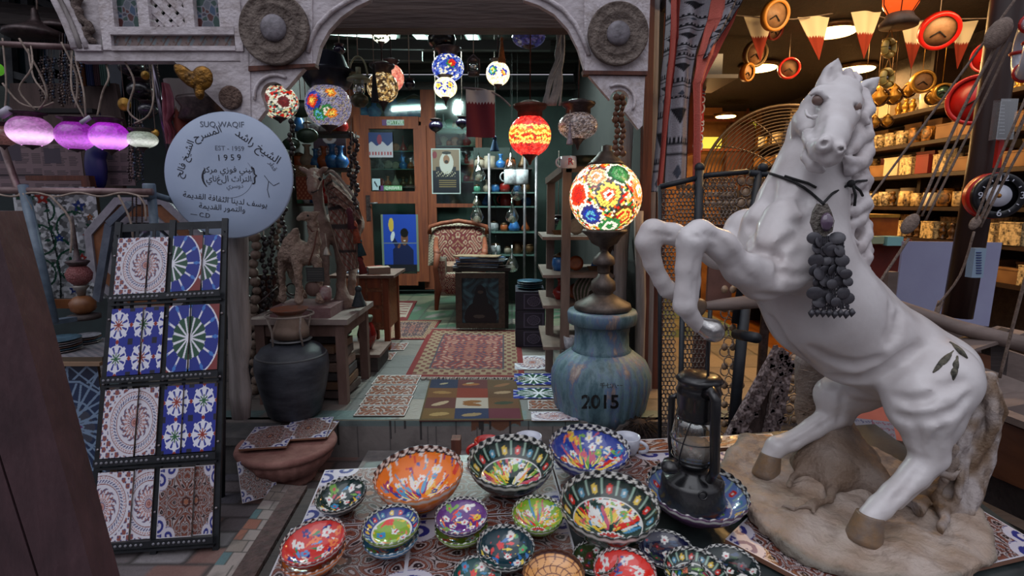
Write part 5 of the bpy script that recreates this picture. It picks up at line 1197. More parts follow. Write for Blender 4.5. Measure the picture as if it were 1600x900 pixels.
# flowered mirror mosaic panel
def mosaicflower(u, v):
 c = Cv(u, v*1.5, (.46, .47, .48)); rs_ = np.random.RandomState(2); p = rs_.rand(900, 2)*[1, 1.5]
 sh = u.shape; d = ((c.x.ravel()[:, None]-p[:, 0])**2+(c.y.ravel()[:, None]-p[:, 1])**2); k = d.argmin(1).reshape(sh); q = rs_.rand(900)*.55+.28
 c.c = np.repeat(q[k][..., None], 3, -1)*np.array([1, 1.02, 1.04])
 gr, rd, bl = (.12, .26, .20), (.50, .14, .12), (.14, .20, .42)
 for a0 in np.linspace(0, 1.3, 60): c.disk(.42+.03*math.sin(a0*4), a0, .014, (.1, .14, .13))
 for (x0, y0, rr, a, b) in ((.2, .35, .2, -1, 2.2), (.65, .45, .22, 1, 4), (.25, .8, .2, -1.5, 2), (.7, .95, .22, 1.2, 4.2), (.3, 1.2, .18, -1, 2.6)):
  for tt in np.linspace(a, b, 40): c.disk(x0+rr*math.cos(tt), y0+rr*math.sin(tt), .014, gr)
 for (x0, y0, s0, cl) in ((.35, 1.36, .10, rd), (.78, 1.25, .09, bl), (.85, .85, .07, rd), (.15, 1.05, .06, rd), (.5, .82, .06, bl), (.12, .62, .06, rd), (.75, .55, .07, rd), (.6, .12, .07, bl), (.2, .2, .05, rd), (.9, 1.1, .05, (.5, .3, .15))):
  for kk in range(5): c.drop(x0, y0, kk*1.256+.3, s0, s0*.3, cl)
  c.disk(x0, y0, s0*.2, (.6, .6, .6))
 for kk in range(26): a = rs_.rand()*6; c.drop(rs_.rand(), rs_.rand()*1.5, a, .09, .02, gr)
 return c.c
a, b = P(42, 466, 2.6), P(148, 292, 2.6); mb = MB(); painted(mb, a, (1, 0, 0), (0, 0, 1), b.x-a.x, b.z-a.z, mosaicflower, 110, 170, th=.02)
tag(mb.build('flower_mosaic', M('mirror_mosaic', None, vc=True, rough=.15, metal=.4)), 'silver mirror mosaic panel with red, green and blue flowers', 'mosaic panel')
mb = MB(); mb.bb(P(76, 482, 2.58), P(150, 467, 2.6)); tag(mb.build('wooden_plank', M('orange_plank', (.46, .26, .12), (.54, .33, .17), sc=10, rough=.6)), 'orange brown plank under the mirror mosaic panel', 'board')
t = T('octagonal_mirror', 'large octagonal mirror frame behind the tile rack', 'mirror', P(225, 470, 2.55)); c = P(226, 400, 2.55); m_ = S(226, 400, 2.55)
for (r0, r1, yo, mt, nm) in ((98, 86, .0, M('pale_frame', (.46, .45, .48), (.56, .55, .58), sc=20, rough=.4), 'outer_frame'), (86, 66, .012, M('amber_wood_frame', (.40, .24, .14), (.52, .33, .20), sc=14, rough=.5), 'wood_frame'), (66, 56, .0, MATS['pale_frame'], 'inner_frame')):
 mb = MB()
 for k in range(8):
  a0, a1 = PI/8+k*PI/4, PI/8+(k+1)*PI/4; pts = [c+V((math.cos(a_)*r_*m_, yo, math.sin(a_)*r_*m_)) for a_, r_ in ((a0, r0), (a1, r0), (a1, r1), (a0, r1))]
  mb.prism(pts, .02, (0, 1, 0))
 mb.build(nm, mt, t)
MB().lathe([(0, 0), (57*m_, 0), (57*m_, .004), (0, .004)], c+V((0, .02, 0)), 8, (0, -1, 0)).build('glass', M('dark_mirror', (.30, .32, .36), rough=.15, metal=.7), t)
t = T('octagonal_mirror', 'narrower tall mirror frame between mosaic panel and rack', 'mirror', P(170, 470, 2.5))
mb = MB(); mb.bar(P(172, 350, 2.5), P(152, 470, 2.48), .035, .03); mb.bar(P(205, 318, 2.5), P(172, 350, 2.5), .035, .03); mb.build('frame', M('blue_grey_frame', (.30, .33, .39), (.40, .43, .48), sc=20, rough=.4), t)
z_ = P(100, 548, 2.36).z
t = T('mirror_mosaic_vase', 'tall vase covered in silver mirror mosaic at the left edge', 'vase', P(35, 520, 2.42)); c = P(28, 520, 2.42); c.z = z_+.002; m_ = S(28, 440, 2.42)
def vcol(a, r, z):
 return None
pr = [(20, 0), (24, 8), (30, 25), (35, 50), (36, 80), (32, 105), (24, 125), (21, 140), (22, 155)]
th = np.linspace(0, TAU, 150, endpoint=False); zz = np.linspace(0, 155, 120); rr = np.interp(zz, [q[1] for q in pr], [q[0] for q in pr])
TH, ZZ = np.meshgrid(th, zz, indexing='ij'); RR = np.interp(ZZ, zz, rr); A_ = np.stack([c.x+RR*np.cos(TH)*m_, c.y+RR*np.sin(TH)*m_, c.z+ZZ*m_], -1)
rs_ = np.random.RandomState(9); sp = rs_.rand(1500, 2)*[TAU*30, 155]; fl = np.stack([(TH*30).ravel(), ZZ.ravel()], 1)
d_ = ((fl[:, None, :]-sp[None])**2).sum(-1); k1 = d_.argmin(1); ds = np.sqrt(np.partition(d_, 1, axis=1)[:, :2]); q_ = rs_.rand(1500)*.6+.35; cc = q_[k1]; cc[(ds[:, 1]-ds[:, 0]) < .7] = .13
cc = np.repeat(cc[:, None], 3, 1)*np.array([.95, 1, 1.05]); MB().grid(A_, LIN(cc).reshape(150, 120, 3), cu=True).build('body', MATS['mirror_mosaic'], t)
MB().lathe([(22*m_, 0), (25*m_, .01), (24*m_, .03), (17*m_, .05), (12*m_, .09), (13*m_, .12), (0, .125)], c+V((0, 0, 155*m_)), 28, flute=(12, .04)).build('neck', M('pewter', (.28, .30, .36), (.42, .44, .5), sc=30, rough=.35, metal=.7), t)
t = T('hookah_vase', 'small red beaded hookah vase on a wooden foot', 'vase', P(132, 500, 2.35)); c = P(132, 498, 2.35); m_ = S(132, 440, 2.35)
H = lambda pr, nm, mt: MB().lathe([(r*m_, z*m_) for r, z in pr], c, 28).build(nm, mt, t)
H([(22, 0), (22, 6), (14, 8), (0, 8)], 'foot', greydark); H([(8, 8), (16, 14), (18, 26), (12, 34), (6, 37)], 'wooden_ball', M('honey_wood', (.38, .22, .12), (.52, .34, .2), sc=18, rough=.4)); H([(5, 36), (7, 46), (12, 52), (6, 55)], 'stem', M('pale_metal', (.5, .48, .46), rough=.4, metal=.5))
H([(8, 54), (16, 62), (18, 72), (14, 80), (10, 84)], 'beaded_belly', M('red_beads', (.40, .10, .10), (.62, .40, .40), sc=160, rough=.4, bump=1, bsc=200)); H([(10, 83), (16, 90), (15, 92), (5, 94), (3, 110), (2, 160), (0, 162)], 'neck', capm)
for k, (x, y0, y1) in enumerate(((207, 305, 345), (213, 300, 350), (222, 308, 352))):
 a, b = P(x, y0, 2.22), P(x, y1, 2.22); n = 26
 tag(MB().tube([a.lerp(b, i/n) for i in range(n+1)], [.0018 if i % 2 else .0038 for i in range(n+1)], 6).build('hanging_chain', capm), ['left', 'middle', 'right'][k]+' of the thin chains hanging from the rail above the rack', 'chain', 'chains on the rail')
for k, L in enumerate(([(30, 302), (42, 330), (36, 360), (34, 385)], [(36, 302), (50, 330), (46, 355), (38, 380)], [(78, 305), (108, 340), (112, 375), (110, 395)], [(185, 305), (198, 330), (205, 350), (208, 372)], [(215, 305), (226, 320), (228, 345)])):
 tag(MB().tube(smooth_c([(x, y, 2.18) for x, y in L]), .004, 6).build('cord', ropem), ['left pale cord hanging from the rail at the far left', 'second pale cord hanging from the rail at the far left', 'pale cord looping down over the mosaic panel', 'thin pale cord hanging over the octagonal mirror', 'short pale cord by the rail corner'][k], 'cord', 'cords tied to the rail')
tag(MB().tube([P(x, 304+3*math.sin(x*.09), 2.185) for x in range(0, 240, 8)], .004, 6).build('rail_wire', ropem), 'pale electric wire taped along the horizontal rail', 'wire')
tt = T('side_display_table', 'low table with patterned cloth carrying stacked plates at the left', 'table', (P(100, 570, 2.4).x, 2.4, 0))
z_ = P(100, 548, 2.36).z; a, b = P(60, 560, 2.30), P(120, 560, 2.30)
mb = MB(); painted(mb, V((a.x-.35, 2.26, z_)), (1, 0, 0), (0, 1, 0), .66, .34, lambda u, v: (lambda c: (c.m(np.sin(u*90)*np.sin(v*60) > .2, (.30, .32, .36)), c.c)[1])(Cv(u, v, (.48, .46, .48))), 120, 50, th=.02); mb.build('top', M('printed_cloth', None, vc=True, rough=.8), tt)
MB().bb((a.x-.35, 2.24, z_-.035), (a.x+.31, 2.26, z_-.02)).build('edge_strip', M('pale_wood_strip', (.50, .40, .32), rough=.6), tt)
for x in (a.x-.3, a.x+.25): MB().bb((x, 2.5, 0), (x+.04, 2.56, z_-.02)).build('leg', greydark, tt)
cols_ = [(.62, .56, .56), (.30, .42, .50), (.50, .36, .32), (.6, .6, .64)]
def plate_stack(px, py, Y, R, n, nm):
 q = P(px, py, Y); q.z = z_; pr = None
 for k in range(n):
  c_ = cols_[k % 4]; mb = MB().lathe([(0, 0), (R*.7, 0), (R, .008), (R*.99, .010), (R*.7, .004), (0, .004)], (q.x, q.y, q.z+k*.0095), 40)
  tag(mb.build('painted_plate', M('plate_glaze_%d' % (k % 4), c_, tuple(v_*.7 for v_ in c_), sc=60, rough=.3)), ['lowest', 'second', 'third', 'fourth', 'fifth', 'sixth', 'seventh'][k]+' plate of the '+nm, 'plate', 'plates in the '+nm)
plate_stack(92, 540, 2.36, .085, 6, 'tall coaster stack on the side table')
plate_stack(134, 524, 2.50, .060, 4, 'short coaster stack near the rack')
plate_stack(50, 532, 2.50, .055, 4, 'coaster stack by the mosaic vase')
def geo(u, v):
 x, y = (u-.58)*1.0, (v-.48)*1.55; r = np.hypot(x, y); th = np.arctan2(y, x); n = 10; c = Cv(x, y, (.13, .16, .24))
 k = np.round(th/TAU*n); a_ = th-k*TAU/n; q, t_ = r*np.cos(a_), r*np.sin(a_); k2 = np.floor(th/TAU*n)+.5; a2 = th-k2*TAU/n; q2, t2 = r*np.cos(a2), r*np.sin(a2)
 c.m(r < .62, (.24, .25, .30)); c.m((q2 > .3) & (q2 < .62), (.14, .19, .30)); ln = (.44, .52, .62)
 c.m(np.abs(np.abs(t_)-q*.22) < .013, ln); c.m((np.abs(np.abs(t2)-(q2-.22)*.45) < .013) & (r < .6), ln); c.m(np.abs(q2-.60) < .014, ln); c.m(np.abs(q-.36) < .012, ln)
 c.m((r > .64) & (np.abs(((x+y)*5 % 1)-.5) < .08), ln); c.m((r > .64) & (np.abs(((x-y)*5 % 1)-.5) < .08), ln)
 c.m(r < .14+.03*np.cos(10*th), (.38, .18, .36)); c.m(np.abs(r-(.15+.03*np.cos(10*th))) < .012, ln); return c.c
a, b = P(40, 752, 2.28), P(152, 572, 2.28); mb = MB(); painted(mb, a, (1, 0, 0), (0, 0, 1), b.x-a.x, b.z-a.z, geo, 150, 230, th=.015)
tag(mb.build('geometric_panel', M('glossy_painted_panel', None, vc=True, rough=.3)), 'tall blue panel with white star geometry and magenta centre left of the rack', 'panel')
mb = MB(); a, b = P(95, 758, 2.26), P(155, 752, 2.26); mb.bb((a.x-.3, 2.23, 0), (b.x, 2.4, a.z)); tag(mb.build('low_shelf_box', M('low_brown_box', (.32, .22, .17), (.42, .31, .25), sc=8, rough=.7)), 'low brown wooden box under the blue geometric panel', 'box')
t = T('terracotta_planter', 'large fluted terracotta pot standing by the shop step', 'pot', G(455, 752, 0)); c = G(452, 748, 0); c.z = 0; m_ = S(452, 700, c.y)
terr = M('dusty_terracotta', (.42, .26, .24), (.56, .40, .37), sc=8, rough=.85, bump=.4, bsc=50)
zt_ = P(458, 690, c.y).z
MB().lathe([(38*m_, 0), (42*m_, .02), (40*m_, .05), (52*m_, zt_*.35), (66*m_, zt_*.62), (70*m_, zt_*.84)], c, 96, flute=(24, .022)).build('bowl_body', terr, t)
MB().lathe([(66*m_, zt_*.82), (73*m_, zt_*.84), (75*m_, zt_*.92), (73*m_, zt_), (66*m_, zt_), (60*m_, zt_*.97), (0, zt_*.97)], c, 64).build('rim', terr, t)
pt = []
for k, (x0, y0, rz, lb_) in enumerate(((425, 681, .16, 'left one of the two scroll tiles lying on the terracotta pot'), (484, 668, .16, 'right one of the two scroll tiles lying on the terracotta pot'), (494, 663, .02, 'scroll tile peeping out under the right tile on the terracotta pot'))):
 q = G(x0, y0, zt_+.012)
 if not pt: o = tile_obj('ornate_tile', lambda u, v: baroque(v, u), .205, .25, 110, .009); pt.append(o)
 else: o = pt[0].copy(); COL.objects.link(o)
 o.location = (q.x, q.y-.02, zt_+(.0105 if k < 2 else .001)); o.rotation_euler = (0, 0, rz); tag(o, lb_, 'tile', 'tiles on the terracotta pot')
o = pt[0].copy(); COL.objects.link(o); q = G(392, 758, .10); o.location = (q.x, q.y+.06, .10); o.rotation_euler = (1.1, 0, .6); o.scale = (.7, .7, .7); tag(o, 'dark scroll tile leaning between the terracotta pot and the rack', 'tile')
r = random.Random(44)
for k, (x, y0, y1, Y, n_, nm) in enumerate(((112, 82, 170, 2.75, 9, 'dark shaggy bead cluster behind the purple lamps'), (76, 88, 165, 2.8, 6, 'thin dark bead strands left of the shaggy cluster'), (214, 186, 290, 2.75, 6, 'glinting bead strands under the clear glass lamp'), (240, 100, 180, 2.8, 5, 'dark bead strands right of the unlit lamps'))):
 t = T('bead_cluster', nm, 'beads', P(x, y1, Y), group='bead clusters in the left alley'); m_ = S(x, y0, Y)
 for j in range(n_):
  mb = MB(); xx = x+(j-n_/2)*4.2; y = y0+r.uniform(0, 8)
  while y < y1-r.uniform(0, 14): mb.ball(P(xx+1.6*math.sin(y*.3+j), y, Y+r.uniform(-.03, .03)), r.uniform(1.3, 2.6)*m_, 6); y += 4.6
  mb.tube([P(xx, y0-30, Y), P(xx, y1-6, Y)], .0012, 4); mb.build('strand', M('smoky_beads_%d' % (j % 3), [(.16, .12, .13), (.30, .24, .24), (.14, .16, .22)][j % 3], [(.3, .25, .26), (.5, .42, .38), (.3, .34, .42)][j % 3], sc=50, rough=.3, metal=.3), t)
for k, (L_, nm) in enumerate((([(30, 60), (60, 110), (74, 150), (60, 172)], 'looped cord in front of the far window'), ([(4, 130), (30, 160), (60, 168), (84, 160)], 'cord sagging behind the first purple lamp'), ([(96, 66), (120, 120), (118, 168)], 'cord hanging right of the looped cords'), ([(195, 96), (210, 130), (200, 172), (222, 192)], 'cord curling to the clear glass lamp'))):
 tag(MB().tube(smooth_c([(x, y, 2.42) for x, y in L_]), .004, 6).build('loose_cord', ropem), nm, 'cord', 'loose cords in the left alley')
for k, (x, y) in enumerate(((8, 176), (134, 188))):
 t = T('bulb_socket', ['white plastic bulb socket at the far left', 'white cord connector above the middle purple lamp'][k], 'socket', P(x, y, 2.3)); MB().tube([P(x-7, y+4, 2.3), P(x+7, y-5, 2.3)], .017 if k == 0 else .009, 12).build('socket', white_glz, t)
# inside the shop
# back glazing and door (plane Y = BY)
def bk(x, y, d=0.): return P(x, y, BY+d)
def slab_px(mb, x0, y0, x1, y1, Y, th): a, b = P(x0, y1, Y), P(x1, y0, Y); return mb.bb((a.x, Y, a.z), (b.x, Y+th, b.z))
gw = struct(bpy.data.objects.new('window_2', None)); COL.objects.link(gw); gw.location = bk(700, 440); gw['kind'] = 'structure'
for x0, y0, x1, y1 in ((542, 134, 560, 452), (664, 128, 678, 452), (745, 128, 752, 440), (560, 183, 664, 190), (542, 128, 900, 140), (678, 318, 745, 324)):
 slab_px(MB(), x0, y0, x1, y1, BY-.02-.003*((x1-x0) > (y1-y0)), .06).build('frame', doorwood if y1 > 200 or y0 > 180 else greydark, gw)
glz = glass_mat('shop_glass', (.80, .90, .87), .88)
slab_px(MB(), 678, 140, 745, 318, BY, .006).build('pane', glz, gw); slab_px(MB(), 560, 140, 664, 184, BY, .006).build('pane', glz, gw)
mb = MB(); slab_px(mb, 545, 120, 900, 460, BY+.75, .03); struct(mb.build('wall_back_room', M('pale_green_wall', (.52, .60, .56), (.42, .50, .46), sc=2, rough=.8)))
area('back_room_tube', (-1.0, BY+.45, 2.7), (0, 0, 0), (2.2, .15), 30, (.75, 1, .95))
door = T('shop_door', 'orange brown wooden shop door with glass panes and stickers', 'door', bk(615, 450))
for x0, y0, x1, y1, nm in ((563, 180, 575, 450, 'stile'), (652, 196, 665, 440, 'stile'), (574, 182, 653, 201, 'rail'), (574, 299, 653, 318, 'rail'), (574, 428, 653, 446, 'rail')):
 slab_px(MB(), x0, y0, x1, y1, BY-.09-(.004 if nm == 'rail' else 0), .05).build(nm, doorwood, door)
slab_px(MB(), 575, 201, 652, 299, BY-.07, .006).build('glass', glz, door); slab_px(MB(), 575, 318, 652, 428, BY-.07, .006).build('glass', glz, door)
MB().tube([P(578, 318, BY-.14), P(590, 317, BY-.14)], .01, 8).build('handle', steel, door); slab_px(MB(), 573, 305, 578, 345, BY-.10, .01).build('lock_plate', capm, door)
def card(name, label, cat, x0, y0, x1, y1, Y, fn, nx=60, ny=60, th=.004, mat=None, par=None, tilt=0.):
 a, b = P(x0, y1, Y), P(x1, y0, Y); mb = MB(); painted(mb, a, (1, 0, tilt), (-tilt, 0, 1), b.x-a.x, b.z-a.z, fn, nx, ny, th=th)
 o = mb.build(name, mat or M('printed_card', None, vc=True, rough=.4), par)
 return o if par is not None else tag(o, label, cat)
def fn_boy(u, v):
 c = Cv(u, v, (.13, .25, .62)); c.m((u > .3) & (u < .85) & (v < .42+.10*np.cos((u-.57)*7)), (.09, .12, .27)); c.ell(.62, .60, 0, .10, .14, (.42, .27, .20)); c.ell(.62, .68, 0, .105, .08, (.06, .05, .06)); c.ell(.62, .545, 0, .03, .008, (.85, .8, .78))
 c.line(.5, .35, .33, .55, .05, (.09, .12, .27)); c.ell(.3, .62, 1.2, .09, .05, (.75, .76, .78)); c.ell(.27, .82, 0, .07, .12, (.75, .62, .25)); c.m((v < .12), (.10, .10, .13)); c.ell(.47, .45, .8, .05, .03, (.42, .27, .2))
 c.m((u < .06) | ((u > .94)), (.42, .46, .40)); c.m(np.abs(v-.5) < .012, (.40, .44, .5)); return c.c
card('poster', 'blue poster of a smiling person holding up a golden trophy, taped to the door glass', 'poster', 598, 335, 653, 424, BY-.10, fn_boy, 80, 120)
def fn_man(u, v):
 c = Cv(u, v, (.48, .40, .33)); c.m(v < .52, (.07, .08, .13)); c.m((v < .60) & (v > .5) & (np.abs(u-.5) < .35-.0*v), (.12, .12, .16)); c.ell(.52, .68, 0, .24, .24, (.70, .68, .66)); c.ell(.52, .76, 0, .11, .10, (.52, .36, .27)); c.ell(.53, .905, 0, .16, .035, (.06, .06, .07)); c.ell(.52, .71, 0, .07, .035, (.16, .11, .09))
 c.ell(.12, .86, 0, .08, .08, (.45, .15, .2)); c.m((v < .34) & (v > .14) & (np.sin(v*130) > .3) & (np.abs(u-.55) < .3), (.5, .42, .28)); c.m((v > .38) & (v < .5) & (np.sin(u*60)*np.sin(v*70+u*20) > .35) & (np.abs(u-.5) < .33), (.62, .58, .5))
 c.m((u < .04) | (u > .96) | (v < .025) | (v > .975), (.66, .70, .70)); return c.c
card('poster', 'white framed poster of a person in a white headscarf over dark text', 'poster', 675, 232, 719, 303, BY-.022, fn_man, 70, 110)
def fn_purple(u, v):
 c = Cv(u, v, (.16, .08, .13)); c.ell(.5, .82, 0, .2, .12, (.5, .46, .48)); c.ell(.5, .84, 0, .09, .07, (.35, .26, .22)); c.m((v < .62) & (np.sin(v*90) > .4) & (np.abs(u-.5) < .36) & (np.sin(u*60+v*40) > -.5), (.42, .36, .38)); return c.c
card('poster', 'dark purple poster with pale script hanging behind the big camel', 'poster', 492, 206, 540, 268, 4.9, fn_purple, 60, 80)
def fn_sticker(cols, stripes=True):
 def f(u, v):
  c = Cv(u, v, cols[0]); c.m((u > .25) & (np.abs(v-.5) < .3) & (np.sin(u*60) > -.2), cols[1]); c.m(u < .22, cols[2]); return c.c
 return f
card('sticker', 'green and white country name sticker on the top door rail', 'sticker', 597, 187, 631, 196, BY-.10, fn_sticker([(.62, .66, .66), (.30, .48, .30), (.35, .2, .4)]), 60, 20)
card('sticker', 'green country name sticker at the foot of the upper door glass', 'sticker', 592, 290, 628, 298, BY-.10, fn_sticker([(.30, .50, .32), (.62, .68, .62), (.35, .2, .4)]), 60, 20)
card('sticker', 'small white square sticker in the lower left of the upper door glass', 'sticker', 582, 279, 594, 297, BY-.10, lambda u, v: (lambda c: (c.line(.3, .7, .6, .3, .08, (.1, .1, .15)), c.c)[1])(Cv(u, v, (.62, .68, .72))), 20, 20)
def fn_flagp(u, v):
 c = Cv(u, v, (.12, .18, .36)); c.m(v < .55+.08*np.sin(u*14), (.62, .60, .64)); c.ell(.45, .72, 0, .1, .2, (.45, .15, .25)); c.m((np.abs(v-.16) < .07) & (np.sin(u*50) > 0), (.55, .22, .25)); return c.c
card('poster', 'small blue and white poster with red lettering high in the door glass', 'poster', 577, 207, 613, 246, BY-.10, fn_flagp, 60, 60)
mb = MB(); a = P(610, 293, BY-.11)
def letters(body, px, py, Y, size_px, label, cat='sign', mat=None, name='letter_sign', col=(.7, .75, .7)):
 mb = MB(); text_mb(mb, body, P(px, py, Y), size_px*S(px, py, Y), (1, 0, 0), (0, 0, 1)); return mb
t = T('name_sticker', 'letters QATAR printed on the green sticker at the top of the door', 'lettering', P(614, 196, BY-.115)); letters('QATAR', 617, 191.5, BY-.115, 8, '').build('letters', M('pale_letters', (.75, .82, .75)), t)
t = T('name_sticker', 'letters QATAR printed on the lower green door sticker', 'lettering', P(614, 298, BY-.115)); letters('QATAR', 613, 294, BY-.115, 7, '').build('letters', MATS['pale_letters'], t)
t = T('name_sticker', 'dark letters OFFICE at the lower right of the upper door glass', 'lettering', P(645, 294, BY-.115)); letters('OFFICE', 642, 292, BY-.115, 5.5, '').build('letters', M('dark_letters', (.2, .1, .06)), t)
# souvenirs: small prototypes
BLU = M('blue_glaze', (.12, .26, .50), (.20, .42, .62), sc=30, rough=.25); ORG = M('orange_glaze', (.62, .32, .14), (.45, .2, .1), sc=20, rough=.35); GRN = M('green_glass', (.20, .42, .34), (.3, .5, .42), sc=10, rough=.15)
CLR = M('pale_clay', (.55, .50, .44), (.42, .37, .33), sc=25, rough=.6); BRZ = M('bronze', (.38, .27, .16), (.22, .15, .10), sc=25, rough=.4, metal=.5); WHT = M('white_print_ceramic', (.70, .70, .72), (.25, .25, .32), sc=55, rough=.3, mid=.62)
PUR = M('dark_purple_glass', (.10, .06, .16), rough=.12); RED = M('red_lacquer', (.50, .10, .09), rough=.25)
def proto(kind, mat, s_=.1):
 t = T('souvenir_'+kind, 'x', 'souvenir', (0, 0, 0)); L = lambda pr, nm, m=mat, sq=1: MB().lathe([(r*s_, z*s_) for r, z in pr], (0, 0, 0), 18).build(nm, m, t)
 if kind == 'vase': L([(0, 0), (.28, 0), (.30, .05), (.48, .35), (.42, .6), (.16, .8), (.14, 1.15), (.26, 1.3), (.2, 1.3), (.08, 1.1), (0, 1.1)], 'body')
 if kind == 'jar': L([(0, 0), (.35, 0), (.42, .3), (.38, .62), (.3, .7), (0, .7)], 'body'); L([(0, .7), (.34, .7), (.34, .78), (.1, .9), (0, .95)], 'lid', BRZ)
 if kind == 'bottle': L([(0, 0), (.4, .05), (.45, .3), (.3, .6), (.1, 1.0), (.07, 1.7), (.1, 1.75), (0, 1.75)], 'body')
 if kind == 'mug':
  L([(0, 0), (.4, 0), (.42, .05), (.42, .9), (.38, .9), (.36, .1), (0, .1)], 'cup'); MB().tube([(.42*s_+.24*s_*math.sin(a), 0, .45*s_+.28*s_*math.cos(a)) for a in np.linspace(0, PI, 8)], .05*s_, 6).build('handle', mat, t)
 if kind == 'box': MB().bb((-.5*s_, -.4*s_, 0), (.5*s_, .4*s_, .8*s_)).build('carton', mat, t); MB().bb((-.52*s_, -.42*s_, .8*s_), (.52*s_, .42*s_, .86*s_)).build('lid', mat, t)
 if kind == 'plate': MB().lathe([(0, 0), (.5*s_, .02*s_), (.52*s_, .07*s_), (.3*s_, .05*s_), (0, .05*s_)], (0, 0, .5*s_), 24, (0, -1, .25)).build('dish', mat, t); MB().bb((-.15*s_, 0, 0), (.15*s_, .12*s_, .04*s_)).build('stand', BRZ, t)
 if kind == 'tassel': L([(0, 0), (.14, .02), (.20, .7), (.1, .9), (0, .95)], 'threads'); L([(0, .93), (.09, .98), (.07, 1.08), (0, 1.1)], 'knot', BRZ)
 if kind == 'bulb': L([(0, 0), (.22, .05), (.3, .25), (.2, .48), (.06, .7), (.04, 1.1), (0, 1.1)], 'body')
 if kind == 'boat': MB().prism([(-.6*s_, 0, .3*s_), (-.4*s_, 0, 0), (.4*s_, 0, 0), (.6*s_, 0, .35*s_)], .2*s_, (0, 1, 0)).build('hull', BRZ, t); MB().prism([(-.3*s_, .1*s_, .3*s_), (.35*s_, .1*s_, .3*s_), (0, .1*s_, 1.1*s_)], .02*s_, (0, 1, 0)).build('sail', mat, t)
 return t
PR = {}
def place(kind, matn, mat, loc, sc_, label, group, rz=0., cat=None):
 key = (kind, matn)
 if key not in PR: PR[key] = o = proto(kind, mat, .1); o.location = loc; o.scale = (sc_,)*3; o.rotation_euler = (0, 0, rz)
 else: o = dup(PR[key], loc, rz, scale=sc_)
 o['label'] = label; o['group'] = group; o['category'] = cat or kind; return o
CM = [('blue', BLU), ('orange', ORG), ('green', GRN), ('pale clay', CLR), ('bronze', BRZ), ('white printed', WHT), ('red', RED)]
# glass shelves behind the armchair
gt = M('shelf_edge_glass', (.32, .42, .40), rough=.15)
shelf_rows = [(742, 832, 262, 5.7, 'top'), (738, 838, 300, 5.7, 'second'), (738, 838, 322, 5.75, 'third'), (765, 838, 362, 5.7, 'fourth'), (768, 838, 398, 5.7, 'fifth')]
cab = T('glass_shelving', 'glass shelving unit loaded with souvenirs behind the armchair', 'shelf', P(790, 450, 5.8))
for i, (x0, x1, y, Y, nm) in enumerate(shelf_rows):
 a, b = P(x0, y, Y), P(x1, y, Y); MB().bb((a.x, Y, a.z-.015), (b.x, Y+.34, a.z)).build('shelf_board', gt if i else greydark, cab)
for x in (764, 820, 838): MB().tube([P(x, 240, 5.68), (P(x, 240, 5.68).x, 5.68, .22)], .014, 8).build('upright', steel, cab)
MB().bb((P(742, 440, 6.04).x, 6.04, .22), (P(838, 440, 6.04).x, 6.06, 1.9)).build('back_panel', M('dim_back_panel', (.12, .17, .16), rough=.4), cab)
r = random.Random(21)
for i, (x0, x1, y, Y, nm) in enumerate(shelf_rows):
 x = x0+6
 while x < x1-4:
  k = r.choice(['vase', 'jar', 'mug', 'bottle', 'plate', 'jar', 'mug']); cn, cm = r.choice(CM); q = P(x, y, Y); s_ = r.uniform(.9, 1.5)
  place(k, cn, cm, V((q.x, Y+r.uniform(.08, .2), q.z+.002)), s_, '%s %s on the %s glass shelf behind the armchair' % (cn, k, nm), 'souvenirs on the %s glass shelf' % nm, r.uniform(0, 6)); x += r.uniform(13, 17)*max(1, s_*.9)
clear = glass_mat('bulb_glass', (.85, .9, .9), .7)
for k, (x, y, Y) in enumerate(((745, 335, 5.5), (798, 262, 5.5), (800, 335, 5.3), (775, 410, 5.3), (800, 412, 5.2), (748, 270, 5.5), (808, 300, 5.3))):
 c = P(x, y, Y); t = T('hanging_glass_drop', 'clear glass drop hanging in front of the glass shelves, number %s from the left' % ['one', 'two', 'three', 'four', 'five', 'six', 'seven'][k], 'ornament', c, group='glass drops'); m_ = S(x, y, Y)
 t['label'] = ['clear glass drop left of the shelves above the armchair back', 'clear glass drop high above the two white mugs', 'largest clear glass drop in the middle of the shelving', 'clear glass drop low beside the armchair', 'clear glass drop low right above the magazine table', 'clear glass drop hanging beside the framed poster', 'clear glass drop right of the two white mugs'][k]
 MB().lathe([(0, -14*m_), (8*m_, -11*m_), (11*m_, -4*m_), (7*m_, 5*m_), (2*m_, 14*m_), (1.2*m_, 30*m_), (0, 30*m_)], c, 18).build('glass', clear, t); MB().ball(c+V((0, 0, -8*m_)), 6*m_, 10).build('filling', CLR, t)
 MB().tube([c+V((0, 0, 28*m_)), V((c.x, c.y, CZ))], .0008, 4).build('string', dark, t)
for k, x in enumerate((798, 815)):
 q = P(x, 288, 5.25); place('mug', 'white printed', WHT, q, 1.5, ['left', 'right'][k]+' white mug hanging before the glass shelves', 'hanging mugs', PI)
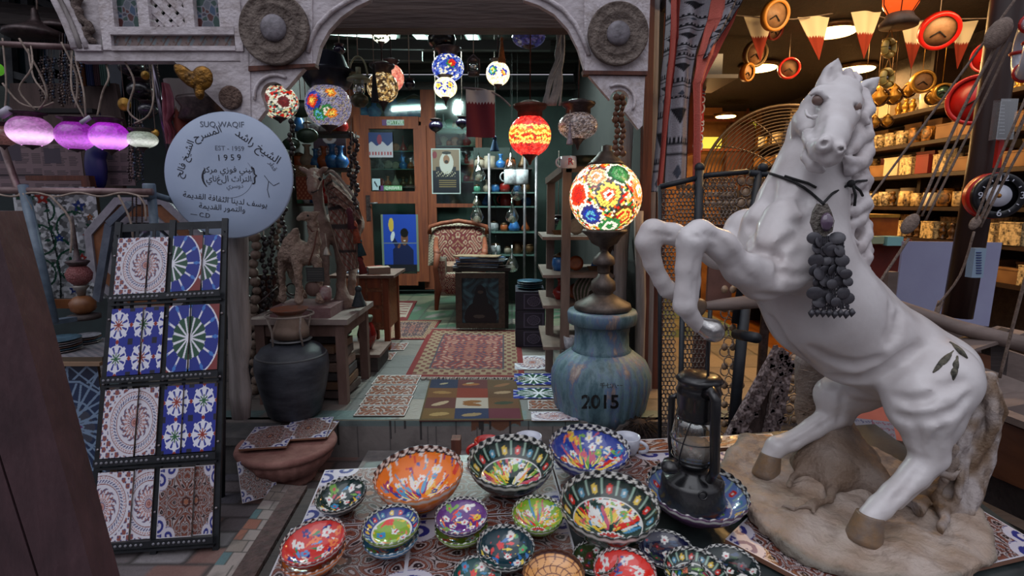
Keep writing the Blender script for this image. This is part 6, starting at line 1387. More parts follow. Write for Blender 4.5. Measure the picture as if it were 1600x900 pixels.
for i, (y, nm) in enumerate(((200, 'upper'), (228, 'middle'), (256, 'low'), (284, 'lowest'))):
 a, b = P(678, y, BY+.15), P(745, y, BY+.15); o = MB().bb((a.x, BY+.12, a.z-.01), (b.x, BY+.4, a.z)).build('glass_shelf', gt); tag(o, nm+' thin glass shelf behind the right hand pane', 'shelf', 'shelves behind the pane')
 for x in range(684, 745, 9):
  k = r.choice(['vase', 'jar', 'bottle', 'plate']); cn, cm = r.choice(CM); place(k, cn, cm, V((P(x, y, BY+.25).x, BY+.25, a.z)), r.uniform(.9, 1.3), '%s %s on the %s shelf behind the right pane' % (cn, k, nm), 'souvenirs behind the right pane')
 if i:
  a, b = P(576, y+8, BY+.15), P(652, y+8, BY+.15); o = MB().bb((a.x, BY+.12, a.z-.01), (b.x, BY+.4, a.z)).build('glass_shelf', gt); tag(o, nm+' thin glass shelf seen through the door', 'shelf', 'shelves behind the door')
  for x in range(582, 652, 12):
   k = r.choice(['vase', 'jar', 'bottle', 'plate']); cn, cm = r.choice(CM); place(k, cn, cm, V((P(x, y, BY+.25).x, BY+.25, a.z)), r.uniform(.9, 1.3), '%s %s on the %s shelf seen through the door glass' % (cn, k, nm), 'souvenirs behind the door')
tr = MB().bb((P(560, 184, BY+.1).x, BY+.06, P(560, 184, BY+.1).z-.02), (P(664, 184, BY+.1).x, BY+.4, P(560, 184, BY+.1).z)).build('transom_ledge', greydark); tag(tr, 'ledge above the shop door carrying blue vases', 'shelf')
for k, (x, s_, kd) in enumerate(((566, 1.8, 'bottle'), (585, 1.6, 'vase'), (615, 2.1, 'bottle'), (634, 2.2, 'jar'), (648, 2.6, 'jar'))):
 place(kd, 'blue', BLU, V((P(x, 184, BY+.2).x, BY+.2, P(x, 184, BY+.1).z)), s_*1.2, ['blue bottle at the left end of the ledge above the door', 'small blue vase second on the ledge above the door', 'tall blue bottle in the middle of the ledge above the door', 'blue jar right of the tall bottle above the door', 'round blue jar at the right end above the door'][k], 'blue glass above the door')
# ceiling lights
tube_m = M('lit_tube', (.85, 1, .97), emit=7, ecol=(.8, 1, .95))
for k, (x, y, l_, rz, lb_) in enumerate(((541, 52, .9, .25, 'left fluorescent light on the shop ceiling, tilted'), (655, 55, .9, 1.45, 'bright central fluorescent light on the shop ceiling'), (735, 52, .5, 1.5, 'small fluorescent light right of the central one'), (800, 47, .9, .1, 'faint fluorescent light near the lintel at right'))):
 q = G(x, y, CZ-.12); t = T('fluorescent_light', lb_, 'light', q, rz, group='fluorescent lights'); MB().bb((-l_/2, -.06, .02), (l_/2, .06, .07)).build('housing', M('white_housing', (.6, .63, .62)), None) if False else None
 d = V((math.cos(rz), math.sin(rz), 0)); MB().bar(q-d*l_/2+V((0, 0, .03)), q+d*l_/2+V((0, 0, .03)), .13, .05).build('housing', M('white_housing', (.6, .63, .62)), t)
 MB().bar(q-d*l_*.46, q+d*l_*.46, .085, .02).build('tube', tube_m, t)
 area('ceiling_tube_light', q+V((0, 0, -.04)), (0, 0, rz), (l_, .1), 36 if k == 1 else 20, (.80, 1, .95))
for k, (x0, x1, y) in enumerate(((545, 660, 86), (560, 860, 70))):
 tag(MB().bar(P(x0, y, 4.4), P(x1, y+2, 4.4), .05, .07).build('light_trough', M('grey_green_metal', (.30, .34, .33), rough=.5)), ['short', 'long'][k]+' grey metal batten across the shop ceiling', 'batten', 'ceiling battens')
# mosaic lamps in the shop
def mos(pal, flowers=(), n=900, seed=1, grout=.0006, band=None, bg=None, dark=.02):
 """glass mosaic pattern on unit directions: random tesserae plus round flowers [(dir, angle, ring colours)]"""
 def f(d):
  rs_ = np.random.RandomState(seed); i = np.arange(n)+.5; ph = np.arccos(1-2*i/n); th = PI*(1+5**.5)*i
  s_ = np.stack([np.cos(th)*np.sin(ph), np.sin(th)*np.sin(ph), np.cos(ph)], 1)+rs_.randn(n, 3)*.35/math.sqrt(n); s_ /= np.linalg.norm(s_, axis=1)[:, None]
  cs = LIN(np.array(pal))[rs_.randint(0, len(pal), n)]
  if band is not None: cs = np.array([LIN(np.array(band(*q))) for q in s_])
  for (dr, an, rings) in flowers:
   dr = np.array(dr, float); dr /= np.linalg.norm(dr); a = np.arccos(np.clip(s_@dr, -1, 1))/an
   e1 = np.cross(dr, [0, 0, 1.]); e1 /= np.linalg.norm(e1); e2 = np.cross(dr, e1); t_ = np.arctan2(s_@e2, s_@e1)
   a = a*(1+.06*np.cos(t_*12))
   for k, rc in enumerate(rings):
    m_ = (a >= k/len(rings)) & (a < (k+1)/len(rings)); cs[m_] = LIN(np.array(rc))
  flat = d.reshape(-1, 3); out = np.zeros(flat.shape); N = len(flat)
  for k in range(0, N, 4000):
   D = flat[k:k+4000]@s_.T; j = D.argmax(1); p2 = -np.partition(-D, 1, axis=1)[:, :2]
   c = cs[j].copy(); c[(p2[:, 0]-p2[:, 1]) < grout] = dark; out[k:k+4000] = c
  return out.reshape(d.shape)
 return f
Rr, Oo, Yy, Gg, Bb, Ww, Tt = (.80, .15, .10), (.92, .50, .15), (.95, .82, .35), (.20, .50, .25), (.12, .20, .60), (.92, .90, .82), (.35, .65, .75)
cm_ = 'hanging mosaic lamps in the shop'
def up(px, py, Y, r, **k): return k
fr = (0, -1, .05)
hang_lamp('mosaic_lamp', 'large round multicolour mosaic lamp with rainbow flower and wide black cap', 513, 165, 2.95, 35, mos([(.55, .52, .6), (.45, .42, .55), (.6, .55, .5), (.5, .5, .62)], [((-.45, -1, .08), .42, [Yy, Yy, Oo, Rr, Rr, Bb, Bb]), ((.3, -1, -.45), .3, [Gg, Ww, Gg]), ((.5, -1, .55), .22, [Yy, Oo]), ((.5, -1, -.6), .24, [Yy, Oo]), ((-.2, -1, -.65), .28, [Gg, Tt, Gg])], 1500, 1), .75, .97, .62, .75, cord=1.2, fin=.25, group=cm_, ropes=0)
t = T('lamp_canopy', 'wide black metal canopy above the rainbow flower lamp', 'lamp cap', P(513, 135, 2.95)); c = P(513, 118, 2.95); m_ = S(513, 118, 2.95)
MB().lathe([(30*m_, -18*m_), (42*m_, 2*m_), (44*m_, 6*m_), (32*m_, 10*m_), (24*m_, 30*m_), (12*m_, 36*m_), (0, 38*m_)], c, 32, flute=(16, .02)).build('canopy', M('blue_black_metal', (.09, .10, .15), (.16, .17, .22), sc=20, rough=.35, metal=.5), t)
hang_lamp('mosaic_lamp', 'red and white mosaic lamp with two oval medallions under the left bracket', 436, 160, 2.75, 29, mos([Ww, (.5, .6, .55), Rr, (.85, .8, .6), (.2, .2, .2)], [((-.55, -1, .0), .5, [(.45, .16, .17), (.42, .14, .15), (.5, .2, .2), Ww]), ((.75, -1, -.1), .42, [(.5, .18, .18), (.42, .14, .15), (.45, .16, .17), Ww])], 900, 2), .7, .9, .5, .5, cord=.9, fin=.2, group=cm_, ropes=0)
hang_lamp('mosaic_lamp', 'golden and black sparkling mosaic lamp left of the ceiling lights', 598, 137, 3.1, 24, mos([(.75, .6, .35), (.25, .18, .1), (.9, .8, .6), (.4, .3, .2)], [], 700, 3), .7, 1.0, .6, .75, cord=.9, fin=.5, group=cm_, ropes=0)
hang_lamp('mosaic_lamp', 'pink orange mosaic globe just behind the golden lamp', 612, 122, 3.3, 19, mos([(.85, .5, .4), (.9, .6, .5), (.8, .4, .35)], [], 500, 4), 1.0, 1.1, .5, .6, cord=.8, fin=.2, group=cm_, ropes=0)
hang_lamp('mosaic_lamp', 'blue and white mosaic lamp with a round rainbow eye, top centre', 700, 106, 3.1, 25, mos([Bb, (.2, .3, .7), Ww, (.4, .5, .8)], [((.35, -1, .12), .36, [Rr, Yy, Rr, Gg, Bb])], 700, 5), 1.0, .85, .6, .6, cord=.8, fin=.1, group=cm_, ropes=0)
hang_lamp('mosaic_lamp', 'white and orange mosaic lamp hanging right under the blue one', 696, 137, 3.05, 18, mos([Ww, (.95, .9, .75), (.9, .85, .6)], [((-.6, -1, 0), .35, [Oo, Yy, Bb]), ((.6, -1, .1), .35, [Oo, Yy, Bb]), ((0, -1, -.5), .25, [Bb, Ww])], 500, 6), 1.6, .9, .5, .3, cord=.1, fin=.6, group=cm_, ropes=0)
hang_lamp('mosaic_lamp', 'small white mosaic lamp with black stars close to the lintel', 595, 54, 3.0, 15, mos([Ww, Ww, (.85, .9, .85), (.1, .15, .1)], [], 260, 7), 1.6, .85, .5, .2, cord=.3, fin=.9, group=cm_, ropes=0)
hang_lamp('mosaic_lamp', 'white mosaic lamp with blue petals and green flower under the amber tassel', 778, 115, 3.0, 18.5, mos([Ww, (.95, .85, .6), Ww], [((-.5, -1, .1), .42, [Gg, Yy, Tt, Gg, Bb]), ((.6, -1, -.1), .4, [Yy, Oo, Bb, Ww])], 700, 8), 1.5, 1.0, .5, .4, cord=.8, fin=.3, group=cm_, ropes=0)
def zig(x, y, z):
 th = math.atan2(y, x); w = math.sin(th*9)*.10; q = z*1.0
 if abs(q) > .42: return [(.85, .16, .12), (.9, .25, .2), (.7, .1, .1)][int(abs(x*50)) % 3]
 if abs(abs(q)-.38) < .08: return (.95, .75, .4)
 return Yy if math.sin(q*26+w*14) > .1 else ((.95, .45, .1) if math.sin(q*13) > 0 else (.85, .2, .1))
hang_lamp('mosaic_lamp', 'glowing red orange mosaic lamp with zigzag bands below the flag', 828, 212, 2.75, 33, mos([Rr], [], 1100, 9, band=zig), 1.5, .98, .58, .75, cord=.7, fin=.4, group=cm_, ropes=0, capmat=M('pierced_copper', (.30, .14, .10), (.40, .22, .16), sc=30, rough=.45, metal=.5), light=(2.2, (1, .5, .25)))
hang_lamp('mosaic_lamp', 'flattened grey brown mosaic lamp near the right bracket', 903, 197, 2.75, 31, mos([(.42, .36, .34), (.55, .48, .45), (.3, .25, .25), (.6, .55, .55)], [], 1200, 10), .45, .70, .62, .7, cord=.8, fin=.5, group=cm_, ropes=0)
hang_lamp('mosaic_lamp', 'dim blue violet mosaic bowl lamp under the lintel at right', 826, 58, 2.95, 26, mos([(.2, .2, .45), (.3, .3, .5), (.15, .15, .3)], [], 600, 11), .25, .6, .6, .3, cord=.3, fin=.1, group=cm_, ropes=0)
dark_lamp(690, 62, 3.1, 22, 'black unlit lamp above the blue mosaic lamp', (.06, .06, .08)); dark_lamp(872, 345, 4.4, 9, 'tiny dark lamp behind the display cabinet')
for k, (x, y, s_) in enumerate(((681, 197, 11), (722, 192, 10), (640, 132, 9), (530, 78, 9))):
 dark_lamp(x, y, [5.2, 5.0, 3.8, 3.2][k], s_, ['dark purple glass globe hanging before the right pane', 'dark purple glass globe beside the flag', 'small grey lamp hanging in the middle of the ceiling', 'small grey pierced lamp above the black canopy'][k], (.13, .08, .2), 1.6)
t = T('small_hurricane_lamp', 'small black hurricane lantern hanging between two mosaic lamps', 'lantern', P(740, 118, 3.4)); c = P(740, 104, 3.4); m_ = S(740, 104, 3.4)
for a_, b_, nm in (([(0, -15), (9, -14), (9, -8), (4, -6), (0, -6)], 0, 'base'), ([(5, -6), (7, 0), (5, 6)], 0, 'chimney'), ([(5, 6), (7, 8), (4, 14), (0, 15)], 0, 'top')): MB().lathe([(q[0]*m_, q[1]*m_) for q in a_], c, 16).build(nm, capm if nm != 'chimney' else clear, t)
MB().tube([c+V((-9*m_, 0, -8*m_)), c+V((-9*m_, 0, 10*m_)), c+V((0, 0, 18*m_)), c+V((9*m_, 0, 10*m_)), c+V((9*m_, 0, -8*m_))], .006, 6).build('frame', capm, t); MB().tube([c+V((0, 0, 18*m_)), V((c.x, c.y, CZ))], .003, 5).build('cord', ropem, t)
t = T('cream_oil_lamp', 'cream coloured hanging oil lamp with arched handle beside the rainbow lamp', 'lantern', P(558, 166, 2.9)); c = P(560, 120, 2.9); m_ = S(560, 120, 2.9); crm = M('cream_enamel', (.55, .56, .46), (.42, .42, .34), sc=20, rough=.4)
for pr_, nm, mt in (([(0, 2), (8, 3), (18, -3), (18, -6), (0, -3)], 'shade', crm), ([(8, -5), (9, -22), (7, -26)], 'chimney', clear), ([(7, -26), (13, -30), (14, -38), (8, -45), (0, -46)], 'font', M('olive_metal', (.26, .25, .18), rough=.4, metal=.4)), ([(4, 2), (4, 14), (0, 14)], 'bulb_holder', crm)): MB().lathe([(q[0]*m_, q[1]*m_) for q in pr_], c, 24).build(nm, mt, t)
MB().tube([c+V((14*m_*math.cos(a_), 0, (2+28*math.sin(a_))*m_)) for a_ in np.linspace(0, PI, 14)], .005, 6).build('arched_handle', crm, t); MB().tube([c+V((0, 0, 29*m_)), c+V((0, 0, 110*m_))], .003, 5).build('cord', ropem, t)
def tassel(x, y0, y1, Y, w, col, label):
 t = T('tassel', label, 'tassel', P(x, y1, Y)); a, b = P(x, y0, Y), P(x, y1, Y); m_ = S(x, y1, Y); h_ = a.z-b.z
 MB().lathe([(w*m_, 0), (w*m_*.95, h_*.05), (w*m_*.45, h_*.6), (w*m_*.3, h_*.8), (0, h_*.82)], b, 20, flute=(10, .06)).build('threads', M('tassel_'+str(x), col, tuple(q*.6 for q in col), sc=60, rough=.8), t); MB().ball(b+V((0, 0, h_*.85)), w*m_*.5, 10).build('knot', M('tassel_knot_'+str(x), tuple(q*.8 for q in col)), t); MB().tube([b+V((0, 0, h_*.9)), V((b.x, b.y, max(b.z+h_*1.5, CZ-.05 if 2.7 < Y < 4.6 else b.z+h_*1.5)))], .002, 5).build('string', ropem, t)
tassel(784, 55, 98, 2.96, 6, (.62, .34, .10), 'amber tassel hanging above the blue petalled white lamp'); tassel(586, 92, 160, 2.85, 6, (.08, .07, .11), 'long black tassel in front of the golden lamp'); tassel(773, 212, 236, 4.5, 7, (.15, .32, .50), 'bright blue tassel below the flag')
tassel(890, 190, 226, 2.6, 5, (.62, .55, .58), 'small white bell pull in front of the grey mosaic lamp')
def flagq(u, v):
 c = Cv(u, v, (.40, .10, .16)); c.m(v > .70+.12*np.abs(((u*9) % 1)-.5), (.70, .70, .72)); return c.c
t = T('qatar_flag', 'white and maroon serrated flag hanging from a curved wire in the shop', 'flag', P(750, 216, 3.0)); a, b = P(729, 214, 3.0), P(773, 140, 3.0)
mb = MB(); painted(mb, a, (1, 0, -.03), (0, 0, 1), b.x-a.x, b.z-a.z, flagq, 90, 100, th=.003, sag=lambda u, v: .010*np.sin(u*8+v*2)); mb.build('cloth', MATS['flag_cloth'], t); t.name = 'serrated_flag'
MB().tube(smooth_c([(724, 137, 3.0), (755, 140, 3.0), (780, 150, 3.0), (798, 166, 3.0)]), .005, 6).build('wire', steel, t)
t = T('hanging_strands', 'bundle of pale twisted strands hanging under the lintel at right', 'strands', P(868, 150, 2.8)); r = random.Random(2)
for k in range(16): x = 862+r.uniform(-6, 16); MB().tube(smooth_c([(875+r.uniform(-6, 6), 40, 2.8+r.uniform(-.05, .05)), (872+r.uniform(-5, 9), 85, 2.8), (x, 125, 2.8), (x-r.uniform(0, 14), 165, 2.8)]), .006, 6).build('strand', M('pale_strand', (.45, .45, .45), (.62, .60, .58), sc=30, rough=.6), t)
def beads(name, label, x, y0, y1, Y, rb, mat, wob=2, group=None, sq=1.):
 t = T(name, label, 'garland', P(x, y1, Y), group=group); mb = MB(); y = y0; m_ = S(x, (y0+y1)/2, Y); q = random.Random(x); k = 0
 while y < y1: mb.ball(P(x+wob*math.sin(k*1.3), y, Y), rb*m_*q.uniform(.8, 1.15), 10, (1, 1, sq)); y += rb*1.75*sq; k += 1
 mb.build('beads', mat, t); MB().tube([P(x, y0-14, Y), P(x, y1, Y)], .003, 6).build('string', ropem, t); return t
woodbead = M('wooden_beads', (.36, .22, .15), (.50, .34, .25), sc=20, rough=.5); shell = M('shell_beads', (.34, .27, .23), (.50, .43, .38), sc=40, rough=.7)
for k, x in enumerate((963, 972)): beads('bead_string', ['left', 'right'][k]+' string of large wooden beads beside the right bracket', x, 152, 246, 2.62, 5, woodbead, group='wooden bead strings')
dkb = M('dark_beads', (.09, .07, .09), (.20, .16, .16), sc=60, rough=.4)
for k, (x, y0, y1, rb, mt, nm) in enumerate(((398, 370, 640, 8, shell, 'knotted shell garland right of the trunk post'), (412, 372, 610, 5, dkb, 'dark bead garland second from the trunk post'), (424, 350, 480, 4, dkb, 'dark bead garland third from the trunk post'), (434, 300, 470, 5, shell, 'speckled garland behind the small camel'), (443, 250, 380, 4, dkb, 'dark bead garland beside the white disc'), (386, 360, 560, 4, dkb, 'dark garland close to the trunk post'), (455, 190, 300, 4, dkb, 'dark garland hanging under the red white lamp'), (548, 210, 300, 4, dkb, 'dark glinting garland left of the shop door'), (556, 220, 330, 4, dkb, 'dark glinting garland close to the door frame'))):
 beads('bead_garland', nm, x, y0, y1, 3.05+.03*(k % 4), rb, mt, 3, 'garlands on the left wall')
for k, (x0, y0, x1, y1, Y, c1, c2) in enumerate(((462, 258, 492, 276, 3.9, (.42, .32, .22), (.3, .2, .14)), (464, 276, 492, 312, 3.9, (.45, .18, .12), (.6, .4, .3)), (405, 430, 440, 640, 3.3, (.25, .13, .10), (.34, .2, .16)))):
 card('folded_textile', ['tan folded textile on the left wall beside the big camel head', 'red patterned textile on the left wall under the tan one', 'tall red brown board behind the garlands'][k], 'textile', x0, y0, x1, y1, Y, (lambda a_, b_: lambda u, v: (lambda c: (c.m(np.sin(u*30)*np.sin(v*26) > .3, b_), c.c)[1])(Cv(u, v, a_)))(c1, c2), 40, 40, th=.03)
for k, (y, nm) in enumerate(((205, 'upper'), (262, 'middle'), (318, 'lower'))):
 a, b = P(462, y, 4.4), P(545, y, 4.4); o = MB().bb((a.x, 4.4, a.z-.02), (b.x, 4.7, a.z)).build('wall_shelf', greydark); tag(o, nm+' dark wall shelf behind the camels', 'shelf', 'wall shelves behind the camels')
 for x in range(468, 542, 13):
  kd = r.choice(['vase', 'jar', 'bottle']); cn, cm = r.choice(CM); place(kd, cn, cm, V((P(x, y, 4.5).x, 4.5, a.z)), r.uniform(1, 1.5), '%s %s on the %s wall shelf behind the camels' % (cn, kd, nm), 'souvenirs on the left wall')
for k, (x, y) in enumerate(((470, 170), (480, 212), (455, 225))):
 t = T('carved_mask', ['large', 'middle', 'small'][k]+' dark green mask like ornament behind the rainbow lamp', 'ornament', P(x, y+12, 3.6)); MB().ball(P(x, y, 3.6), .07-.01*k, 16, (1.2, .4, .8)).build('body', M('dark_green_bronze', (.10, .17, .13), (.2, .26, .2), sc=30, rough=.4, metal=.4), t); MB().tube([P(x, y-5, 3.6), V((P(x, y, 3.6).x, 3.6, CZ))], .003, 5).build('cord', ropem, t)
# camel table, urn, pot
tw = M('dusty_table_wood', (.30, .20, .17), (.42, .32, .29), sc=10, rough=.7, stretch=(1, 1, .3), bump=.2)
ct = T('camel_table', 'brown wooden table carrying the two camel statues', 'table', (-1.16, 3.15, .2)); zt = P(530, 497, 2.9).z; xr = P(540, 497, 2.9).x; x0 = xr-.52
MB().bb((x0, 2.86, zt-.03), (xr+.02, 3.42, zt)).build('top', M('dusty_top', (.42, .36, .34), (.52, .46, .44), sc=8, rough=.8), ct); MB().bb((x0+.03, 2.89, zt-.10), (xr-.01, 2.92, zt-.03)).build('apron', tw, ct); MB().bb((xr-.04, 2.9, zt-.10), (xr-.01, 3.38, zt-.03)).build('apron', tw, ct)
for (x, y) in ((x0+.03, 2.88), (xr-.055, 2.88), (x0+.03, 3.33), (xr-.055, 3.33)): MB().bb((x, y, .2), (x+.05, y+.05, zt-.03)).build('leg', tw, ct)
bx_ = MB(); a, b = P(428, 492, 2.95), P(520, 470, 2.95); bx_.bb((a.x, 2.9, zt), (b.x, 3.2, zt+.055)); tag(bx_.build('stone_plinth', M('pinkish_block', (.36, .24, .25), (.48, .36, .36), sc=14, rough=.85, bump=.3)), 'pinkish stone slab under the small camel', 'slab')
zc = zt+.055
fur = M('camel_fur', (.50, .41, .36), (.66, .57, .51), sc=26, rough=.95, bump=2, bsc=70)
t = T('camel_statue', 'small shaggy pale camel statue turned to the left', 'statue', P(468, 470, 3.02))
s = Sculpt((-1.55, 2.8, .6), (-.85, 3.3, 1.5), .0045); C = lambda L, k=.01: s.chain([hp(*q) for q in L], k)
C([(452, 395, 3.02, 15), (470, 396, 3.02, 18), (484, 400, 3.02, 15)], .02); C([(456, 380, 3.02, 14), (462, 362, 3.02, 6)], .02); C([(484, 398, 3.02, 13), (492, 378, 3.02, 9), (489, 352, 3.02, 8), (486, 340, 3.02, 8)], .012); C([(488, 338, 3.02, 8), (476, 338, 3.0, 6.5), (468, 341, 2.98, 4.5)], .008); C([(494, 334, 3.03, 3), (500, 331, 3.04, 1.5)], .003)
C([(464, 405, 2.98, 9), (466, 430, 2.96, 5.5), (467, 455, 2.96, 5), (467, 470, 2.95, 7)]); C([(494, 405, 3.0, 8), (499, 432, 3.0, 5.5), (499, 455, 3.0, 5), (500, 468, 2.98, 7)]); C([(444, 400, 3.06, 10), (440, 425, 3.06, 5.5), (442, 450, 3.06, 4.5), (441, 466, 3.05, 6.5)]); C([(452, 405, 3.08, 9), (456, 430, 3.1, 5), (476, 462, 3.1, 5)])
s.noise(.0022, 120); s.cut_below(zc); s.mesh(relax=1).build('body', fur, t); MB().ball(P(481, 337, 2.955), .006, 8).build('eye', dark, t)
MB().tube([P(480, 352, 2.975), P(488, 362, 2.965), P(496, 360, 2.98), P(490, 390, 2.96), P(482, 415, 2.95)], .004, 6).build('halter', redbrown, t)
fur2 = M('brown_camel_hide', (.42, .33, .30), (.55, .45, .41), sc=20, rough=.8, bump=.6, bsc=60)
t = T('camel_statue', 'tall brown camel statue facing the street under a woven saddle', 'statue', P(515, 475, 3.2))
s = Sculpt((-1.4, 2.85, .6), (-.7, 3.75, 1.6), .005); C = lambda L, k=.012: s.chain([hp(*q) for q in L], k)
C([(492, 274, 3.12, 12), (490, 285, 3.04, 10), (489, 297, 2.97, 8)], .01); C([(468, 262, 3.13, 2), (474, 265, 3.12, 4.5), (482, 270, 3.12, 4)], .004); C([(511, 262, 3.13, 2), (506, 265, 3.12, 4.5), (500, 270, 3.12, 4)], .004)
C([(495, 282, 3.13, 8), (497, 310, 3.16, 7.5), (502, 345, 3.16, 10), (512, 362, 3.2, 18)], .015); C([(512, 362, 3.22, 19), (530, 358, 3.4, 26), (545, 350, 3.6, 24)], .03); C([(535, 330, 3.4, 15), (538, 300, 3.42, 6)], .03)
C([(504, 375, 3.16, 11), (507, 410, 3.14, 7), (509, 440, 3.14, 6), (508, 470, 3.12, 8)]); C([(530, 372, 3.2, 12), (534, 410, 3.2, 8), (533, 445, 3.2, 7), (536, 468, 3.18, 12)]); C([(548, 370, 3.55, 12), (552, 410, 3.58, 7), (550, 440, 3.5, 6), (548, 458, 3.5, 7)])
s.cone(P(536, 474, 3.2), P(560, 478, 3.25), .06, .05, .01); s.cut_below(zt).noise(.001, 80)
s.mesh(relax=1).build('body', fur2, t)
for x in (481, 500): MB().ball(P(x, 280, 3.035), .010, 10).build('eye', dark, t)
MB().tube([P(481, 297, 2.965), P(489, 301, 2.94), P(497, 297, 2.965)], .003, 6).build('mouth_line', dark, t)
def saddle(u, v):
 c = Cv(u*6, v*8, (.40, .30, .26)); c.m(np.abs(((u*6+v*8) % 1)-.5) < .14, (.55, .48, .44)); c.m(np.abs(((u*6-v*8) % 1)-.5) < .10, (.42, .16, .13)); c.m(((v*8) % 2) < .35, (.18, .14, .14)); c.m((u < .06) | (u > .94), (.55, .48, .42)); return c.c
def sheet(name, knots, mat, fn, par, nu=60, nv=60):
 """knots: rows of points (px, py, Y) -> smooth sheet"""
 K = np.array([[list(P(*q)) for q in row] for row in knots]); a, b = K.shape[:2]
 u, v = np.meshgrid(np.linspace(0, 1, nu), np.linspace(0, 1, nv), indexing='ij')
 def cr(t, n): x = t*(n-1); i = np.minimum(np.floor(x).astype(int), n-2); return i, x-i
 i, fu = cr(u, a); j, fv = cr(v, b); fu = fu*fu*(3-2*fu); fv2 = fv
 A_ = K[i, j]*((1-fu)*(1-fv2))[..., None]+K[i+1, j]*(fu*(1-fv2))[..., None]+K[i, j+1]*((1-fu)*fv2)[..., None]+K[i+1, j+1]*(fu*fv2)[..., None]
 A_[..., 1] += .008*np.sin(u*20)*np.cos(v*9); mb = MB(); C_ = LIN(fn(u, v)); mb.grid(A_, C_); mb.grid((A_+np.array([0, .008, 0]))[:, ::-1], C_[:, ::-1]); return mb.build(name, mat, par)
wv = M('woven_cloth', None, vc=True, rough=.95, bump=.5, bsc=160)
sheet('saddle_blanket', [[(512, 300, 3.16), (512, 325, 3.12), (516, 350, 3.1), (527, 390, 3.08), (540, 425, 3.08)], [(530, 285, 3.2), (535, 320, 3.12), (538, 350, 3.08), (545, 390, 3.06), (556, 420, 3.08)], [(548, 290, 3.3), (560, 320, 3.2), (566, 340, 3.15), (560, 390, 3.12), (560, 418, 3.12)]], wv, saddle, t)
sheet('neck_cloth', [[(506, 282, 3.2), (515, 270, 3.2), (530, 280, 3.2), (545, 300, 3.2)], [(508, 300, 3.12), (522, 292, 3.1), (540, 305, 3.12), (556, 322, 3.12)], [(514, 318, 3.1), (530, 320, 3.08), (550, 335, 3.1), (566, 345, 3.1)]], wv, lambda u, v: saddle(v, u), t, 40, 50)
for k, (x, y0, y1, w_, col) in enumerate(((545, 325, 358, 8, (.36, .13, .18)), (553, 345, 380, 7, (.62, .28, .18)), (560, 372, 400, 7, (.12, .24, .27)), (562, 400, 428, 7, (.40, .10, .09)))):
 a, b = P(x, y0, 3.04), P(x+6, y1, 3.04); m_ = S(x, y0, 3.04); MB().tube([a, a.lerp(b, .2), a.lerp(b, .3), b], [w_*m_*.4, w_*m_*.7, w_*m_*.5, w_*m_], 12).build('tassel', M('saddle_tassel_%d' % k, col, tuple(q*.7 for q in col), sc=60, rough=.9), t)
MB().lathe([(.025, 0), (.024, .006), (.016, .03), (.008, .045), (0, .05)], P(511, 399, 2.98), 20).build('bell', M('silver_bell', (.55, .52, .48), rough=.35, metal=.6), t); MB().tube([P(511, 387, 2.98), P(508, 365, 3.02)], .003, 5).build('bell_cord', ropem, t)
MB().tube(smooth_c([(508, 272, 3.15), (520, 268, 3.1), (540, 290, 3.08), (560, 318, 3.05)]), .008, 8).build('rope_rein', ropem, t)
tassel(561, 447, 478, 3.1, 11, (.12, .15, .18), 'dark grey tassel hanging off the corner of the camel table')
card('small_slate_sign', 'small grey slate sign at the feet of the camels', 'sign', 479, 418, 506, 440, 2.97, lambda u, v: (lambda c: (c.m((np.sin(v*38) > .6) & (np.abs(u-.5) < .4), (.32, .32, .31)), c.c)[1])(Cv(u, v, (.20, .20, .20))), 30, 30)
t = T('rag_tassel_pouch', 'brown fringed pouch under the slate sign', 'pouch', P(490, 460, 2.99)); MB().ball(P(489, 451, 2.99), .045, 14, (1, .6, 1)).build('pouch', tw, t)
t = T('pink_jar', 'small white and pink printed jar between the camels', 'jar', P(509, 468, 2.99)); MB().lathe([(0, 0), (.03, 0), (.034, .02), (.034, .06), (.026, .075), (0, .08)], P(509, 468, 3.0), 20).build('body', M('pink_print', (.60, .55, .54), (.45, .22, .24), sc=30, rough=.4), t)
t = T('iron_ring_tool', 'small rusty wheel and rods lying behind the small camel', 'ornament', P(455, 465, 3.08)); MB().torus(P(457, 452, 3.12), .035, .005, (0, 1, .2), 20, 6).build('wheel', capm, t); MB().tube([P(432, 450, 3.1), P(455, 466, 3.05)], .005, 6).build('rod', capm, t); MB().tube([P(404, 474, 3.0), P(434, 448, 3.1)], .004, 6).build('rod', capm, t)
urnm = M('blue_black_glaze', (.09, .10, .14), (.25, .26, .29), sc=7, rough=.5, bump=.2, stretch=(1, 1, 2.5))
q = G(460, 652, .2); q.y = 2.74; q = V((P(461, 640, 2.74).x, 2.74, .2)); m_ = S(460, 600, 2.74)
t = T('dark_urn', 'big round blue black glazed urn under the pale clay pot', 'urn', q); hz = lambda y: P(461, y, 2.74-.17).z
prf = [(0, .2), (34*m_, .2), (40*m_, .22), (50*m_, hz(620)), (55*m_, hz(590)), (54*m_, hz(572)), (44*m_, hz(556)), (28*m_, hz(548)), (22*m_, hz(545)), (0, hz(545))]
MB().lathe([(r_, z-.2) for r_, z in prf], q, 56).build('body', urnm, t)
MB().lathe([(52*m_, hz(600)-.2), (52.8*m_, hz(600)-.195), (51.5*m_, hz(600)-.19)], q+V((0, 0, .1)), 56).build('ridge', M('dusty_rim', (.3, .3, .31), rough=.8), t)
z1 = hz(545)+.004; m2 = S(455, 520, 2.74); pc = V((P(456, 540, 2.74).x, 2.74, z1)); H = lambda y: P(456, y, 2.74-.06).z-z1+.01
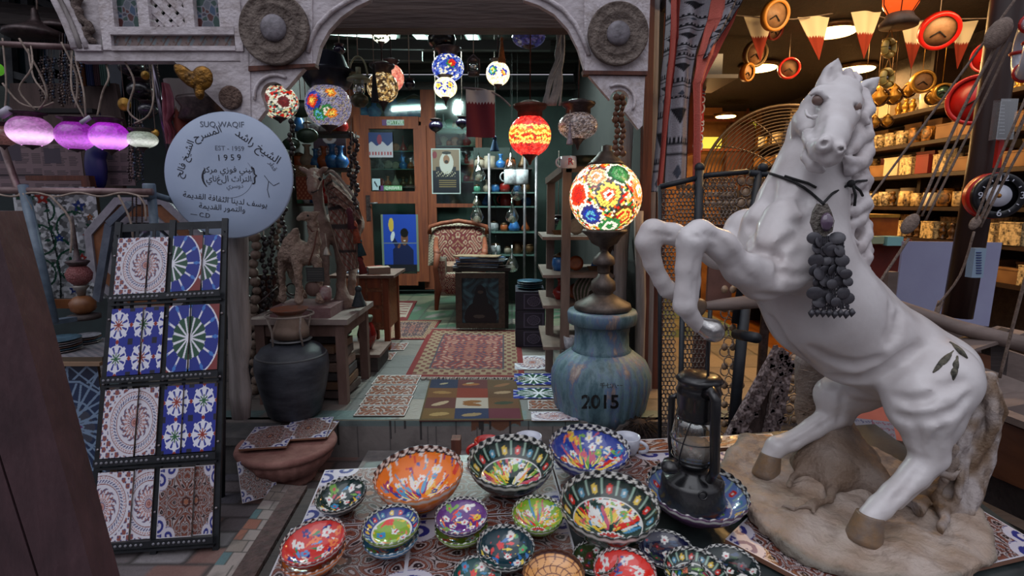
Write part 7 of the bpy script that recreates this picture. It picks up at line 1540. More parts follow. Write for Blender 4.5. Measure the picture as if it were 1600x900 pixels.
t = T('pale_clay_pot', 'small pale clay pot on top of the dark urn', 'pot', pc); MB().lathe([(0, 0), (17*m2, 0), (24*m2, .02), (27*m2, H(535)), (26*m2, H(522)), (20*m2, H(508)), (17*m2, H(500)), (19*m2, H(497)), (0, H(497))], pc+V((0, 0, .006)), 40).build('body', M('pale_clay_dusty', (.48, .40, .35), (.56, .48, .43), sc=12, rough=.9), t)
MB().lathe([(0, 0), (30*m2, 0), (31*m2, .004), (0, .005)], pc, 36).build('saucer', M('grey_tin', (.42, .42, .43), rough=.5, metal=.4), t)
zb = P(456, 497, 2.74-.06).z+.012; t = T('incense_bowl', 'orange rimmed clay bowl resting on the small pot', 'bowl', (pc.x, 2.74, zb)); MB().lathe([(0, 0), (20*m2, .0), (26*m2, .018), (28*m2, .026), (26*m2, .026), (20*m2, .014), (0, .012)], (pc.x, 2.74, zb), 36).build('bowl', M('orange_terracotta', (.52, .26, .14), (.40, .30, .26), sc=16, rough=.7), t)
t = T('rope_sling', 'white rope sling stand around the small clay pot', 'stand', (pc.x, 2.74, z1)); rp_ = M('whitish_rope', (.50, .45, .42), (.60, .55, .52), sc=50, rough=.9, bump=.6)
zr = zb-.004; MB().torus((pc.x, 2.74, zr), 35*m2, .005, (0, 0, 1), 32, 8).build('ring', rp_, t)
for a_ in (-2.3, -.75, .9, 2.4): ce = V((pc.x, 2.74, 0)); p0 = ce+V((36*m2*math.cos(a_), 36*m2*math.sin(a_), zr)); p1 = ce+V((30*m2*math.cos(a_), 30*m2*math.sin(a_), zr-.08)); p2 = ce+V((31*m2*math.cos(a_+.1), 31*m2*math.sin(a_+.1), z1-.02)); MB().tube([p0, p1, p2], .0055, 8).build('rope_leg', rp_, t)
r = random.Random(9)
for k in range(7):
 z0 = .215+k*.052; w_ = .30-.012*k+r.uniform(-.02, .02); tag(MB().box((xr-.18, 3.08+r.uniform(-.02, .02), z0+.022), (w_, .26, .042), r.uniform(-.15, .15)).build('stacked_box', M('stacked_%d' % (k % 4), [(.26, .20, .18), (.33, .25, .20), (.18, .16, .17), (.40, .30, .26)][k % 4], [(.36, .30, .28), (.44, .30, .2), (.30, .27, .27), (.5, .4, .36)][k % 4], sc=12, rough=.8)), ['lowest', 'second', 'third', 'fourth', 'fifth', 'sixth', 'topmost'][k]+' flat box of the dusty stack under the camel table', 'box', 'boxes under the camel table')
q = V((P(574, 545, 3.6).x, 3.6, P(574, 545, 3.6).z)); lo = MB().bb((q.x-.3, 3.45, q.z-.02), (q.x+.12, 3.8, q.z)); lo2 = MB().bb((q.x-.28, 3.47, .2), (q.x+.1, 3.78, q.z-.02)); t = T('low_wooden_shelf', 'low dusty wooden shelf holding the red vase', 'shelf', (q.x, 3.6, .2)); lo.build('top', tw, t); lo2.build('base', greydark, t)
m_ = S(574, 520, 3.6); t = T('red_glass_vase', 'shiny red round vase beside the camel table', 'vase', q); MB().lathe([(0, 0), (7*m_, 0), (14*m_, 14*m_), (15*m_, 24*m_), (11*m_, 38*m_), (8*m_, 43*m_), (10*m_, 50*m_), (8*m_, 50*m_), (0, 44*m_)], q, 32).build('body', M('red_metallic_glass', (.36, .06, .06), (.5, .10, .07), sc=8, rough=.15, coat=.6), t)
MB().lathe([(8*m_, 43*m_), (10.5*m_, 50*m_), (10*m_, 53*m_), (8*m_, 53*m_)], q, 28).build('neck', M('sage_neck', (.30, .33, .28), rough=.5), t)
q = V((P(592, 540, 4.1).x, 4.1, .2)); zt2 = P(592, 434, 4.0).z; t = T('carved_side_table', 'carved inlaid wooden side table near the shop door', 'table', q); inl = M('inlaid_wood', (.38, .20, .12), (.52, .32, .2), sc=45, rough=.45, bump=.8, bsc=60)
for (dx, dy) in ((-.10, -.1), (.07, -.1), (-.10, .25), (.07, .25)): MB().bb((q.x+dx, q.y+dy, .2), (q.x+dx+.04, q.y+dy+.04, zt2)).build('leg', doorwood, t)
MB().bb((q.x-.07, q.y-.095, .36), (q.x+.08, q.y-.08, zt2)).build('front_panel', inl, t); MB().bb((q.x+.085, q.y-.07, .36), (q.x+.10, q.y+.25, zt2)).build('side_panel', inl, t)
for k in range(3): MB().box((q.x+.005, q.y-.10, .47+k*.13), (.10, .012, .10)).build('carved_square', doorwood, t)
MB().bb((q.x-.32, q.y-.13, zt2), (q.x+.16, q.y+.32, zt2+.02)).build('top', tw, t)
for k, (dx, dy, w_, h_, c_) in enumerate(((-.12, .05, .2, .012, (.45, .5, .58)), (.02, .0, .16, .05, (.5, .42, .38)), (-.05, .2, .14, .03, (.55, .18, .15)))):
 tag(MB().box((q.x+dx, q.y+dy, zt2+.02+h_/2), (w_, w_*.7, h_), .4*k).build('small_box', M('small_box_%d' % k, c_, rough=.6)), ['folded pale blue cloth on the carved side table', 'little tan box on the carved side table', 'red card on the carved side table'][k], 'box')
def rug(u, v, f=(.42, .16, .16)):
 c = Cv(u, v, (.40, .10, .11)); e = np.minimum(np.minimum(u, 1-u)*1.0, np.minimum(v, 1-v)*1.3)
 c.m(e > .05, (.50, .42, .34)); c.m((e > .05) & (e < .17) & (np.sin(u*70)*np.sin(v*80) > .15), (.36, .18, .16)); c.m((e > .17) & (e < .19), (.22, .20, .24)); c.m(e > .19, f)
 x, y = np.abs(u-.5), np.abs(v-.5); w = np.sin(x*60+3*np.sin(y*34))*np.sin(y*64+2*np.sin(x*30)); c.m((e > .19) & (w > .35), (.55, .42, .38)); c.m((e > .19) & (w < -.6), (.20, .20, .27)); c.m(((x/.22)**2+(y/.2)**2 < 1) & (w > 0), (.48, .30, .27)); return c.c
def ground_rug(name, label, px, fn, nx, ny, z=.206, th=.006, fringe=None):
 K = [G(x, y, z) for x, y in px]  # bl, br, tr, tl
 u, v = np.meshgrid(np.linspace(0, 1, nx), np.linspace(0, 1, ny), indexing='ij'); q = [np.array(k) for k in K]
 A_ = (1-u)[..., None]*((1-v)[..., None]*q[0]+v[..., None]*q[3])+u[..., None]*((1-v)[..., None]*q[1]+v[..., None]*q[2]); A_[..., 2] += .003*np.sin(u*11)*np.sin(v*13)
 t = T(name, label, 'rug', (K[0]+K[2])/2-V((0, 0, .005))); mb = MB(); mb.grid(A_, LIN(fn(u, v))); B_ = A_-np.array([0, 0, th]); mb.col((.3, .15, .14)); mb.grid(B_[:, ::-1])
 for ed in ((A_[0], B_[0]), (A_[-1], B_[-1]), (A_[:, 0], B_[:, 0]), (A_[:, -1], B_[:, -1])): mb.grid(np.stack(ed))
 mb.build('pile', M('rug_pile', None, vc=True, rough=.97, bump=.4, bsc=200), t)
 if fringe:
  rr_ = random.Random(4)
  for (a_, b_) in fringe:
   f_ = MB()
   for k in range(110): p = K[a_].lerp(K[b_], k/109); d_ = V((rr_.uniform(-.015, .015), -.05 if a_ == 0 else .04, -.002)); f_.tube([p, p+d_*.5+V((0, 0, .004)), p+d_], .0035, 4)
   f_.build('fringe', M('fringe_thread', (.55, .50, .48), rough=.95), t)
 return t
ground_rug('persian_rug', 'red persian rug with pale border and white fringe on the shop floor', [(632, 589), (820, 590), (812, 516), (672, 514)], rug, 190, 150, fringe=((0, 1), (3, 2)))
def patch(u, v):
 g = [[(.10, .12, .22), (.30, .13, .14), (.30, .22, .14)], [(.36, .22, .10), (.42, .14, .08), (.30, .20, .12)][::1], [(.30, .14, .12), (.60, .56, .52), (.34, .22, .12)], [(.36, .26, .12), (.10, .14, .26), (.32, .10, .16)]]
 c = Cv(u, v, (.3, .2, .12)); j = np.clip(np.floor((1-v)*4), 0, 3).astype(int); i = np.clip(np.floor(u*3), 0, 2).astype(int)
 c.c = np.array(g)[j, i].astype(float)
 for (cx, cy, a_, cl) in ((.17, .62, 0, (.5, .36, .2)), (.17, .37, .5, (.6, .52, .42)), (.18, .12, .2, (.55, .45, .28)), (.5, .40, .2, (.45, .28, .12)), (.5, .33, -.1, (.45, .28, .12)), (.5, .12, .1, (.50, .42, .3)), (.83, .64, .3, (.55, .45, .35)), (.83, .38, 0, (.16, .2, .14)), (.83, .85, .4, (.45, .3, .2)), (.48, .85, .2, (.5, .3, .15))): c.ell(cx, cy, a_, .10, .035, cl)
 for q_ in (.5, .8): c.ell(q_-.33, .88, .4, .05, .02, (.55, .5, .4))
 c.m((u < .02) | (u > .98) | (v < .03), (.28, .22, .12)); return c.c
ground_rug('patchwork_rug', 'brown and blue patchwork rug with leaf motifs at the shop step', [(655, 657), (818, 656), (806, 594), (672, 592)], patch, 150, 110)
ground_rug('small_rug', 'dark red rug behind the persian rug', [(605, 530), (668, 530), (690, 500), (610, 500)], lambda u, v: rug(u, v, (.24, .14, .14)), 90, 60); ground_rug('small_rug', 'small red and white rug left of the armchair', [(606, 500), (636, 500), (652, 470), (612, 470)], lambda u, v: (lambda c: (c.m(np.minimum(np.minimum(u, 1-u), np.minimum(v, 1-v)) > .12, (.55, .50, .46)), c.m((np.minimum(np.minimum(u, 1-u), np.minimum(v, 1-v)) > .2) & (np.sin(v*50) > .4), (.40, .2, .2)), c.c)[2])(Cv(u, v, (.36, .10, .11))), 60, 60, z=.208)
fl = None; rowl = ['nearest the step', 'second from the step', 'third from the step', 'fourth from the step']
for k in range(4):
 K = [G(549+3+(k)*9.3, 651-k*16.3, .202), G(633+k*6.3, 651-k*16.3, .202)]; K2 = [G(549+3+(k+1)*9.3, 651-(k+1)*16, .202), G(633+(k+1)*6.3, 651-(k+1)*16, .202)]
 w_ = (K[1]-K[0]).length; h_ = (K2[0].y-K[0].y)
 mb = MB(); painted(mb, K[0]+V((0, 0, .006)), (1, 0, 0), (0, 1, 0), w_-.004, h_-.004, scroll, 90, 34, th=.006); tag(mb.build('floor_tile', TM), 'brown scroll floor tile left of the patchwork rug, '+rowl[k], 'tile', 'loose floor tiles')
for k, (x, y, w_, h_, fn, lb_) in enumerate(((605, 541, .30, .22, scroll, 'brown scroll tile left of the persian rug'), (588, 556, .26, .2, scroll, 'darker scroll tile in front of the carved side table'), (832, 566, .25, .34, tile_mandala(.5, .5), 'pale mandala tile below the box tower'), (833, 592, .24, .22, tile_petal(.5, .5), 'blue star tile right of the persian rug corner'), (842, 614, .30, .18, tile_petal(.5, .5), 'blue star tile beside the patchwork rug'), (862, 632, .26, .14, scroll, 'reddish scroll tile left of the painted jar'), (866, 650, .24, .12, tile_mandala(.5, .5), 'pale red tile at the step edge left of the painted jar'))):
 c = G(x, y, .206); mb = MB(); painted(mb, c+V((-w_/2, -h_/2, 0)), (1, 0, 0), (0, 1, 0), w_, h_, fn, 80, 60, th=.005); tag(mb.build('floor_tile', TM), lb_, 'tile', 'loose floor tiles')
# armchair
def chintz(u, v, k=1.):
 c = Cv(u, v, (.58, .53, .46)); x = np.abs(u-.5)*2; w = np.sin(x*17*k+2*np.sin(v*12*k))*np.sin(v*19*k+2*np.sin(x*11*k)); e = np.minimum(np.minimum(u, 1-u), np.minimum(v, 1-v))
 m = e > .09; c.m(m, (.36, .10, .12)); c.m(m & (w > .15), (.60, .52, .44)); c.m(m & (w > .6), (.45, .22, .2)); c.m(m & (w < -.7), (.5, .36, .28)); c.m(~m & (np.sin(u*90)*np.sin(v*90) > .3), (.34, .26, .26)); return c.c
ch = T('armchair', 'carved wooden armchair with red and cream floral upholstery', 'chair', G(716, 492, .2)); cy = 5.35
cush = M('floral_upholstery', None, vc=True, rough=.9)
def pad(name, x0, y0, x1, y1, Y, th, fn, bulge=.05, tiltY=0., rnd=.14):
 a, b = P(x0, y1, Y), P(x1, y0, Y); u, v = np.meshgrid(np.linspace(0, 1, 90), np.linspace(0, 1, 80), indexing='ij'); f_ = (1-(2*u-1)**6)*(1-(2*v-1)**6)
 X_ = a.x+(b.x-a.x)*u; Z_ = a.z+(b.z-a.z)*v-rnd*(b.z-a.z)*(np.abs(2*u-1)**4)*v; A_ = np.stack([X_, Y-bulge*f_+tiltY*v, Z_], -1); C_ = LIN(fn(u, v)); mb = MB(); mb.grid(A_, C_); B_ = np.stack([X_, Y+th+tiltY*v+0*u, Z_], -1); mb.grid(B_[:, ::-1], C_[:, ::-1])
 for s1, s2 in ((A_[0], B_[0]), (A_[-1], B_[-1]), (A_[:, 0], B_[:, 0]), (A_[:, -1], B_[:, -1])): mb.grid(np.stack([s1, s2]), LIN(np.full((2, len(s1), 3), .35)))
 return mb.build(name, cush, ch)
pad('backrest', 669, 348, 762, 415, cy+.10, .12, chintz, .06, .12)
pad('seat_front', 690, 424, 756, 462, cy-.35, .30, chintz, .04, 0, 0); a, b = P(690, 424, cy-.35), P(756, 424, cy-.35); MB().bb((a.x, cy-.36, a.z-.02), (b.x, cy+.2, a.z+.05)).build('seat', M('red_cream_fabric', (.38, .14, .14), (.58, .5, .42), sc=30, rough=.9), ch)
pad('side_panel', 684, 402, 697, 462, cy-.37, .04, chintz, .01, 0, 0)
aw = doorwood
for sx, x in ((0, 682), (1, 757)):
 pts = [P(x, 372, cy+.15), P(x-1+2*sx, 388, cy-.1), P(x, 392, cy-.3), P(x+1, 398, cy-.38)]; MB().tube(pts, [.02, .028, .03, .03], 10).build('arm_rest', aw, ch); MB().tube([P(x+2-4*sx, 396, cy-.38), P(x-2, 420, cy-.38), P(x+3-6*sx, 450, cy-.38), P(x, 484, cy-.38)], [.03, .022, .03, .018], 10).build('front_leg', aw, ch)
 q = P(x, 480, cy+.25); MB().tube([P(x, 440, cy+.25), V((q.x, cy+.25, .2))], .022, 8).build('rear_leg', aw, ch)
MB().tube([P(x, y, cy+.14) for x, y in ((671, 366), (672, 354), (690, 349), (716, 345), (742, 349), (760, 354), (761, 366))], .022, 10).build('top_rail', aw, ch)
# magazine table with framed picture
mt = T('magazine_table', 'small dark table piled with magazines in front of the armchair', 'table', V((P(752, 510, 4.85).x, 4.9, .2))); zt3 = P(752, 418, 4.75).z; a, b = P(708, 418, 4.75), P(798, 418, 4.75)
MB().bb((a.x, 4.72, zt3-.03), (b.x, 4.94, zt3)).build('top', greydark, mt)
for x in (a.x+.02, b.x-.06): 
 for y in (4.74, 4.89): MB().bb((x, y, .2), (x+.04, y+.04, zt3-.03)).build('leg', greydark, mt)
r = random.Random(31)
for k in range(9):
 c_ = [(.55, .60, .66), (.62, .60, .56), (.30, .38, .50), (.60, .50, .40), (.22, .28, .40)][k % 5]; tag(MB().box(((a.x+b.x)/2+r.uniform(-.05, .05), 4.83, zt3+.006+k*.011), (.40, .20, .009), r.uniform(-.2, .2)).build('magazine', M('magazine_%d' % (k % 5), c_, tuple(q*.6 for q in c_), sc=16, rough=.4)), ['lowest', 'second lowest', 'third', 'fourth', 'fifth', 'sixth', 'seventh', 'second topmost', 'topmost'][k]+' magazine of the pile on the small table', 'magazine', 'magazines on the small table')
pf = T('framed_picture', 'dark framed picture of a veiled seated figure leaning on the magazine table', 'picture', P(750, 511, 4.62))
def fn_pic(u, v):   # plain generic stand-in: dark robed shape before a hazy teal ground
 c = Cv(u, v, (.17, .28, .32)); w = np.sin(u*17+3*np.sin(v*11))*np.sin(v*15+2*np.sin(u*9)); c.m(w > .25, (.25, .40, .44)); c.m(w < -.5, (.11, .17, .20)); c.ell(.5, .12, 0, .44, .36, (.05, .06, .09)); c.ell(.50, .58, 0, .17, .26, (.05, .06, .09)); c.ell(.5, .40, 0, .22, .3, (.05, .06, .09)); c.ell(.5, .68, 0, .08, .035, (.30, .25, .22)); c.ell(.46, .14, 0, .16, .04, (.30, .28, .26)); return c.c
a, b = P(713, 512, 4.66), P(789, 426, 4.66); fw = .045
mb = MB(); painted(mb, a+V((fw*1.2, 0, fw)), (1, 0, 0), (0, .05, 1), b.x-a.x-2.4*fw, b.z-a.z-2*fw, fn_pic, 80, 100, th=.005); mb.build('canvas', M('print_canvas', None, vc=True, rough=.35), pf)
for p0, p1 in (((a.x, a.z), (a.x+fw*1.2, b.z)), ((b.x-fw*1.2, a.z), (b.x, b.z)), ((a.x, a.z), (b.x, a.z+fw)), ((a.x, b.z-fw), (b.x, b.z))): MB().bb((p0[0], 4.64-.003*(p1[0]-p0[0] > .2), p0[1]), (p1[0], 4.68, p1[1])).build('frame_side', M('brown_picture_frame', (.22, .17, .14), (.32, .26, .22), sc=30, rough=.5), pf)
q = P(828, 538, 4.15); zt4 = P(828, 455, 4.1).z; bw_ = (P(850, 500, 4.1).x-P(808, 500, 4.1).x)
drk = M('purple_black_box', (.12, .10, .16), rough=.5)
def rosebox(u, v): c = Cv(u-.5, v-.5, (.15, .12, .19)); r_ = np.hypot(c.x, c.y); c.m(np.abs(r_-.3) < .025, (.40, .36, .44)); c.m((r_ < .24) & (np.sin(np.arctan2(c.y, c.x)*12) > .1), (.36, .32, .40)); c.m(np.maximum(np.abs(c.x), np.abs(c.y)) > .44, (.33, .30, .38)); return c.c
hh = (zt4-.2)/3
for k in range(3):
 t = T('patterned_box', ['bottom', 'middle', 'top'][k]+' dark purple rosette box of the tower beside the rug', 'box', (q.x, 4.3, .2+k*hh), group='rosette boxes'); x0_ = q.x-bw_*.55
 MB().bb((x0_, 4.1, .2+k*hh), (x0_+bw_*1.1, 4.45, .2+(k+1)*hh-.004)).build('carton', drk, t); mb = MB(); painted(mb, V((x0_+bw_*.30, 4.095, .21+k*hh)), (1, 0, 0), (0, 0, 1), bw_*.75, hh-.03, rosebox, 40, 40, th=.004); mb.build('printed_front', M('box_print', None, vc=True, rough=.5), t)
for k in range(4): c_ = [(.30, .48, .55), (.2, .3, .4), (.5, .55, .6), (.25, .4, .5)][k]; tag(MB().lathe([(0, 0), (.05, 0), (.10, .012), (.10, .015), (0, .006)], (q.x, 4.25-.0*k, zt4+k*.016), 28).build('painted_plate', M('turquoise_plate_%d' % k, c_, tuple(v_*.5 for v_ in c_), sc=40, rough=.3)), ['bottom', 'second', 'third', 'top'][k]+' turquoise plate stacked on the purple box tower', 'plate', 'plates on the box tower')
# display cabinet at the right
pale = M('pale_cabinet_wood', (.36, .29, .26), (.46, .38, .34), sc=14, rough=.6, stretch=(1, 1, .2))
dcab = T('display_cabinet', 'open wooden display cabinet with shelves of trinkets behind the globe lamp', 'cabinet', (P(890, 560, 3.4).x, 3.4, .2))
for x, Y, y0 in ((861, 3.5, 282), (886, 3.15, 262), (870, 3.3, 560)):
 if y0 < 500: p = P(x, y0, Y); MB().bb((p.x-.025, Y-.02, .2), (p.x+.025, Y+.03, p.z)).build('post', pale, dcab)
p0, p1 = P(858, 283, 3.5), P(884, 263, 3.15); MB().bar(p0, p1, .05, .04).build('top_rail', pale, dcab); MB().bar(P(884, 264, 3.15), P(930, 262, 3.15), .04, .04).build('top_rail', pale, dcab)
for k, y in enumerate((372, 432, 480, 545)):
 xa = P(886, y, 3.15).x; z = P(886, y, 3.15).z; MB().bb((xa-.14, 3.17, z-.012), (.60, 3.75, z+.006)).build('shelf', pale, dcab)
 if k < 3:
  for x_ in (xa-.02, xa+.08, xa+.2, xa+.31):
   kd = r.choice(['jar', 'vase', 'plate', 'boat']); cn, cm = r.choice(CM); place(kd, cn, cm, V((x_, 3.4, z+.006)), r.uniform(.8, 1.3), '%s %s on the %s shelf of the display cabinet' % (cn, kd, ['top', 'middle', 'low'][k]), 'trinkets in the display cabinet')
MB().bb((P(886, 400, 3.1).x+.42, 3.7, .2), (.61, 3.75, 1.3)).build('back', M('tan_back', (.34, .24, .18), rough=.8), dcab)
t = T('rope_coil', 'coil of pale braided cords on the cabinet shelf', 'rope', P(908, 470, 3.3))
for k in range(9): MB().tube(smooth_c([(900+k*2, 472, 3.28), (896+k*3, 452, 3.26), (904+k*3, 436, 3.26), (916+k*1.6, 432, 3.28)]), .006, 6).build('cord', [ropem, M('olive_cord', (.25, .26, .18), rough=.9)][k % 2], t)
t = T('big_mug', 'white souvenir mug with red letter on top of the display cabinet', 'mug', P(886, 262, 3.05)); c = P(888, 263, 3.05); m_ = S(888, 263, 3.05); MB().lathe([(0, 0), (12*m_, 0), (13*m_, 2*m_), (13*m_, 18*m_), (12*m_, 18*m_), (11*m_, 2*m_), (0, 2*m_)], c, 28).build('cup', white_c, t); MB().tube([c+V((-12*m_-7*m_*math.sin(a_), 0, 9*m_+7*m_*math.cos(a_))) for a_ in np.linspace(0, PI, 10)], 1.6*m_, 8).build('handle', white_c, t)
mb = MB(); text_mb(mb, 'R', c+V((2*m_, -13.2*m_, 9*m_)), 15*m_, (1, 0, 0), (0, 0, 1)); mb.build('red_letter', red_c, t)
t = T('wok_bowl', 'dark green metal bowl on the cabinet behind the globe lamp', 'bowl', P(915, 262, 3.1)); MB().lathe([(0, 0), (.05, 0), (.12, .05), (.118, .052), (0, .02)], P(915, 260, 3.12), 32).build('bowl', M('dark_green_metal', (.09, .13, .10), rough=.3, metal=.5), t)
# painted jar and globe lamp
JY = 2.86; jx = P(938, 600, JY).x; m_ = S(938, 600, JY); jz = lambda y: P(938, y, JY).z
jm = bpy.data.materials.new('weathered_blue_paint'); jm.use_nodes = True; n = jm.node_tree.nodes; L = jm.node_tree.links; b_ = n['Principled BSDF']; b_.inputs['Roughness'].default_value = .55
tcn = n.new('ShaderNodeTexCoord'); mpn = n.new('ShaderNodeMapping'); mpn.inputs['Scale'].default_value = (1, 1, .35); n1 = n.new('ShaderNodeTexNoise'); n1.inputs['Scale'].default_value = 9; n1.inputs['Detail'].default_value = 8; n1.inputs['Roughness'].default_value = .7
rp = n.new('ShaderNodeValToRGB'); L.new(tcn.outputs['Object'], mpn.inputs[0]); L.new(mpn.outputs[0], n1.inputs['Vector']); L.new(n1.outputs['Fac'], rp.inputs[0])
cols = [(.30, (.11, .20, .25)), (.42, (.25, .36, .40)), (.50, (.36, .46, .50)), (.56, (.30, .38, .50)), (.62, (.50, .44, .42)), (.70, (.62, .58, .56))]
rp.color_ramp.elements[0].position = cols[0][0]; rp.color_ramp.elements[0].color = (*lin(cols[0][1]), 1); rp.color_ramp.elements[1].position = cols[-1][0]; rp.color_ramp.elements[1].color = (*lin(cols[-1][1]), 1)
for p_, c_ in cols[1:-1]: e_ = rp.color_ramp.elements.new(p_); e_.color = (*lin(c_), 1)
L.new(rp.outputs[0], b_.inputs['Base Color']); bm_ = n.new('ShaderNodeBump'); bm_.inputs['Distance'].default_value = .012; bm_.inputs['Strength'].default_value = .6; L.new(n1.outputs['Fac'], bm_.inputs['Height']); L.new(bm_.outputs[0], b_.inputs['Normal'])
jar = T('painted_jar', 'tall weathered blue jar with year 2015 painted on its belly', 'jar', (jx, JY, .2)); zf = lambda y: jz(y)-.2
MB().lathe([(0, 0), (48*m_, 0), (50*m_, .01), (60*m_, zf(655)), (70*m_, zf(630)), (76*m_, zf(600)), (76*m_, zf(580)), (68*m_, zf(562)), (52*m_, zf(550)), (44*m_, zf(545))], (jx, JY, .2), 160, flute=(32, .014)).build('belly', jm, jar)
MB().lathe([(44*m_, zf(548)), (46*m_, zf(545)), (42*m_, zf(540)), (41*m_, zf(520)), (43*m_, zf(508)), (47*m_, zf(504))], (jx, JY, .2), 64).build('neck', jm, jar)
MB().lathe([(44*m_, zf(506)), (52*m_, zf(503)), (53*m_, zf(488)), (51*m_, zf(484)), (0, zf(483))], (jx, JY, .2), 64).build('rim', jm, jar)
def on_jar(px, py, lift=.004):
 d = ray(px, py); o = V((0, 0, CAM_Z)); best = None
 for t_ in np.arange(2.3, 3.2, .001):
  p = o+d*t_; r_ = math.hypot(p.x-jx, p.y-JY); R_ = np.interp(-p.z, [-jz(562), -jz(580), -jz(600), -jz(630), -jz(655)], [68*m_, 76*m_, 76*m_, 70*m_, 60*m_])
  if r_ < R_+lift: return p
 return o+d*2.6
def jar_text(body, cx, cy, size, mat):
 c = bpy.data.curves.new('x', 'FONT'); c.body = body; c.size = size; c.align_x = 'CENTER'; c.align_y = 'CENTER'; c.extrude = 0; c.resolution_u = 3; c.offset = .02*size
 o = bpy.data.objects.new('x', c); COL.objects.link(o); me = bpy.data.meshes.new_from_object(o.evaluated_get(bpy.context.evaluated_depsgraph_get())); f0 = on_jar(cx, cy)
 mb = MB(); vs = [on_jar(cx+v.co.x, cy-v.co.y) for v in me.vertices]; mb.add(vs, [tuple(p.vertices) for p in me.polygons], False); bpy.data.objects.remove(o); return mb
jar_text('2015', 938, 629, 30, None).build('painted_year', M('black_paint', (.04, .04, .05), rough=.5), jar); jar_text('千七八一', 955, 603, 9, None).build('painted_marks', M('faded_black_paint', (.14, .17, .19), rough=.6), jar)
jar_text('2015', 920, 592, .1, None) if False else None
gl = T('globe_lamp', 'large glowing mosaic globe lamp on a dark metal stem upon the blue jar', 'lamp', (jx, JY, jz(483))); gx = P(946, 308, JY).x; gm = S(946, 308, JY); gz = lambda y: P(946, y, JY).z
pal = [Ww, Ww, Oo, Rr, Yy, (.95, .75, .5), (.15, .2, .15), Gg, (.8, .3, .1)]
fl_ = [((-.5, -1, .72), .34, [(.9, .6, .4), Ww, (.9, .6, .4), (.85, .8, .6), (.5, .3, .3)]), ((.30, -1, .82), .38, [Gg, (.4, .6, .4), Gg, (.15, .35, .2), Ww]), ((-.08, -1, .05), .38, [Rr, Ww, (.9, .4, .2), Yy, Yy, (.3, .3, .3)]), ((-.72, -1, -.72), .36, [Bb, Tt, Bb, (.2, .2, .45), Ww]), ((.5, -1, -.72), .34, [Oo, Yy, Rr, Yy, (.4, .2, .1)]), ((-1.7, -1, .1), .42, [Rr, Rr, (.9, .25, .1), Ww]), ((1.5, -1, .3), .36, [Oo, Ww, Oo, (.9, .6, .4)]), ((.05, -1, -1.3), .3, [Gg, Ww, Gg])]
globe_mesh((gx, JY, gz(308)), 56*gm, mos(pal, fl_, 2600, 12, grout=.00022), n=260, m=150, cut=.06).build('globe', M('lit_mosaic_big', None, vc=True, emit=1.2, rough=.25, coat=.3), gl); point('globe_glow', (gx, JY, gz(308)), 5, (1, .72, .45), .05)
dm = M('aged_dark_brass', (.22, .19, .18), (.36, .32, .30), sc=24, rough=.5, metal=.35)
GL = lambda pr, nm, x=945: MB().lathe([(r_*gm, gz(y)-gz(483)) for r_, y in pr], (gx, JY, gz(483)), 40, flute=(20, .012)).build(nm, dm, gl)
GL([(30, 258), (24, 252), (16, 244), (12, 238), (8, 236), (8, 228), (0, 226)], 'top_cap'); GL([(34, 358), (36, 362), (26, 370), (20, 380), (8, 386), (6, 392), (8, 396)], 'collar'); GL([(6, 392), (9, 396), (16, 402), (18, 410), (17, 413), (10, 415), (10, 424), (8, 428)], 'middle_dome')
GL([(8, 426), (10, 432), (19, 440), (20, 452), (12, 460), (14, 464)], 'stem_vase'); GL([(14, 458), (22, 462), (44, 474), (46, 480), (44, 483), (0, 483)], 'base_dish')
q = P(893, 540, 3.0); t = T('small_red_cup', 'small red and white cup beside the neck of the blue jar', 'cup', V((P(889, 560, 3.15).x, 3.12, .2))); c = t.location; MB().lathe([(0, .25), (.03, .25), (.038, .33), (.03, .33), (0, .27)], c, 20).build('cup', WHT, t); MB().bb((c.x-.05, c.y-.05, c.z), (c.x+.05, c.y+.05, c.z+.25)).build('pedestal', greydark, t)
t = T('dried_fur_bundle', 'dark brown furry bundle at the foot of the jar beside the table', 'fur', P(1000, 680, 2.6)); r = random.Random(4); mb = MB(); c = P(1000, 668, 2.62)
for k in range(260): a_ = r.uniform(0, TAU); e_ = r.uniform(-.2, 1); d = V((math.cos(a_), math.sin(a_), e_)).normalized()*r.uniform(.06, .12); mb.tube([c, c+d*.6, c+d+V((0, 0, -.03))], .0016, 3)
mb.ball(c, .045, 12); mb.build('fur', M('dark_fur', (.10, .07, .06), (.2, .14, .12), sc=40, rough=.9), t); t['kind'] = 'stuff'
tag(MB().bb(P(705, 712, 2.0), (P(719, 700, 2.0).x, 2.05, P(719, 688, 2.0).z)).build('brick_stub', redbrown), 'small red brown wooden block standing behind the orange bowl', 'block')
# warm lit souvenir shop at the right
XW = 2.78; CR = 2.32; warm = (1, .58, .22)
ylw = M('warm_plank_wall', (.42, .26, .12), (.58, .38, .18), sc=6, rough=.6)
struct(MB().bb((XW+.02, 2.2, 0), (XW+.1, 6.4, 2.6)).build('wall_shop_right', greydark)); struct(MB().bb((.82, 6.3, 0), (2.9, 6.38, 2.6)).build('wall_shop_back', ylw))
struct(MB().bb((.80, 3.2, 0), (.84, 6.4, 2.6)).build('wall_shop_left', greydark))
def matp(u, v): c = Cv(u, v, (.26, .14, .08)); c.m((np.sin(u*420)*np.sin(v*260) > .1), (.14, .07, .05)); c.m(np.abs(((u*7) % 1)-.5) < .03, (.10, .06, .05)); return c.c
mb = MB(); mb.bb((.8, 2.35, CR), (2.9, 6.4, CR+.05)); struct(mb.build('ceiling_right', M('woven_reed_ceiling', (.07, .04, .03), (.17, .10, .06), sc=60, rough=.8, bump=1, stretch=(1, .2, 1))))
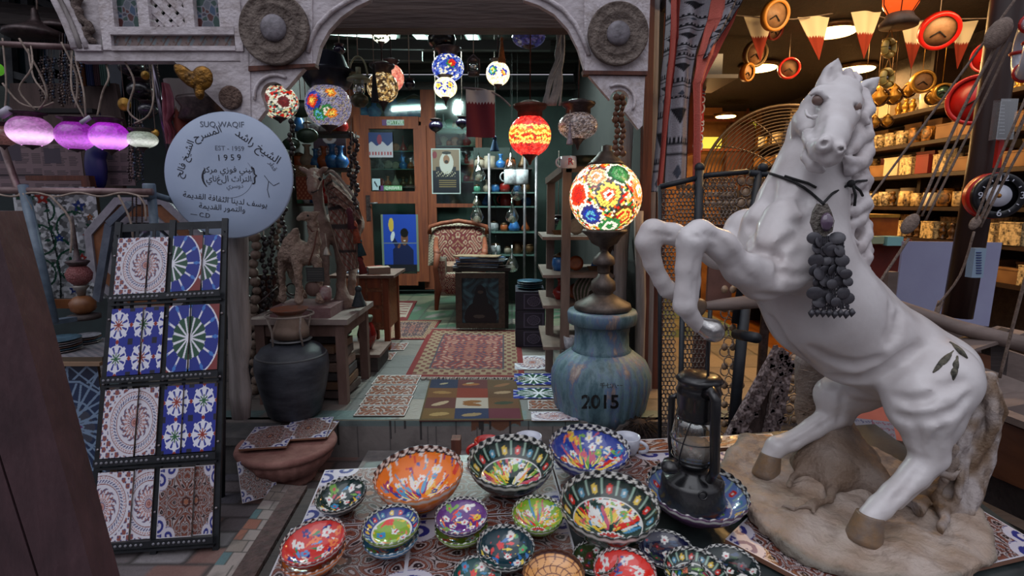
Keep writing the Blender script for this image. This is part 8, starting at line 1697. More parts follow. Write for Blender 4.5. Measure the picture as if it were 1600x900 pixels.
struct(MB().bb((.82, 2.8, 0), (2.8, 6.3, .03)).build('floor_right', M('orange_wood_floor', (.42, .24, .10), (.55, .34, .15), sc=18, rough=.35, stretch=(1, .15, 1))))
lampm = M('lit_ceiling_lamp', (1, .85, .6), emit=14, ecol=(1, .78, .45))
for k, (x, y, e_) in enumerate(((1302, 47, 16), (1186, 104, 16), (1338, 106, 16), (1134, 180, 6))):
 q = G(x, y, CR-.02) if k < 3 else P(1134, 180, 5.6); t = T('ceiling_lamp', ['bright round lamp above the horse ears, nearest the street', 'glowing round lamp left of the horse ear', 'glowing round lamp just behind the horse forelock', 'small lamp reflected low at the far left of the warm shop'][k], 'lamp', q, group='round ceiling lamps')
 r_ = .13 if k < 3 else .10; MB().lathe([(0, -.01), (r_, -.012), (r_*1.05, -.002), (r_*1.15, .012), (0, .012)], q, 28).build('rim', BRZ, t); MB().lathe([(0, -.022), (r_*.9, -.02), (r_*.95, -.012), (0, -.012)], q, 28).build('diffuser', lampm, t); area('lamp_downlight', q+V((0, 0, -.04)), (0, 0, 0), (.2, .2), e_, warm)
area('added_shop_fill', (1.75, 2.5, 2.24), (math.radians(58), 0, 0), (1.2, .2), 9, (1, .66, .32)); point('shelf_lamp', (2.0, 3.7, 1.6), 6, warm, .1); point('shelf_lamp', (1.7, 5.2, 1.7), 9, warm, .1)  # area light is unseen, added to light bunting and shelves from the front
sd = M('dark_shelf_board', (.13, .08, .05), (.2, .12, .08), sc=20, rough=.5)
zs = [onx(1445, 172, 2.55).z, onx(1445, 222, 2.55).z, onx(1445, 272, 2.55).z, onx(1445, 323, 2.55).z, onx(1570, 382, 2.55).z, onx(1570, 441, 2.55).z]
rn_ = ['top', 'second', 'third', 'fourth', 'fifth', 'sixth']
sh = T('shop_shelving', 'long dark shelving along the side wall of the warm lit shop', 'shelf', (2.66, 4, .03))
for z in zs+[.30]: MB().bb((2.5, 2.4, z-.022), (XW+.02, 5.9, z)).build('shelf_board', sd, sh)
for y in (2.4, 3.55, 4.7, 5.88): MB().bb((2.62, y, .03), (XW+.02, y+.03, 2.25)).build('upright', sd, sh)
def pat(name, base, ink, scx=14, th=.2, seed=0):
 return M(name, base, ink, sc=scx, rough=.5, mid=.5+th, det=1)
mugm = [pat('mug_white', (.78, .70, .55), (.08, .06, .05), 60, .02), pat('mug_cream', (.80, .68, .46), (.16, .08, .05), 45, .04), M('mug_plain', (.80, .76, .68), rough=.3), pat('mug_gold', (.62, .42, .16), (.08, .05, .03), 46, -.04)]
boxm = [pat('box_spotted', (.84, .74, .54), (.08, .05, .04), 58, .06), M('box_white', (.80, .74, .62), (.70, .62, .50), sc=6, rough=.7), pat('box_kraft', (.55, .40, .24), (.42, .28, .16), 8, .0), M('box_red', (.45, .10, .08), rough=.5)]
def mk(kind, m):
 t = T('printed_'+kind, 'x', kind, (0, 0, 0))
 if kind == 'mug': MB().lathe([(0, 0), (.034, 0), (.037, .004), (.038, .088), (.034, .088), (.033, .008), (0, .008)], (0, 0, 0), 18).build('cup', m, t); MB().tube([(-.004, -.038-.022*math.sin(a_), .045+.026*math.cos(a_)) for a_ in np.linspace(0, PI, 7)], .005, 6).build('handle', m, t)
 elif kind == 'carton': MB().bb((-.045, -.055, 0), (.045, .055, .10)).build('box', m, t); MB().bb((-.047, -.057, .10), (.047, .057, .106)).build('lid', m, t)
 elif kind == 'figure': MB().lathe([(0, 0), (.022, 0), (.024, .006), (.012, .015), (.02, .035), (.022, .05), (.008, .066), (.014, .075), (.012, .088), (0, .092)], (0, 0, 0), 12).build('body', m, t)
 elif kind == 'case': MB().bb((-.04, -.08, 0), (.04, .08, .07)).build('box', m, t); MB().bb((-.042, -.082, .07), (.042, .082, .078)).build('lid', m, t)
 return t
lib = [mk('mug', m) for m in mugm]+[mk('carton', m) for m in boxm]+[mk('figure', m) for m in (gold, BRZ, M('black_gold_figure', (.08, .06, .05), (.5, .34, .12), sc=60, rough=.35, mid=.56))]+[mk('case', m) for m in (boxm[1], boxm[2])]
used_l = set(); r = random.Random(77)
def put(i, loc, rz, s_, label, grp):
 o = lib[i]
 if i in used_l: o = dup(o, loc, rz, label, grp, s_)
 else: used_l.add(i); o.location = loc; o.rotation_euler = (0, 0, rz); o.scale = (s_,)*3
 o['label'] = label; o['group'] = grp
mix = [[8, 9, 10, 8, 5, 2], [0, 2, 6, 0, 12, 3], [4, 0, 5, 7, 1, 12, 0], [3, 10, 0, 1, 2, 0], [4, 4, 8, 9, 4, 10], [9, 4, 4, 8, 12], [11, 12, 5, 11]]
kn_ = ['white mug with dark print', 'cream mug with brown print', 'plain white mug', 'gold and black mug', 'white box with black spots', 'plain white carton', 'brown carton', 'red carton', 'small gold figure', 'small bronze figure', 'black and gold figure', 'white gift case', 'tan gift case']
for j, z in enumerate(zs+[.30]):
 for lay in range(2):
  y = 2.48+.04*lay
  while y < 5.75:
   i = r.choice(mix[j]); s_ = r.uniform(.92, 1.10)*(1.0 if lay == 0 else 1.3)
   put(i, (2.545+.135*lay, y, z+.002), r.uniform(-.1, .1) if i not in (0, 1, 2, 3) else r.uniform(-1.2, 1.2), s_, '%s in the %s row of the %s shelf, warm lit shop' % (kn_[i], ['front', 'rear'][lay], (rn_+['lowest'])[j]), 'souvenirs on the %s warm shelf' % (rn_+['lowest'])[j])
   if j == 0 and lay and i in (4, 5, 6): put(5, (2.68, y, z+.003+.106*s_), r.uniform(-.2, .2), s_, '%s stacked on another box on the %s shelf, warm lit shop' % (kn_[4 if j in (4, 5) else 5], (rn_+['lowest'])[j]), 'souvenirs on the %s warm shelf' % (rn_+['lowest'])[j])
   y += (.105 if i < 4 else .13 if i < 8 else .06 if i < 11 else .175)*s_*(1.0 if y < 4 else 1.35)+.006
for k, (x0, y0, x1, y1, c_, e_) in enumerate(((1176, 152, 1236, 166, (.85, .85, .25), 1.1), (1096, 214, 1128, 232, (.8, .78, .3), .8), (1178, 190, 1190, 200, (.8, .75, .2), .5))):
 t = T('lit_window_panel', ['yellow lit panel above the fan', 'yellow lit shelf niche at the far left of the warm shop', 'little lit panel behind the fan'][k], 'lit panel', P(x0, y1, 6.2)); slab_px(MB(), x0, y0, x1, y1, 6.22, .03).build('pane', M('glow_pane_%d' % k, c_, emit=e_), t); slab_px(MB(), x0-2, y1, x1+2, y1+2, 6.2, .05).build('frame', BRZ, t)
t = T('back_cupboard', 'brown cupboard and shelves on the back wall of the warm shop', 'cupboard', P(1150, 330, 6.0))
for (x0, y0, x1, y1, m_) in ((1096, 150, 1130, 180, ylw), (1090, 186, 1180, 190, doorwood), (1160, 150, 1172, 330, doorwood), (1090, 232, 1180, 236, doorwood), (1130, 195, 1180, 330, redbrown), (1176, 175, 1240, 330, ylw)): slab_px(MB(), x0, y0, x1, y1, 6.05+.02*(x0 % 3), .06).build('board', m_, t)
def bunt(u, v): c = Cv(u, v, (.88, .82, .70)); c.m(v < .52+.05*np.abs(((u*7) % 1)-.5)*2, (.55, .18, .10)); return c.c
bm_ = M('bunting_cloth', None, vc=True, rough=.9)
tag(MB().tube(smooth_c([(1150, 24, 3.0), (1240, 30, 3.0), (1330, 18, 3.2), (1410, 33, 3.1), (1480, 30, 3.0), (1600, 28, 2.9)]), .003, 5).build('bunting_string', ropem), 'string of the pennants under the warm shop ceiling', 'string')
for k, (x0, x1, yt, xb, yb) in enumerate(((1162, 1210, 25, 1188, 96), (1248, 1298, 26, 1280, 94), (1332, 1378, 18, 1350, 92), (1408, 1450, 33, 1424, 108), (1485, 1526, 33, 1496, 108), (1552, 1600, 32, 1580, 90))):
 Y = 3.05; a, b, c = P(x0, yt, Y), P(x1, yt, Y), P(xb, yb, Y); u, v = np.meshgrid(np.linspace(0, 1, 40), np.linspace(0, 1, 50), indexing='ij'); q = [np.array(w) for w in (a, b, c)]
 A_ = (q[2]*(1-v)[..., None]+v[..., None]*((1-u)[..., None]*q[0]+u[..., None]*q[1])); A_[..., 1] += .012*np.sin(u*7+k)*v; mb = MB(); C_ = LIN(bunt(u, v)); mb.grid(A_, C_); mb.grid((A_+np.array([0, .003, 0]))[:, ::-1], C_[:, ::-1])
 tag(mb.build('pennant', bm_), ['first from the left, beside the yellow rimmed clock', 'second from the left, left of the bright lamp', 'third from the left, right of the bright lamp', 'fourth, between lantern and red rimmed clock', 'fifth, right of the red rimmed clock', 'sixth, behind the mast top'][k]+': white and maroon serrated pennant', 'pennant', 'pennants on the string')
def disc_thing(name, label, cat, px, py, Y, r_, nrm, rimc, facec, rim=.22, grp=None, extra=None, depth=.03):
 c = P(px, py, Y); m_ = S(px, py, Y)*r_; t = T(name, label, cat, c-V((0, 0, m_)), group=grp)
 MB().lathe([(m_*(1-rim), 0), (m_, 0), (m_*1.0, depth), (m_*(1-rim*.3), depth+.008), (m_*(1-rim), depth)], c, 36, nrm, caps=False).build('rim', rimc, t); MB().lathe([(0, .004), (m_*(1-rim*.9), .004), (m_*(1-rim*.9), depth*.7), (0, depth*.7)], c, 36, nrm).build('face', facec, t)
 n_ = V(nrm).normalized(); x_, y_ = perp(n_)
 if name == 'compass': MB().tube([c, V((c.x, c.y, CR))], .0015, 4).build('cord', gold, t)
 for a_ in (.6, 2.4): MB().tube([c+n_*(depth*.7+.004), c+n_*(depth*.7+.004)+(x_*math.cos(a_)+y_*math.sin(a_))*m_*.5], .003, 5).build('hand', dark, t)
 return t, c, m_
yr = M('yellow_rim', (.70, .46, .16), rough=.4); rr_ = M('red_rim', (.70, .10, .07), rough=.3); fc = M('aged_dial', (.46, .33, .22), (.62, .48, .36), sc=20, rough=.5); bfc = M('brass_dial', (.45, .33, .15), rough=.4, metal=.3)
for a_ in (('yellow rimmed clock hanging between the first two pennants', 1208, 24, 2.9, 23, (.25, -1, -.3), yr, fc), ('dull grey rimmed clock behind the first pennant', 1178, 84, 3.6, 20, (.2, -1, -.3), M('olive_rim', (.42, .34, .2), rough=.4), fc), ('small yellow rimmed clock left of the glowing lamp', 1164, 113, 3.6, 14, (.7, -1, -.2), yr, fc), ('small bright red rimmed clock right of the glowing lamp', 1232, 107, 3.5, 16, (-.3, -1, -.2), rr_, fc), ('dark red clock half hidden by the yellow rimmed clock', 1206, 46, 3.2, 15, (.5, -1, -.5), M('dark_red_rim', (.42, .08, .06), rough=.4), fc), ('large red rimmed clock between two pennants at right', 1466, 47, 2.8, 28, (-.35, -1, -.55), rr_, fc)):
 t, c, m_ = disc_thing('wall_clock', a_[0], 'clock', *a_[1:6], a_[6], a_[7], grp='clocks hanging from the ceiling'); MB().tube([c, V((c.x, c.y, CR))], .002, 4).build('cord', ropem, t)
disc_thing('red_dish', 'large glossy red round dish clock beside the mast', 'clock', 1524, 157, 2.55, 38, (-.75, -1, 0), rr_, rr_, .15, depth=.02)
disc_thing('red_dish', 'red disc edge partly hidden behind the mast, above the big red dish', 'clock', 1548, 90, 2.6, 24, (-1.6, -1, 0), rr_, rr_, .15)
t, c, m_ = disc_thing('ship_clock', 'black faced clock with red casing and white centre on the mast', 'clock', 1554, 306, 1.98, 35, (-.30, -1, .0), M('black_dial', (.07, .07, .09), rough=.3), MATS['black_dial'], .3, depth=.03)
n_ = V((-.30, -1, 0)).normalized(); MB().lathe([(m_*.96, -.04), (m_*1.02, -.04), (m_*1.02, .012), (m_*.96, .012)], c, 40, n_, caps=False).build('casing', rr_, t); MB().lathe([(0, .0), (m_*.48, 0), (m_*.48, .003), (0, .003)], c+n_*.026, 32, n_).build('centre_disc', white_c, t); MB().lathe([(0, .0), (m_*.10, 0), (0, .004)], c+n_*.029, 16, n_).build('hub', yr, t)
x_ = V((1, -.30, 0)).normalized()
for s_, dx, dz in (('3', .76, 0), ('9', -.76, 0), ('6', 0, -.76), ('12', 0, .76)): mb = MB(); text_mb(mb, s_, c+n_*.042+x_*dx*m_+V((0, 0, dz*m_)), m_*.42, x_, (0, 0, 1)); mb.build('numeral', white_c, t)
for k in range(12):
 if k % 3: a_ = k*PI/6; MB().bar(c+n_*.040+(x_*math.cos(a_)+V((0, 0, 1))*math.sin(a_))*m_*.70, c+n_*.040+(x_*math.cos(a_)+V((0, 0, 1))*math.sin(a_))*m_*.80, .003, .002, n_).build('tick', white_c, t)
t = T('orange_lantern', 'orange glass lantern on a dusty base hanging at the top edge', 'lantern', P(1403, 40, 2.4)); c = P(1404, 40, 2.4); m_ = S(1404, 40, 2.4)
for pr_, nm, mt in (([(0, 0), (26, -2), (27, 4), (20, 12), (18, 17), (0, 17)], 'base', M('dusty_tin', (.36, .26, .18), (.5, .38, .27), sc=20, rough=.6)), ([(16, 17), (24, 30), (25, 45), (18, 60)], 'chimney', M('orange_lit_glass', (.95, .35, .12), emit=.9, rough=.2)), ([(18, 60), (22, 64), (8, 80), (0, 82)], 'top', capm)): MB().lathe([(q_*m_, w_*m_) for q_, w_ in pr_], c, 28).build(nm, mt, t)
g = MB(); [g.tube([c+V((math.cos(a_)*q_*m_, math.sin(a_)*q_*m_, w_*m_)) for q_, w_ in ((18, 17), (26, 30), (27, 45), (19, 60))], .002, 5) for a_ in np.linspace(0, TAU, 7)[:6]]; g.build('wire_guard', dark, t); MB().tube([c+V((0, 0, 80*m_)), V((c.x, c.y, CR))], .004, 5).build('hook', dark, t)
for k, (x, y) in enumerate(((1389, 75), (1386, 122))):
 c = P(x, y, 2.45); m_ = S(x, y, 2.45); t = T('life_ring_ornament', ['upper', 'lower'][k]+' small cream life ring ornament hanging below the orange lantern', 'ornament', c-V((0, 0, 18*m_)), group='life ring ornaments'); R_ = Matrix.Rotation(.5, 3, 'Z')
 MB().torus(c, 11*m_, 5*m_, (.5, -1, 0), 28, 10, sq=1.35 if False else 1.0).build('ring', M('cream_paint', (.82, .68, .34), rough=.35), t)
 for a_ in range(4): MB().torus(c+V((.89*math.cos(a_*PI/2+.78), .45*math.cos(a_*PI/2+.78), math.sin(a_*PI/2+.78)))*11*m_, 5.4*m_, 1.2*m_, (-.89*math.sin(a_*PI/2+.78), -.45*math.sin(a_*PI/2+.78), math.cos(a_*PI/2+.78)), 14, 6).build('band', gold, t)
 MB().lathe([(0, 0), (7*m_, 0), (0, .006)], c, 20, (.5, -1, 0)).build('mirror', M('small_mirror', (.5, .48, .44), rough=.1, metal=.8), t); MB().tube([c+V((-5*m_, 0, 13*m_)), c+V((0, 0, 30*m_)), c+V((5*m_, 0, 13*m_))], .003, 5).build('string', yr, t)
for k, (x, y, s_) in enumerate(((1350, 164, .8), (1374, 152, .95), (1396, 150, .9), (1420, 142, .7), (1458, 152, .8), (1366, 192, .6), (1386, 190, .6))):
 q = P(x, y, 3.3); t = T('brass_ornament', ['left', 'bulky', 'bird like', 'tent shaped', 'rounded', 'small lower left', 'small lower right'][k]+' brass ornament hanging right of the horse head', 'ornament', q, group='brass ornaments'); MB().lathe([(0, -.05*s_), (.03*s_, -.03*s_), (.05*s_, 0), (.02*s_, .035*s_), (.032*s_, .05*s_), (.012*s_, .07*s_), (0, .08*s_)], q, 12, flute=(5, .12)).build('body', gold, t); MB().torus(q, .05*s_, .007*s_, (.4, 1, .2), 18, 6).build('ring', BRZ, t); MB().tube([q+V((0, 0, .07*s_)), V((q.x, q.y, CR))], .0015, 4).build('cord', BRZ, t)
disc_thing('compass', 'round brass ship compass on the top shelf', 'compass', 1440, 128, 3.2, 17, (-.3, -1, -.1), gold, fc, .25); disc_thing('compass', 'small brass mirror right of the ship compass', 'mirror', 1471, 144, 3.1, 13, (-.3, -1, -.1), gold, M('green_mirror', (.3, .4, .32), rough=.1, metal=.5), .25)
def kilim(u, v):
 c = Cv(u, v, (.60, .59, .62)); y = v*9; f_ = y % 1; dk = (.10, .10, .13)
 c.m((np.abs(f_-.08) < .035) | (np.abs(f_-.92) < .02), dk); c.m((f_ > .08) & (f_ < .22) & (((u*7) % 1) < .5), dk); c.m((np.abs(u-.5)*1.6+np.abs(f_-.55)*1.4 < .25) & (np.floor(y) % 2 == 0), (.26, .28, .33)); c.m((f_ > .40) & (f_ < .72) & (np.abs(u-.5) < (f_-.4)*1.1) & (np.floor(y) % 2 == 1), dk); c.m((u < .05) | (u > .95), (.2, .1, .1)); return c.c
def plain(col, d2): return lambda u, v: (lambda c: (c.m(np.sin(u*9+v*4) > .55, d2), c.c)[1])(Cv(u, v, col))
def curtain(name, label, rows, fn, Y, mat=None):
 t = T(name, label, 'textile', P(rows[-1][0], rows[-1][2], Y)); n_ = len(rows); u, v = np.meshgrid(np.linspace(0, 1, 60), np.linspace(0, 1, 200), indexing='ij'); k = (1-v)*(n_-1); i = np.minimum(k.astype(int), n_-2); f_ = k-i; f_ = f_*f_*(3-2*f_)
 L_ = np.array([[*P(a_, y_, Y)] for a_, b_, y_ in rows]); R_ = np.array([[*P(b_, y_, Y)] for a_, b_, y_ in rows]); e_ = lambda K: K[i]*(1-f_)[..., None]+K[i+1]*f_[..., None]
 A_ = e_(L_)*(1-u)[..., None]+e_(R_)*u[..., None]; A_[..., 1] += .02*np.sin(u*8+v*2)+.004*np.sin(v*30+u*3); mb = MB(); C_ = LIN(fn(u, v)); mb.grid(A_, C_); mb.grid((A_+np.array([0, .006, 0]))[:, ::-1], C_[:, ::-1]); mb.build('cloth', wv, t)
curtain('woven_curtain', 'grey woven tent curtain with black tribal motifs, wide outer band', [(1062, 1120, -40), (1058, 1108, 30), (1048, 1090, 80), (1046, 1080, 150), (1038, 1074, 290)], kilim, 2.56)
curtain('woven_curtain', 'narrow grey curtain band with black teeth along the door post', [(1044, 1058, -40), (1040, 1052, 60), (1032, 1042, 150), (1018, 1030, 300)], kilim, 2.60)
curtain('salmon_curtain', 'salmon pink curtain edge hanging right of the woven grey band', [(1122, 1172, -40), (1108, 1148, 30), (1092, 1122, 85), (1084, 1100, 130), (1084, 1096, 290)], plain((.78, .40, .35), (.84, .48, .42)), 2.53)
curtain('salmon_curtain', 'thin salmon pink strip between the two grey woven bands', [(1052, 1064, -40), (1050, 1060, 60), (1040, 1050, 150), (1028, 1036, 290)], plain((.72, .32, .28), (.55, .22, .2)), 2.54)
curtain('woven_curtain', 'diagonal black and white edged curtain corner at the top', [(1140, 1184, -40), (1132, 1156, 10), (1112, 1128, 55), (1100, 1104, 90)], lambda u, v: kilim(u, v*.5+.2), 2.50)
ft = T('pedestal_fan', 'large wire caged industrial fan behind the horse', 'fan', P(1222, 300, 2.9)); c = P(1222, 292, 2.9); m_ = S(1222, 292, 2.9); wire = M('fan_wire', (.42, .34, .24), rough=.4, metal=.5); fa = V((-.15, -1, .05))
cage = MB()
for k in range(1, 22): q_ = 14+k*5.2; cage.torus(c+fa.normalized()*.09*math.cos(k/22*PI/2), q_*m_, .0036 if k < 21 else .009, fa, 64, 5)
x_, y_ = perp(fa)
for k in range(12): a_ = k*TAU/12; cage.tube([c+fa.normalized()*.09*math.cos(s_*PI/2)+(x_*math.cos(a_+.5*s_)+y_*math.sin(a_+.5*s_))*(10+113*s_)*m_ for s_ in np.linspace(0, 1, 9)], .0035, 5)
cage.build('cage', wire, ft); MB().lathe([(0, -.1), (.07, -.09), (.09, 0), (.05, .05), (0, .06)], c, 24, fa).build('motor', M('navy_metal', (.08, .10, .15), rough=.4), ft)
for k in range(3):
 a_ = k*TAU/3+.4; d = x_*math.cos(a_)+y_*math.sin(a_); e_ = x_*math.cos(a_+1.57)+y_*math.sin(a_+1.57); MB().prism([c+d*.06-e_*.02, c+d*.30-e_*.10, c+d*.34+e_*.04, c+d*.08+e_*.05], .004, fa).build('blade', M('fan_blade', (.30, .26, .22), rough=.4), ft)
MB().tube([c+V((0, .08, 0)), V((c.x, c.y+.08, .05))], .025, 10).build('pole', capm, ft); MB().lathe([(0, 0), (.2, 0), (.2, .02), (.03, .05), (0, .05)], (c.x, c.y+.08, .03), 24).build('foot', capm, ft)
t = T('black_box', 'black boxed gadget on a grey shelf beside the curtain', 'box', P(1112, 117, 3.0)); a, b = P(1096, 117, 3.0), P(1130, 84, 3.0); MB().bb((a.x, 3.0, a.z), (b.x, 3.12, b.z)).build('carton', M('black_gloss', (.05, .05, .06), (.18, .17, .18), sc=30, rough=.2, mid=.62), t)
tag(MB().bb((P(1085, 128, 2.95).x, 2.92, P(1085, 124, 2.95).z), (P(1150, 118, 2.95).x, 3.3, P(1150, 118, 2.95).z)).build('grey_shelf', M('grey_metal_shelf', (.36, .34, .32), rough=.5, metal=.3)), 'small grey metal shelf under the black box', 'shelf')
t = T('red_cooler', 'narrow red drinks cooler panel with white script beside the curtain', 'cooler', P(1092, 240, 3.2)); a, b = P(1084, 238, 3.2), P(1102, 134, 3.2); MB().bb((a.x, 3.2, a.z), (b.x, 3.5, b.z)).build('panel', rr_, t); mb = MB(); text_mb(mb, 'Coca-Cola', V(((a.x+b.x)/2, 3.195, (a.z+b.z)/2)), .085, (0, 0, 1), (-1, 0, 0)); mb.build('white_script', white_c, t)
# ring mesh grille
gm_ = T('ring_grille', 'black iron grille filled with chain mail of metal rings behind the horse forelegs', 'grille', P(1110, 700, 2.35)); iron2 = M('blue_black_iron', (.07, .09, .12), (.12, .14, .17), sc=20, rough=.55, metal=.1); ringm = M('rusty_rings', (.52, .46, .42), (.30, .26, .25), sc=60, rough=.5, metal=.2); coinm = M('tan_discs', (.62, .52, .42), (.46, .37, .30), sc=60, rough=.5)
for (x0, y0, x1, y1, w_) in ((1031, 292, 1090, 278, .022), (1096, 275, 1168, 268, .022), (1172, 270, 1252, 276, .026), (1093, 262, 1087, 500, .034), (1031, 290, 1031, 705, .016), (1152, 262, 1176, 700, .03) if False else (1186, 268, 1148, 505, .028), (1164, 478, 1142, 705, .045), (1066, 480, 1062, 705, .022), (1110, 480, 1098, 705, .018)):
 MB().tube([P(x0, y0, 2.4), P(x1, y1, 2.4)], w_*.55, 10).build('bar', iron2, gm_)
for x in (1093, 1192): MB().ball(P(x, 262, 2.4), .022, 12).build('knob', iron2, gm_)
def rings(x0, y0, x1, y1, dx, dy, rr, name, mt, Y=2.42, sh=None, th=1.0, disc=False):
 mb = MB(); k = 0; m_ = S((x0+x1)/2, (y0+y1)/2, Y); y = y0
 while y < y1:
  x = x0+(dx/2 if k % 2 else 0)
  while x < x1:
   if sh is None or sh(x, y):
    if disc: mb.lathe([(0, 0), (rr*m_, 0), (rr*m_, .003), (0, .004)], P(x, y, Y), 10, (.1*math.sin(x), -1, .1*math.cos(y)), sq=1.15)
    else: mb.torus(P(x, y, Y), rr*m_, th*m_, (.35*math.sin(k+x), -1, .3), 10, 4)
   x += dx
  y += dy; k += 1
 mb.build(name, mt, gm_)
rings(1034, 300, 1054, 700, 6, 6.5, 3.6, 'ring_mesh', ringm); rings(1058, 300, 1086, 352, 6, 6, 3.4, 'ring_mesh', ringm); rings(1078, 352, 1086, 470, 6, 7, 3.8, 'ring_mesh', ringm); rings(1100, 282, 1150, 350, 6, 5.5, 3.4, 'ring_mesh', ringm); rings(1158, 282, 1236, 330, 15, 17, 7.5, 'ring_mesh', ringm, th=1.1)
rings(1068, 500, 1100, 700, 6, 7, 3.8, 'ring_mesh', ringm); rings(1132, 490, 1158, 700, 13, 15, 7.2, 'ring_mesh', ringm, th=1.0); rings(1132, 452, 1162, 702, 13, 15, 5.4, 'coin_discs', coinm, disc=True, sh=lambda x, y: int(x*3+y) % 3 > 0); rings(1158, 284, 1236, 330, 15, 17, 6, 'coin_discs', coinm, disc=True); rings(1104, 290, 1146, 320, 10, 14, 4, 'coin_discs', coinm, disc=True); rings(1060, 292, 1086, 316, 8, 12, 4, 'coin_discs', coinm, disc=True)
rings(1226, 560, 1262, 690, 14, 16, 7.2, 'ring_mesh', ringm, Y=2.1, th=1.0); rings(1226, 560, 1262, 690, 14, 16, 5.6, 'coin_discs', coinm, Y=2.1, disc=True)
for x0, x1, y0, y1 in ((1058, 1078, 352, 700), (1104, 1150, 350, 480), (1076, 1112, 505, 700)): slab_px(MB(), x0, y0, x1, y1, 2.46, .02).build('backing_panel', M('pinkish_board', (.34, .22, .19), (.46, .31, .27), sc=8, rough=.7), gm_)
lf = T('mosaic_leaning_frame', 'triangular frame covered in mirror squares leaning behind the lantern', 'frame', P(1180, 700, 2.0)); sq_ = M('mosaic_squares', (.32, .26, .25), (.60, .54, .54), sc=90, rough=.4, det=0)
for L_ in ([(1135, 700), (1160, 640), (1222, 545)], [(1200, 700), (1212, 640), (1228, 560)]):
 a_ = [P(x, y, 2.0) for x, y in L_]; MB().bar(a_[0], a_[2], .055, .03, (0, 1, 0)).build('mosaic_bar', sq_, lf); mb = MB(); rr2 = random.Random(4)
 for k in range(60): q = a_[0].lerp(a_[2], rr2.random()); mb.box(q+V((rr2.uniform(-.03, .03), -.018, rr2.uniform(-.03, .03))), (.016, .004, .016), Matrix.Rotation(rr2.uniform(0, 1.5), 3, 'Y'))
 mb.build('mirror_squares', M('mirror_chip', (.5, .45, .45), (.3, .24, .24), sc=60, rough=.3, metal=.3), lf)
MB().prism([P(1152, 700, 2.02), P(1204, 700, 2.02), P(1222, 575, 2.02)], .02, (0, 1, 0)).build('hair_panel', M('brown_hair_cloth', (.22, .17, .16), (.38, .31, .30), sc=30, rough=1, bump=1.2, bsc=90, stretch=(1, 1, .3)), lf)
struct(MB().bb((.80, 2.25, 0), (1.35, 2.6, .22)).build('trim_threshold', greydark))
# wooden dhow behind the horse
bw2 = M('varnished_hull_wood', (.30, .17, .10), (.44, .27, .17), sc=9, rough=.4, stretch=(.2, .2, 1), bump=.15); gb = M('grey_deck_wood', (.34, .29, .27), (.46, .40, .38), sc=9, rough=.7, stretch=(.2, 1, 1), bump=.3)
bt = T('wooden_boat', 'large brown wooden boat model with mast and rigging filling the right side', 'boat', P(1540, 860, 1.5))
MB().tube([P(1086, 479, 2.2), P(1130, 476, 2.2), P(1190, 470, 2.2)], [.012, .026, .03], 12).build('bowsprit', gb, bt); MB().tube([P(1308, 452, 2.15), P(1400, 478, 2.05), P(1500, 512, 1.95), P(1640, 548, 1.8)], [.022, .025, .026, .028], 14).build('rail', gb, bt)
MB().bar(P(1320, 482, 2.3), P(1640, 590, 2.0), .04, .10).build('gunwale', gb, bt)
MB().prism([P(1500, 560, 1.95), P(1660, 620, 1.7), P(1660, 690, 1.7), P(1555, 640, 1.6), P(1490, 600, 1.9)], -.03, (0, 0, 1)).build('deck', gb, bt)
MB().prism([P(1556, 655, 1.55), P(1680, 705, 1.3), P(1680, 800, 1.3), P(1530, 735, 1.6)], .04, (.3, 1, 0)).build('hull_side', bw2, bt); MB().bar(P(1548, 640, 1.58), P(1680, 690, 1.3), .05, .02).build('rub_strip', gb, bt)
MB().prism([P(1480, 700, 1.75), P(1680, 790, 1.32), P(1680, 900, 1.32), P(1470, 780, 1.75)], .05, (.3, 1, 0)).build('lower_plank', greydark, bt)
for k in range(3): MB().bar(P(1490-k*6, 775+k*26, 1.5), P(1700, 880+k*34, 1.15), .05, .03).build('slip_beam', greydark, bt)
MB().prism([P(1500, 545, 1.9), P(1548, 556, 1.9), P(1548, 600, 1.9), P(1508, 600, 1.9)], .04, (0, 1, 0)).build('cabin_side', bw2, bt); MB().prism([P(1548, 530, 1.9), P(1580, 515, 1.9), P(1572, 590, 1.9), P(1548, 600, 1.9)], .04, (0, 1, 0)).build('cabin_end', greydark, bt); MB().bar(P(1490, 545, 1.88), P(1582, 516, 1.95), .10, .012).build('cabin_roof', gb, bt)
MB().tube([P(1592, -60, 2.1), P(1575, 0, 2.1), P(1538, 250, 2.1), P(1495, 495, 2.1)], [.052, .052, .05, .05], 14).build('mast', M('dark_mast', (.14, .08, .07), (.22, .13, .11), sc=10, rough=.4, stretch=(1, 1, .1)), bt)
for L_ in ([(1345, 400, 2.45), (1362, 405, 2.45), (1362, 440, 2.45), (1345, 440, 2.45)],): pass
tag(slab_px(MB(), 1385, 425, 1404, 463, 2.3, .03).build('wooden_post_stub', gb), 'short square wooden stub left of the white board', 'post')
rope = M('grey_rope', (.40, .34, .31), (.54, .47, .43), sc=90, rough=.9, bump=.6)
rg = T('boat_rigging', 'grey rigging ropes and pulley blocks running from the mast to the boat rail', 'rigging', P(1500, 560, 2.0))
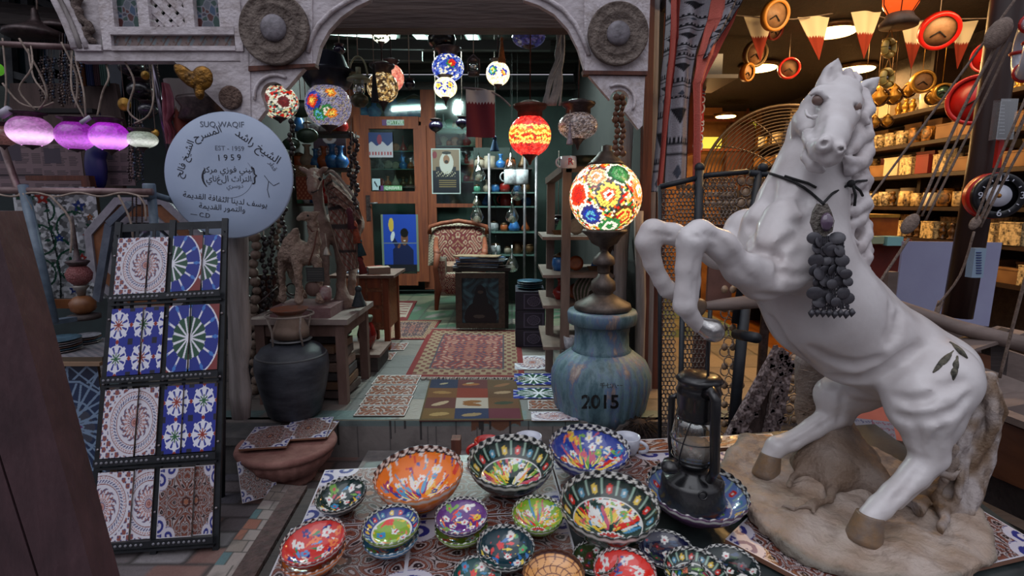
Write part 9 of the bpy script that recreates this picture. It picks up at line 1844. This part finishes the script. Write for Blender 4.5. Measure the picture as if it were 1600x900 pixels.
for L_, r_ in (([(1600, -20, 1.9), (1480, 145, 2.0), (1345, 330, 2.1)], .0045), ([(1562, 62, 1.9), (1500, 180, 1.95), (1432, 338, 2.0)], .005), ([(1572, 62, 1.9), (1512, 185, 1.95), (1440, 338, 2.0)], .004), ([(1580, 66, 1.9), (1522, 190, 1.95), (1446, 345, 2.0)], .004), ([(1420, 372, 2.0), (1385, 425, 2.02), (1342, 490, 2.05)], .005), ([(1610, 160, 1.8), (1568, 260, 1.85), (1528, 352, 1.9)], .005), ([(1604, 150, 1.8), (1556, 262, 1.85), (1522, 350, 1.9)], .004), ([(1620, 190, 1.8), (1580, 260, 1.85), (1532, 355, 1.9)], .004), ([(1522, 362, 1.9), (1500, 430, 1.95), (1464, 478, 2.0)], .004), ([(1470, 470, 2.0), (1460, 500, 2.0)], .009), ([(1606, 420, 1.7), (1585, 500, 1.75), (1562, 590, 1.8)], .005)):
 MB().tube(smooth_c(L_), r_, 6).build('rope', rope, rg)
for (x, y, Y, s_) in ((1422, 350, 2.0, .034), (1560, 52, 1.9, .045), (1524, 348, 1.9, .022)): MB().ball(P(x, y, Y), s_, 14, (.8, .5, 1.25), Matrix.Rotation(.6, 3, 'Y')).build('block', rope, rg)
t = T('white_red_buoy', 'white and red life ring float tied near the top right corner', 'float', P(1590, 120, 1.85)); MB().torus(P(1606, 75, 1.85), .075, .026, (1, -.6, 0), 28, 12).build('ring', white_c, t)
for a_ in (0, 1.57, 3.14, 4.71): c = P(1606, 75, 1.85)+(V((.51, .86, 0))*math.cos(a_)+V((0, 0, 1))*math.sin(a_))*.075; MB().torus(c, .027, .006, (V((.51, .86, 0))*-math.sin(a_)+V((0, 0, 1))*math.cos(a_)), 14, 6).build('red_band', rr_, t)
t = T('thermometer_box', 'clear boxed black ruler thermometer hanging in front of the mast', 'thermometer', P(1573, 218, 1.95)); slab_px(MB(), 1558, 158, 1588, 216, 1.98, .02).build('backing', MATS['black_dial'], t); slab_px(MB(), 1556, 154, 1592, 218, 1.95, .03).build('clear_case', clear, t); slab_px(MB(), 1556, 215, 1570, 262, 1.99, .015).build('red_strip', rr_, t)
for k in range(9): slab_px(MB(), 1562, 164+k*5.5, 1570, 165+k*5.5, 1.976, .002).build('tick', white_c, t)
t = T('white_thermometer', 'small pale thermometer strapped low on the mast', 'thermometer', P(1530, 435, 1.95)); slab_px(MB(), 1518, 388, 1542, 434, 1.96, .03).build('backing', M('pale_blue_plastic', (.50, .58, .66), rough=.35), t)
for k in range(9): slab_px(MB(), 1526, 394+k*4, 1534, 395.5+k*4, 1.957, .003).build('tick', M('blue_ink', (.15, .2, .4)), t)
tag(MB().prism([P(1396, 500, 2.4), P(1412, 377, 2.42), P(1566, 379, 2.42), P(1545, 510, 2.4)], .012, (0, 1, 0)).build('white_board', M('lavender_white_board', (.56, .57, .68), (.50, .50, .62), sc=2, rough=.5)), 'large blank lavender white board leaning behind the mast', 'board')
t = T('red_counter', 'red clothed counter with glass topped jewellery trays', 'counter', P(1370, 480, 2.9)); slab_px(MB(), 1330, 382, 1425, 470, 2.85, .5).build('front', M('deep_red_cloth', (.30, .07, .05), (.4, .12, .08), sc=5, rough=.8), t); slab_px(MB(), 1330, 374, 1425, 383, 2.8, .6).build('top', doorwood, t); slab_px(MB(), 1336, 370, 1382, 381, 2.78, .1).build('tray', M('sage_tray', (.46, .52, .44), rough=.4), t); slab_px(MB(), 1386, 370, 1412, 384, 2.77, .1).build('tray', M('aqua_tray', (.42, .62, .66), rough=.3), t)
t = T('amber_box', 'amber lacquered jewellery chest on the counter', 'chest', P(1380, 370, 2.95)); slab_px(MB(), 1358, 338, 1405, 368, 2.92, .2).build('body', M('amber_lacquer', (.46, .22, .06), (.6, .34, .1), sc=8, rough=.2), t); slab_px(MB(), 1356, 335, 1407, 340, 2.91, .22).build('lid', gold, t)
def writ(u, v):
 c = Cv(u, v, (.52, .50, .53)); L_ = np.abs(((v*11) % 1)-.5) < .16+.1*np.sin(u*50+v*40); w = np.sin(u*75+6*np.sin(v*11*TAU)) > .2; c.m(L_ & w & (u < .5), (.12, .14, .34)); c.m(L_ & w & (u >= .52), (.50, .12, .2)); c.m(np.abs(u-.51) < .008, (.45, .2, .25)); return c.c
mb = MB(); a = P(1345, 745, 1.75); painted(mb, a, (1, .1, -.15), (0, .5, 1), .17, .20, writ, 90, 90, th=.003); tag(mb.build('written_paper', M('written_sheet', None, vc=True, rough=.8)), 'sheet with blue and red handwriting glimpsed between the horse legs', 'paper')
mb = MB(); mb.prism([P(1322, 620, 2.0), P(1372, 615, 2.0), P(1412, 690, 1.85), P(1335, 672, 1.9)], .02, (0, 1, 0)); tag(mb.build('salmon_cloth', M('salmon_cloth', (.58, .30, .24), (.68, .38, .31), sc=5, rough=.9)), 'salmon coloured cloth glimpsed between the horse legs', 'cloth')
tag(MB().bb((1.0, 1.85, 0), (2.2, 2.2, .42)).build('dark_plinth', greydark), 'dark low plinth behind the horse base under the boat', 'plinth')
tag(MB().tube([P(1150, 522, 2.3), P(1182, 528, 2.1)], .022, 14).build('black_pipe', iron2), 'short black pipe end poking out of the grille', 'pipe')
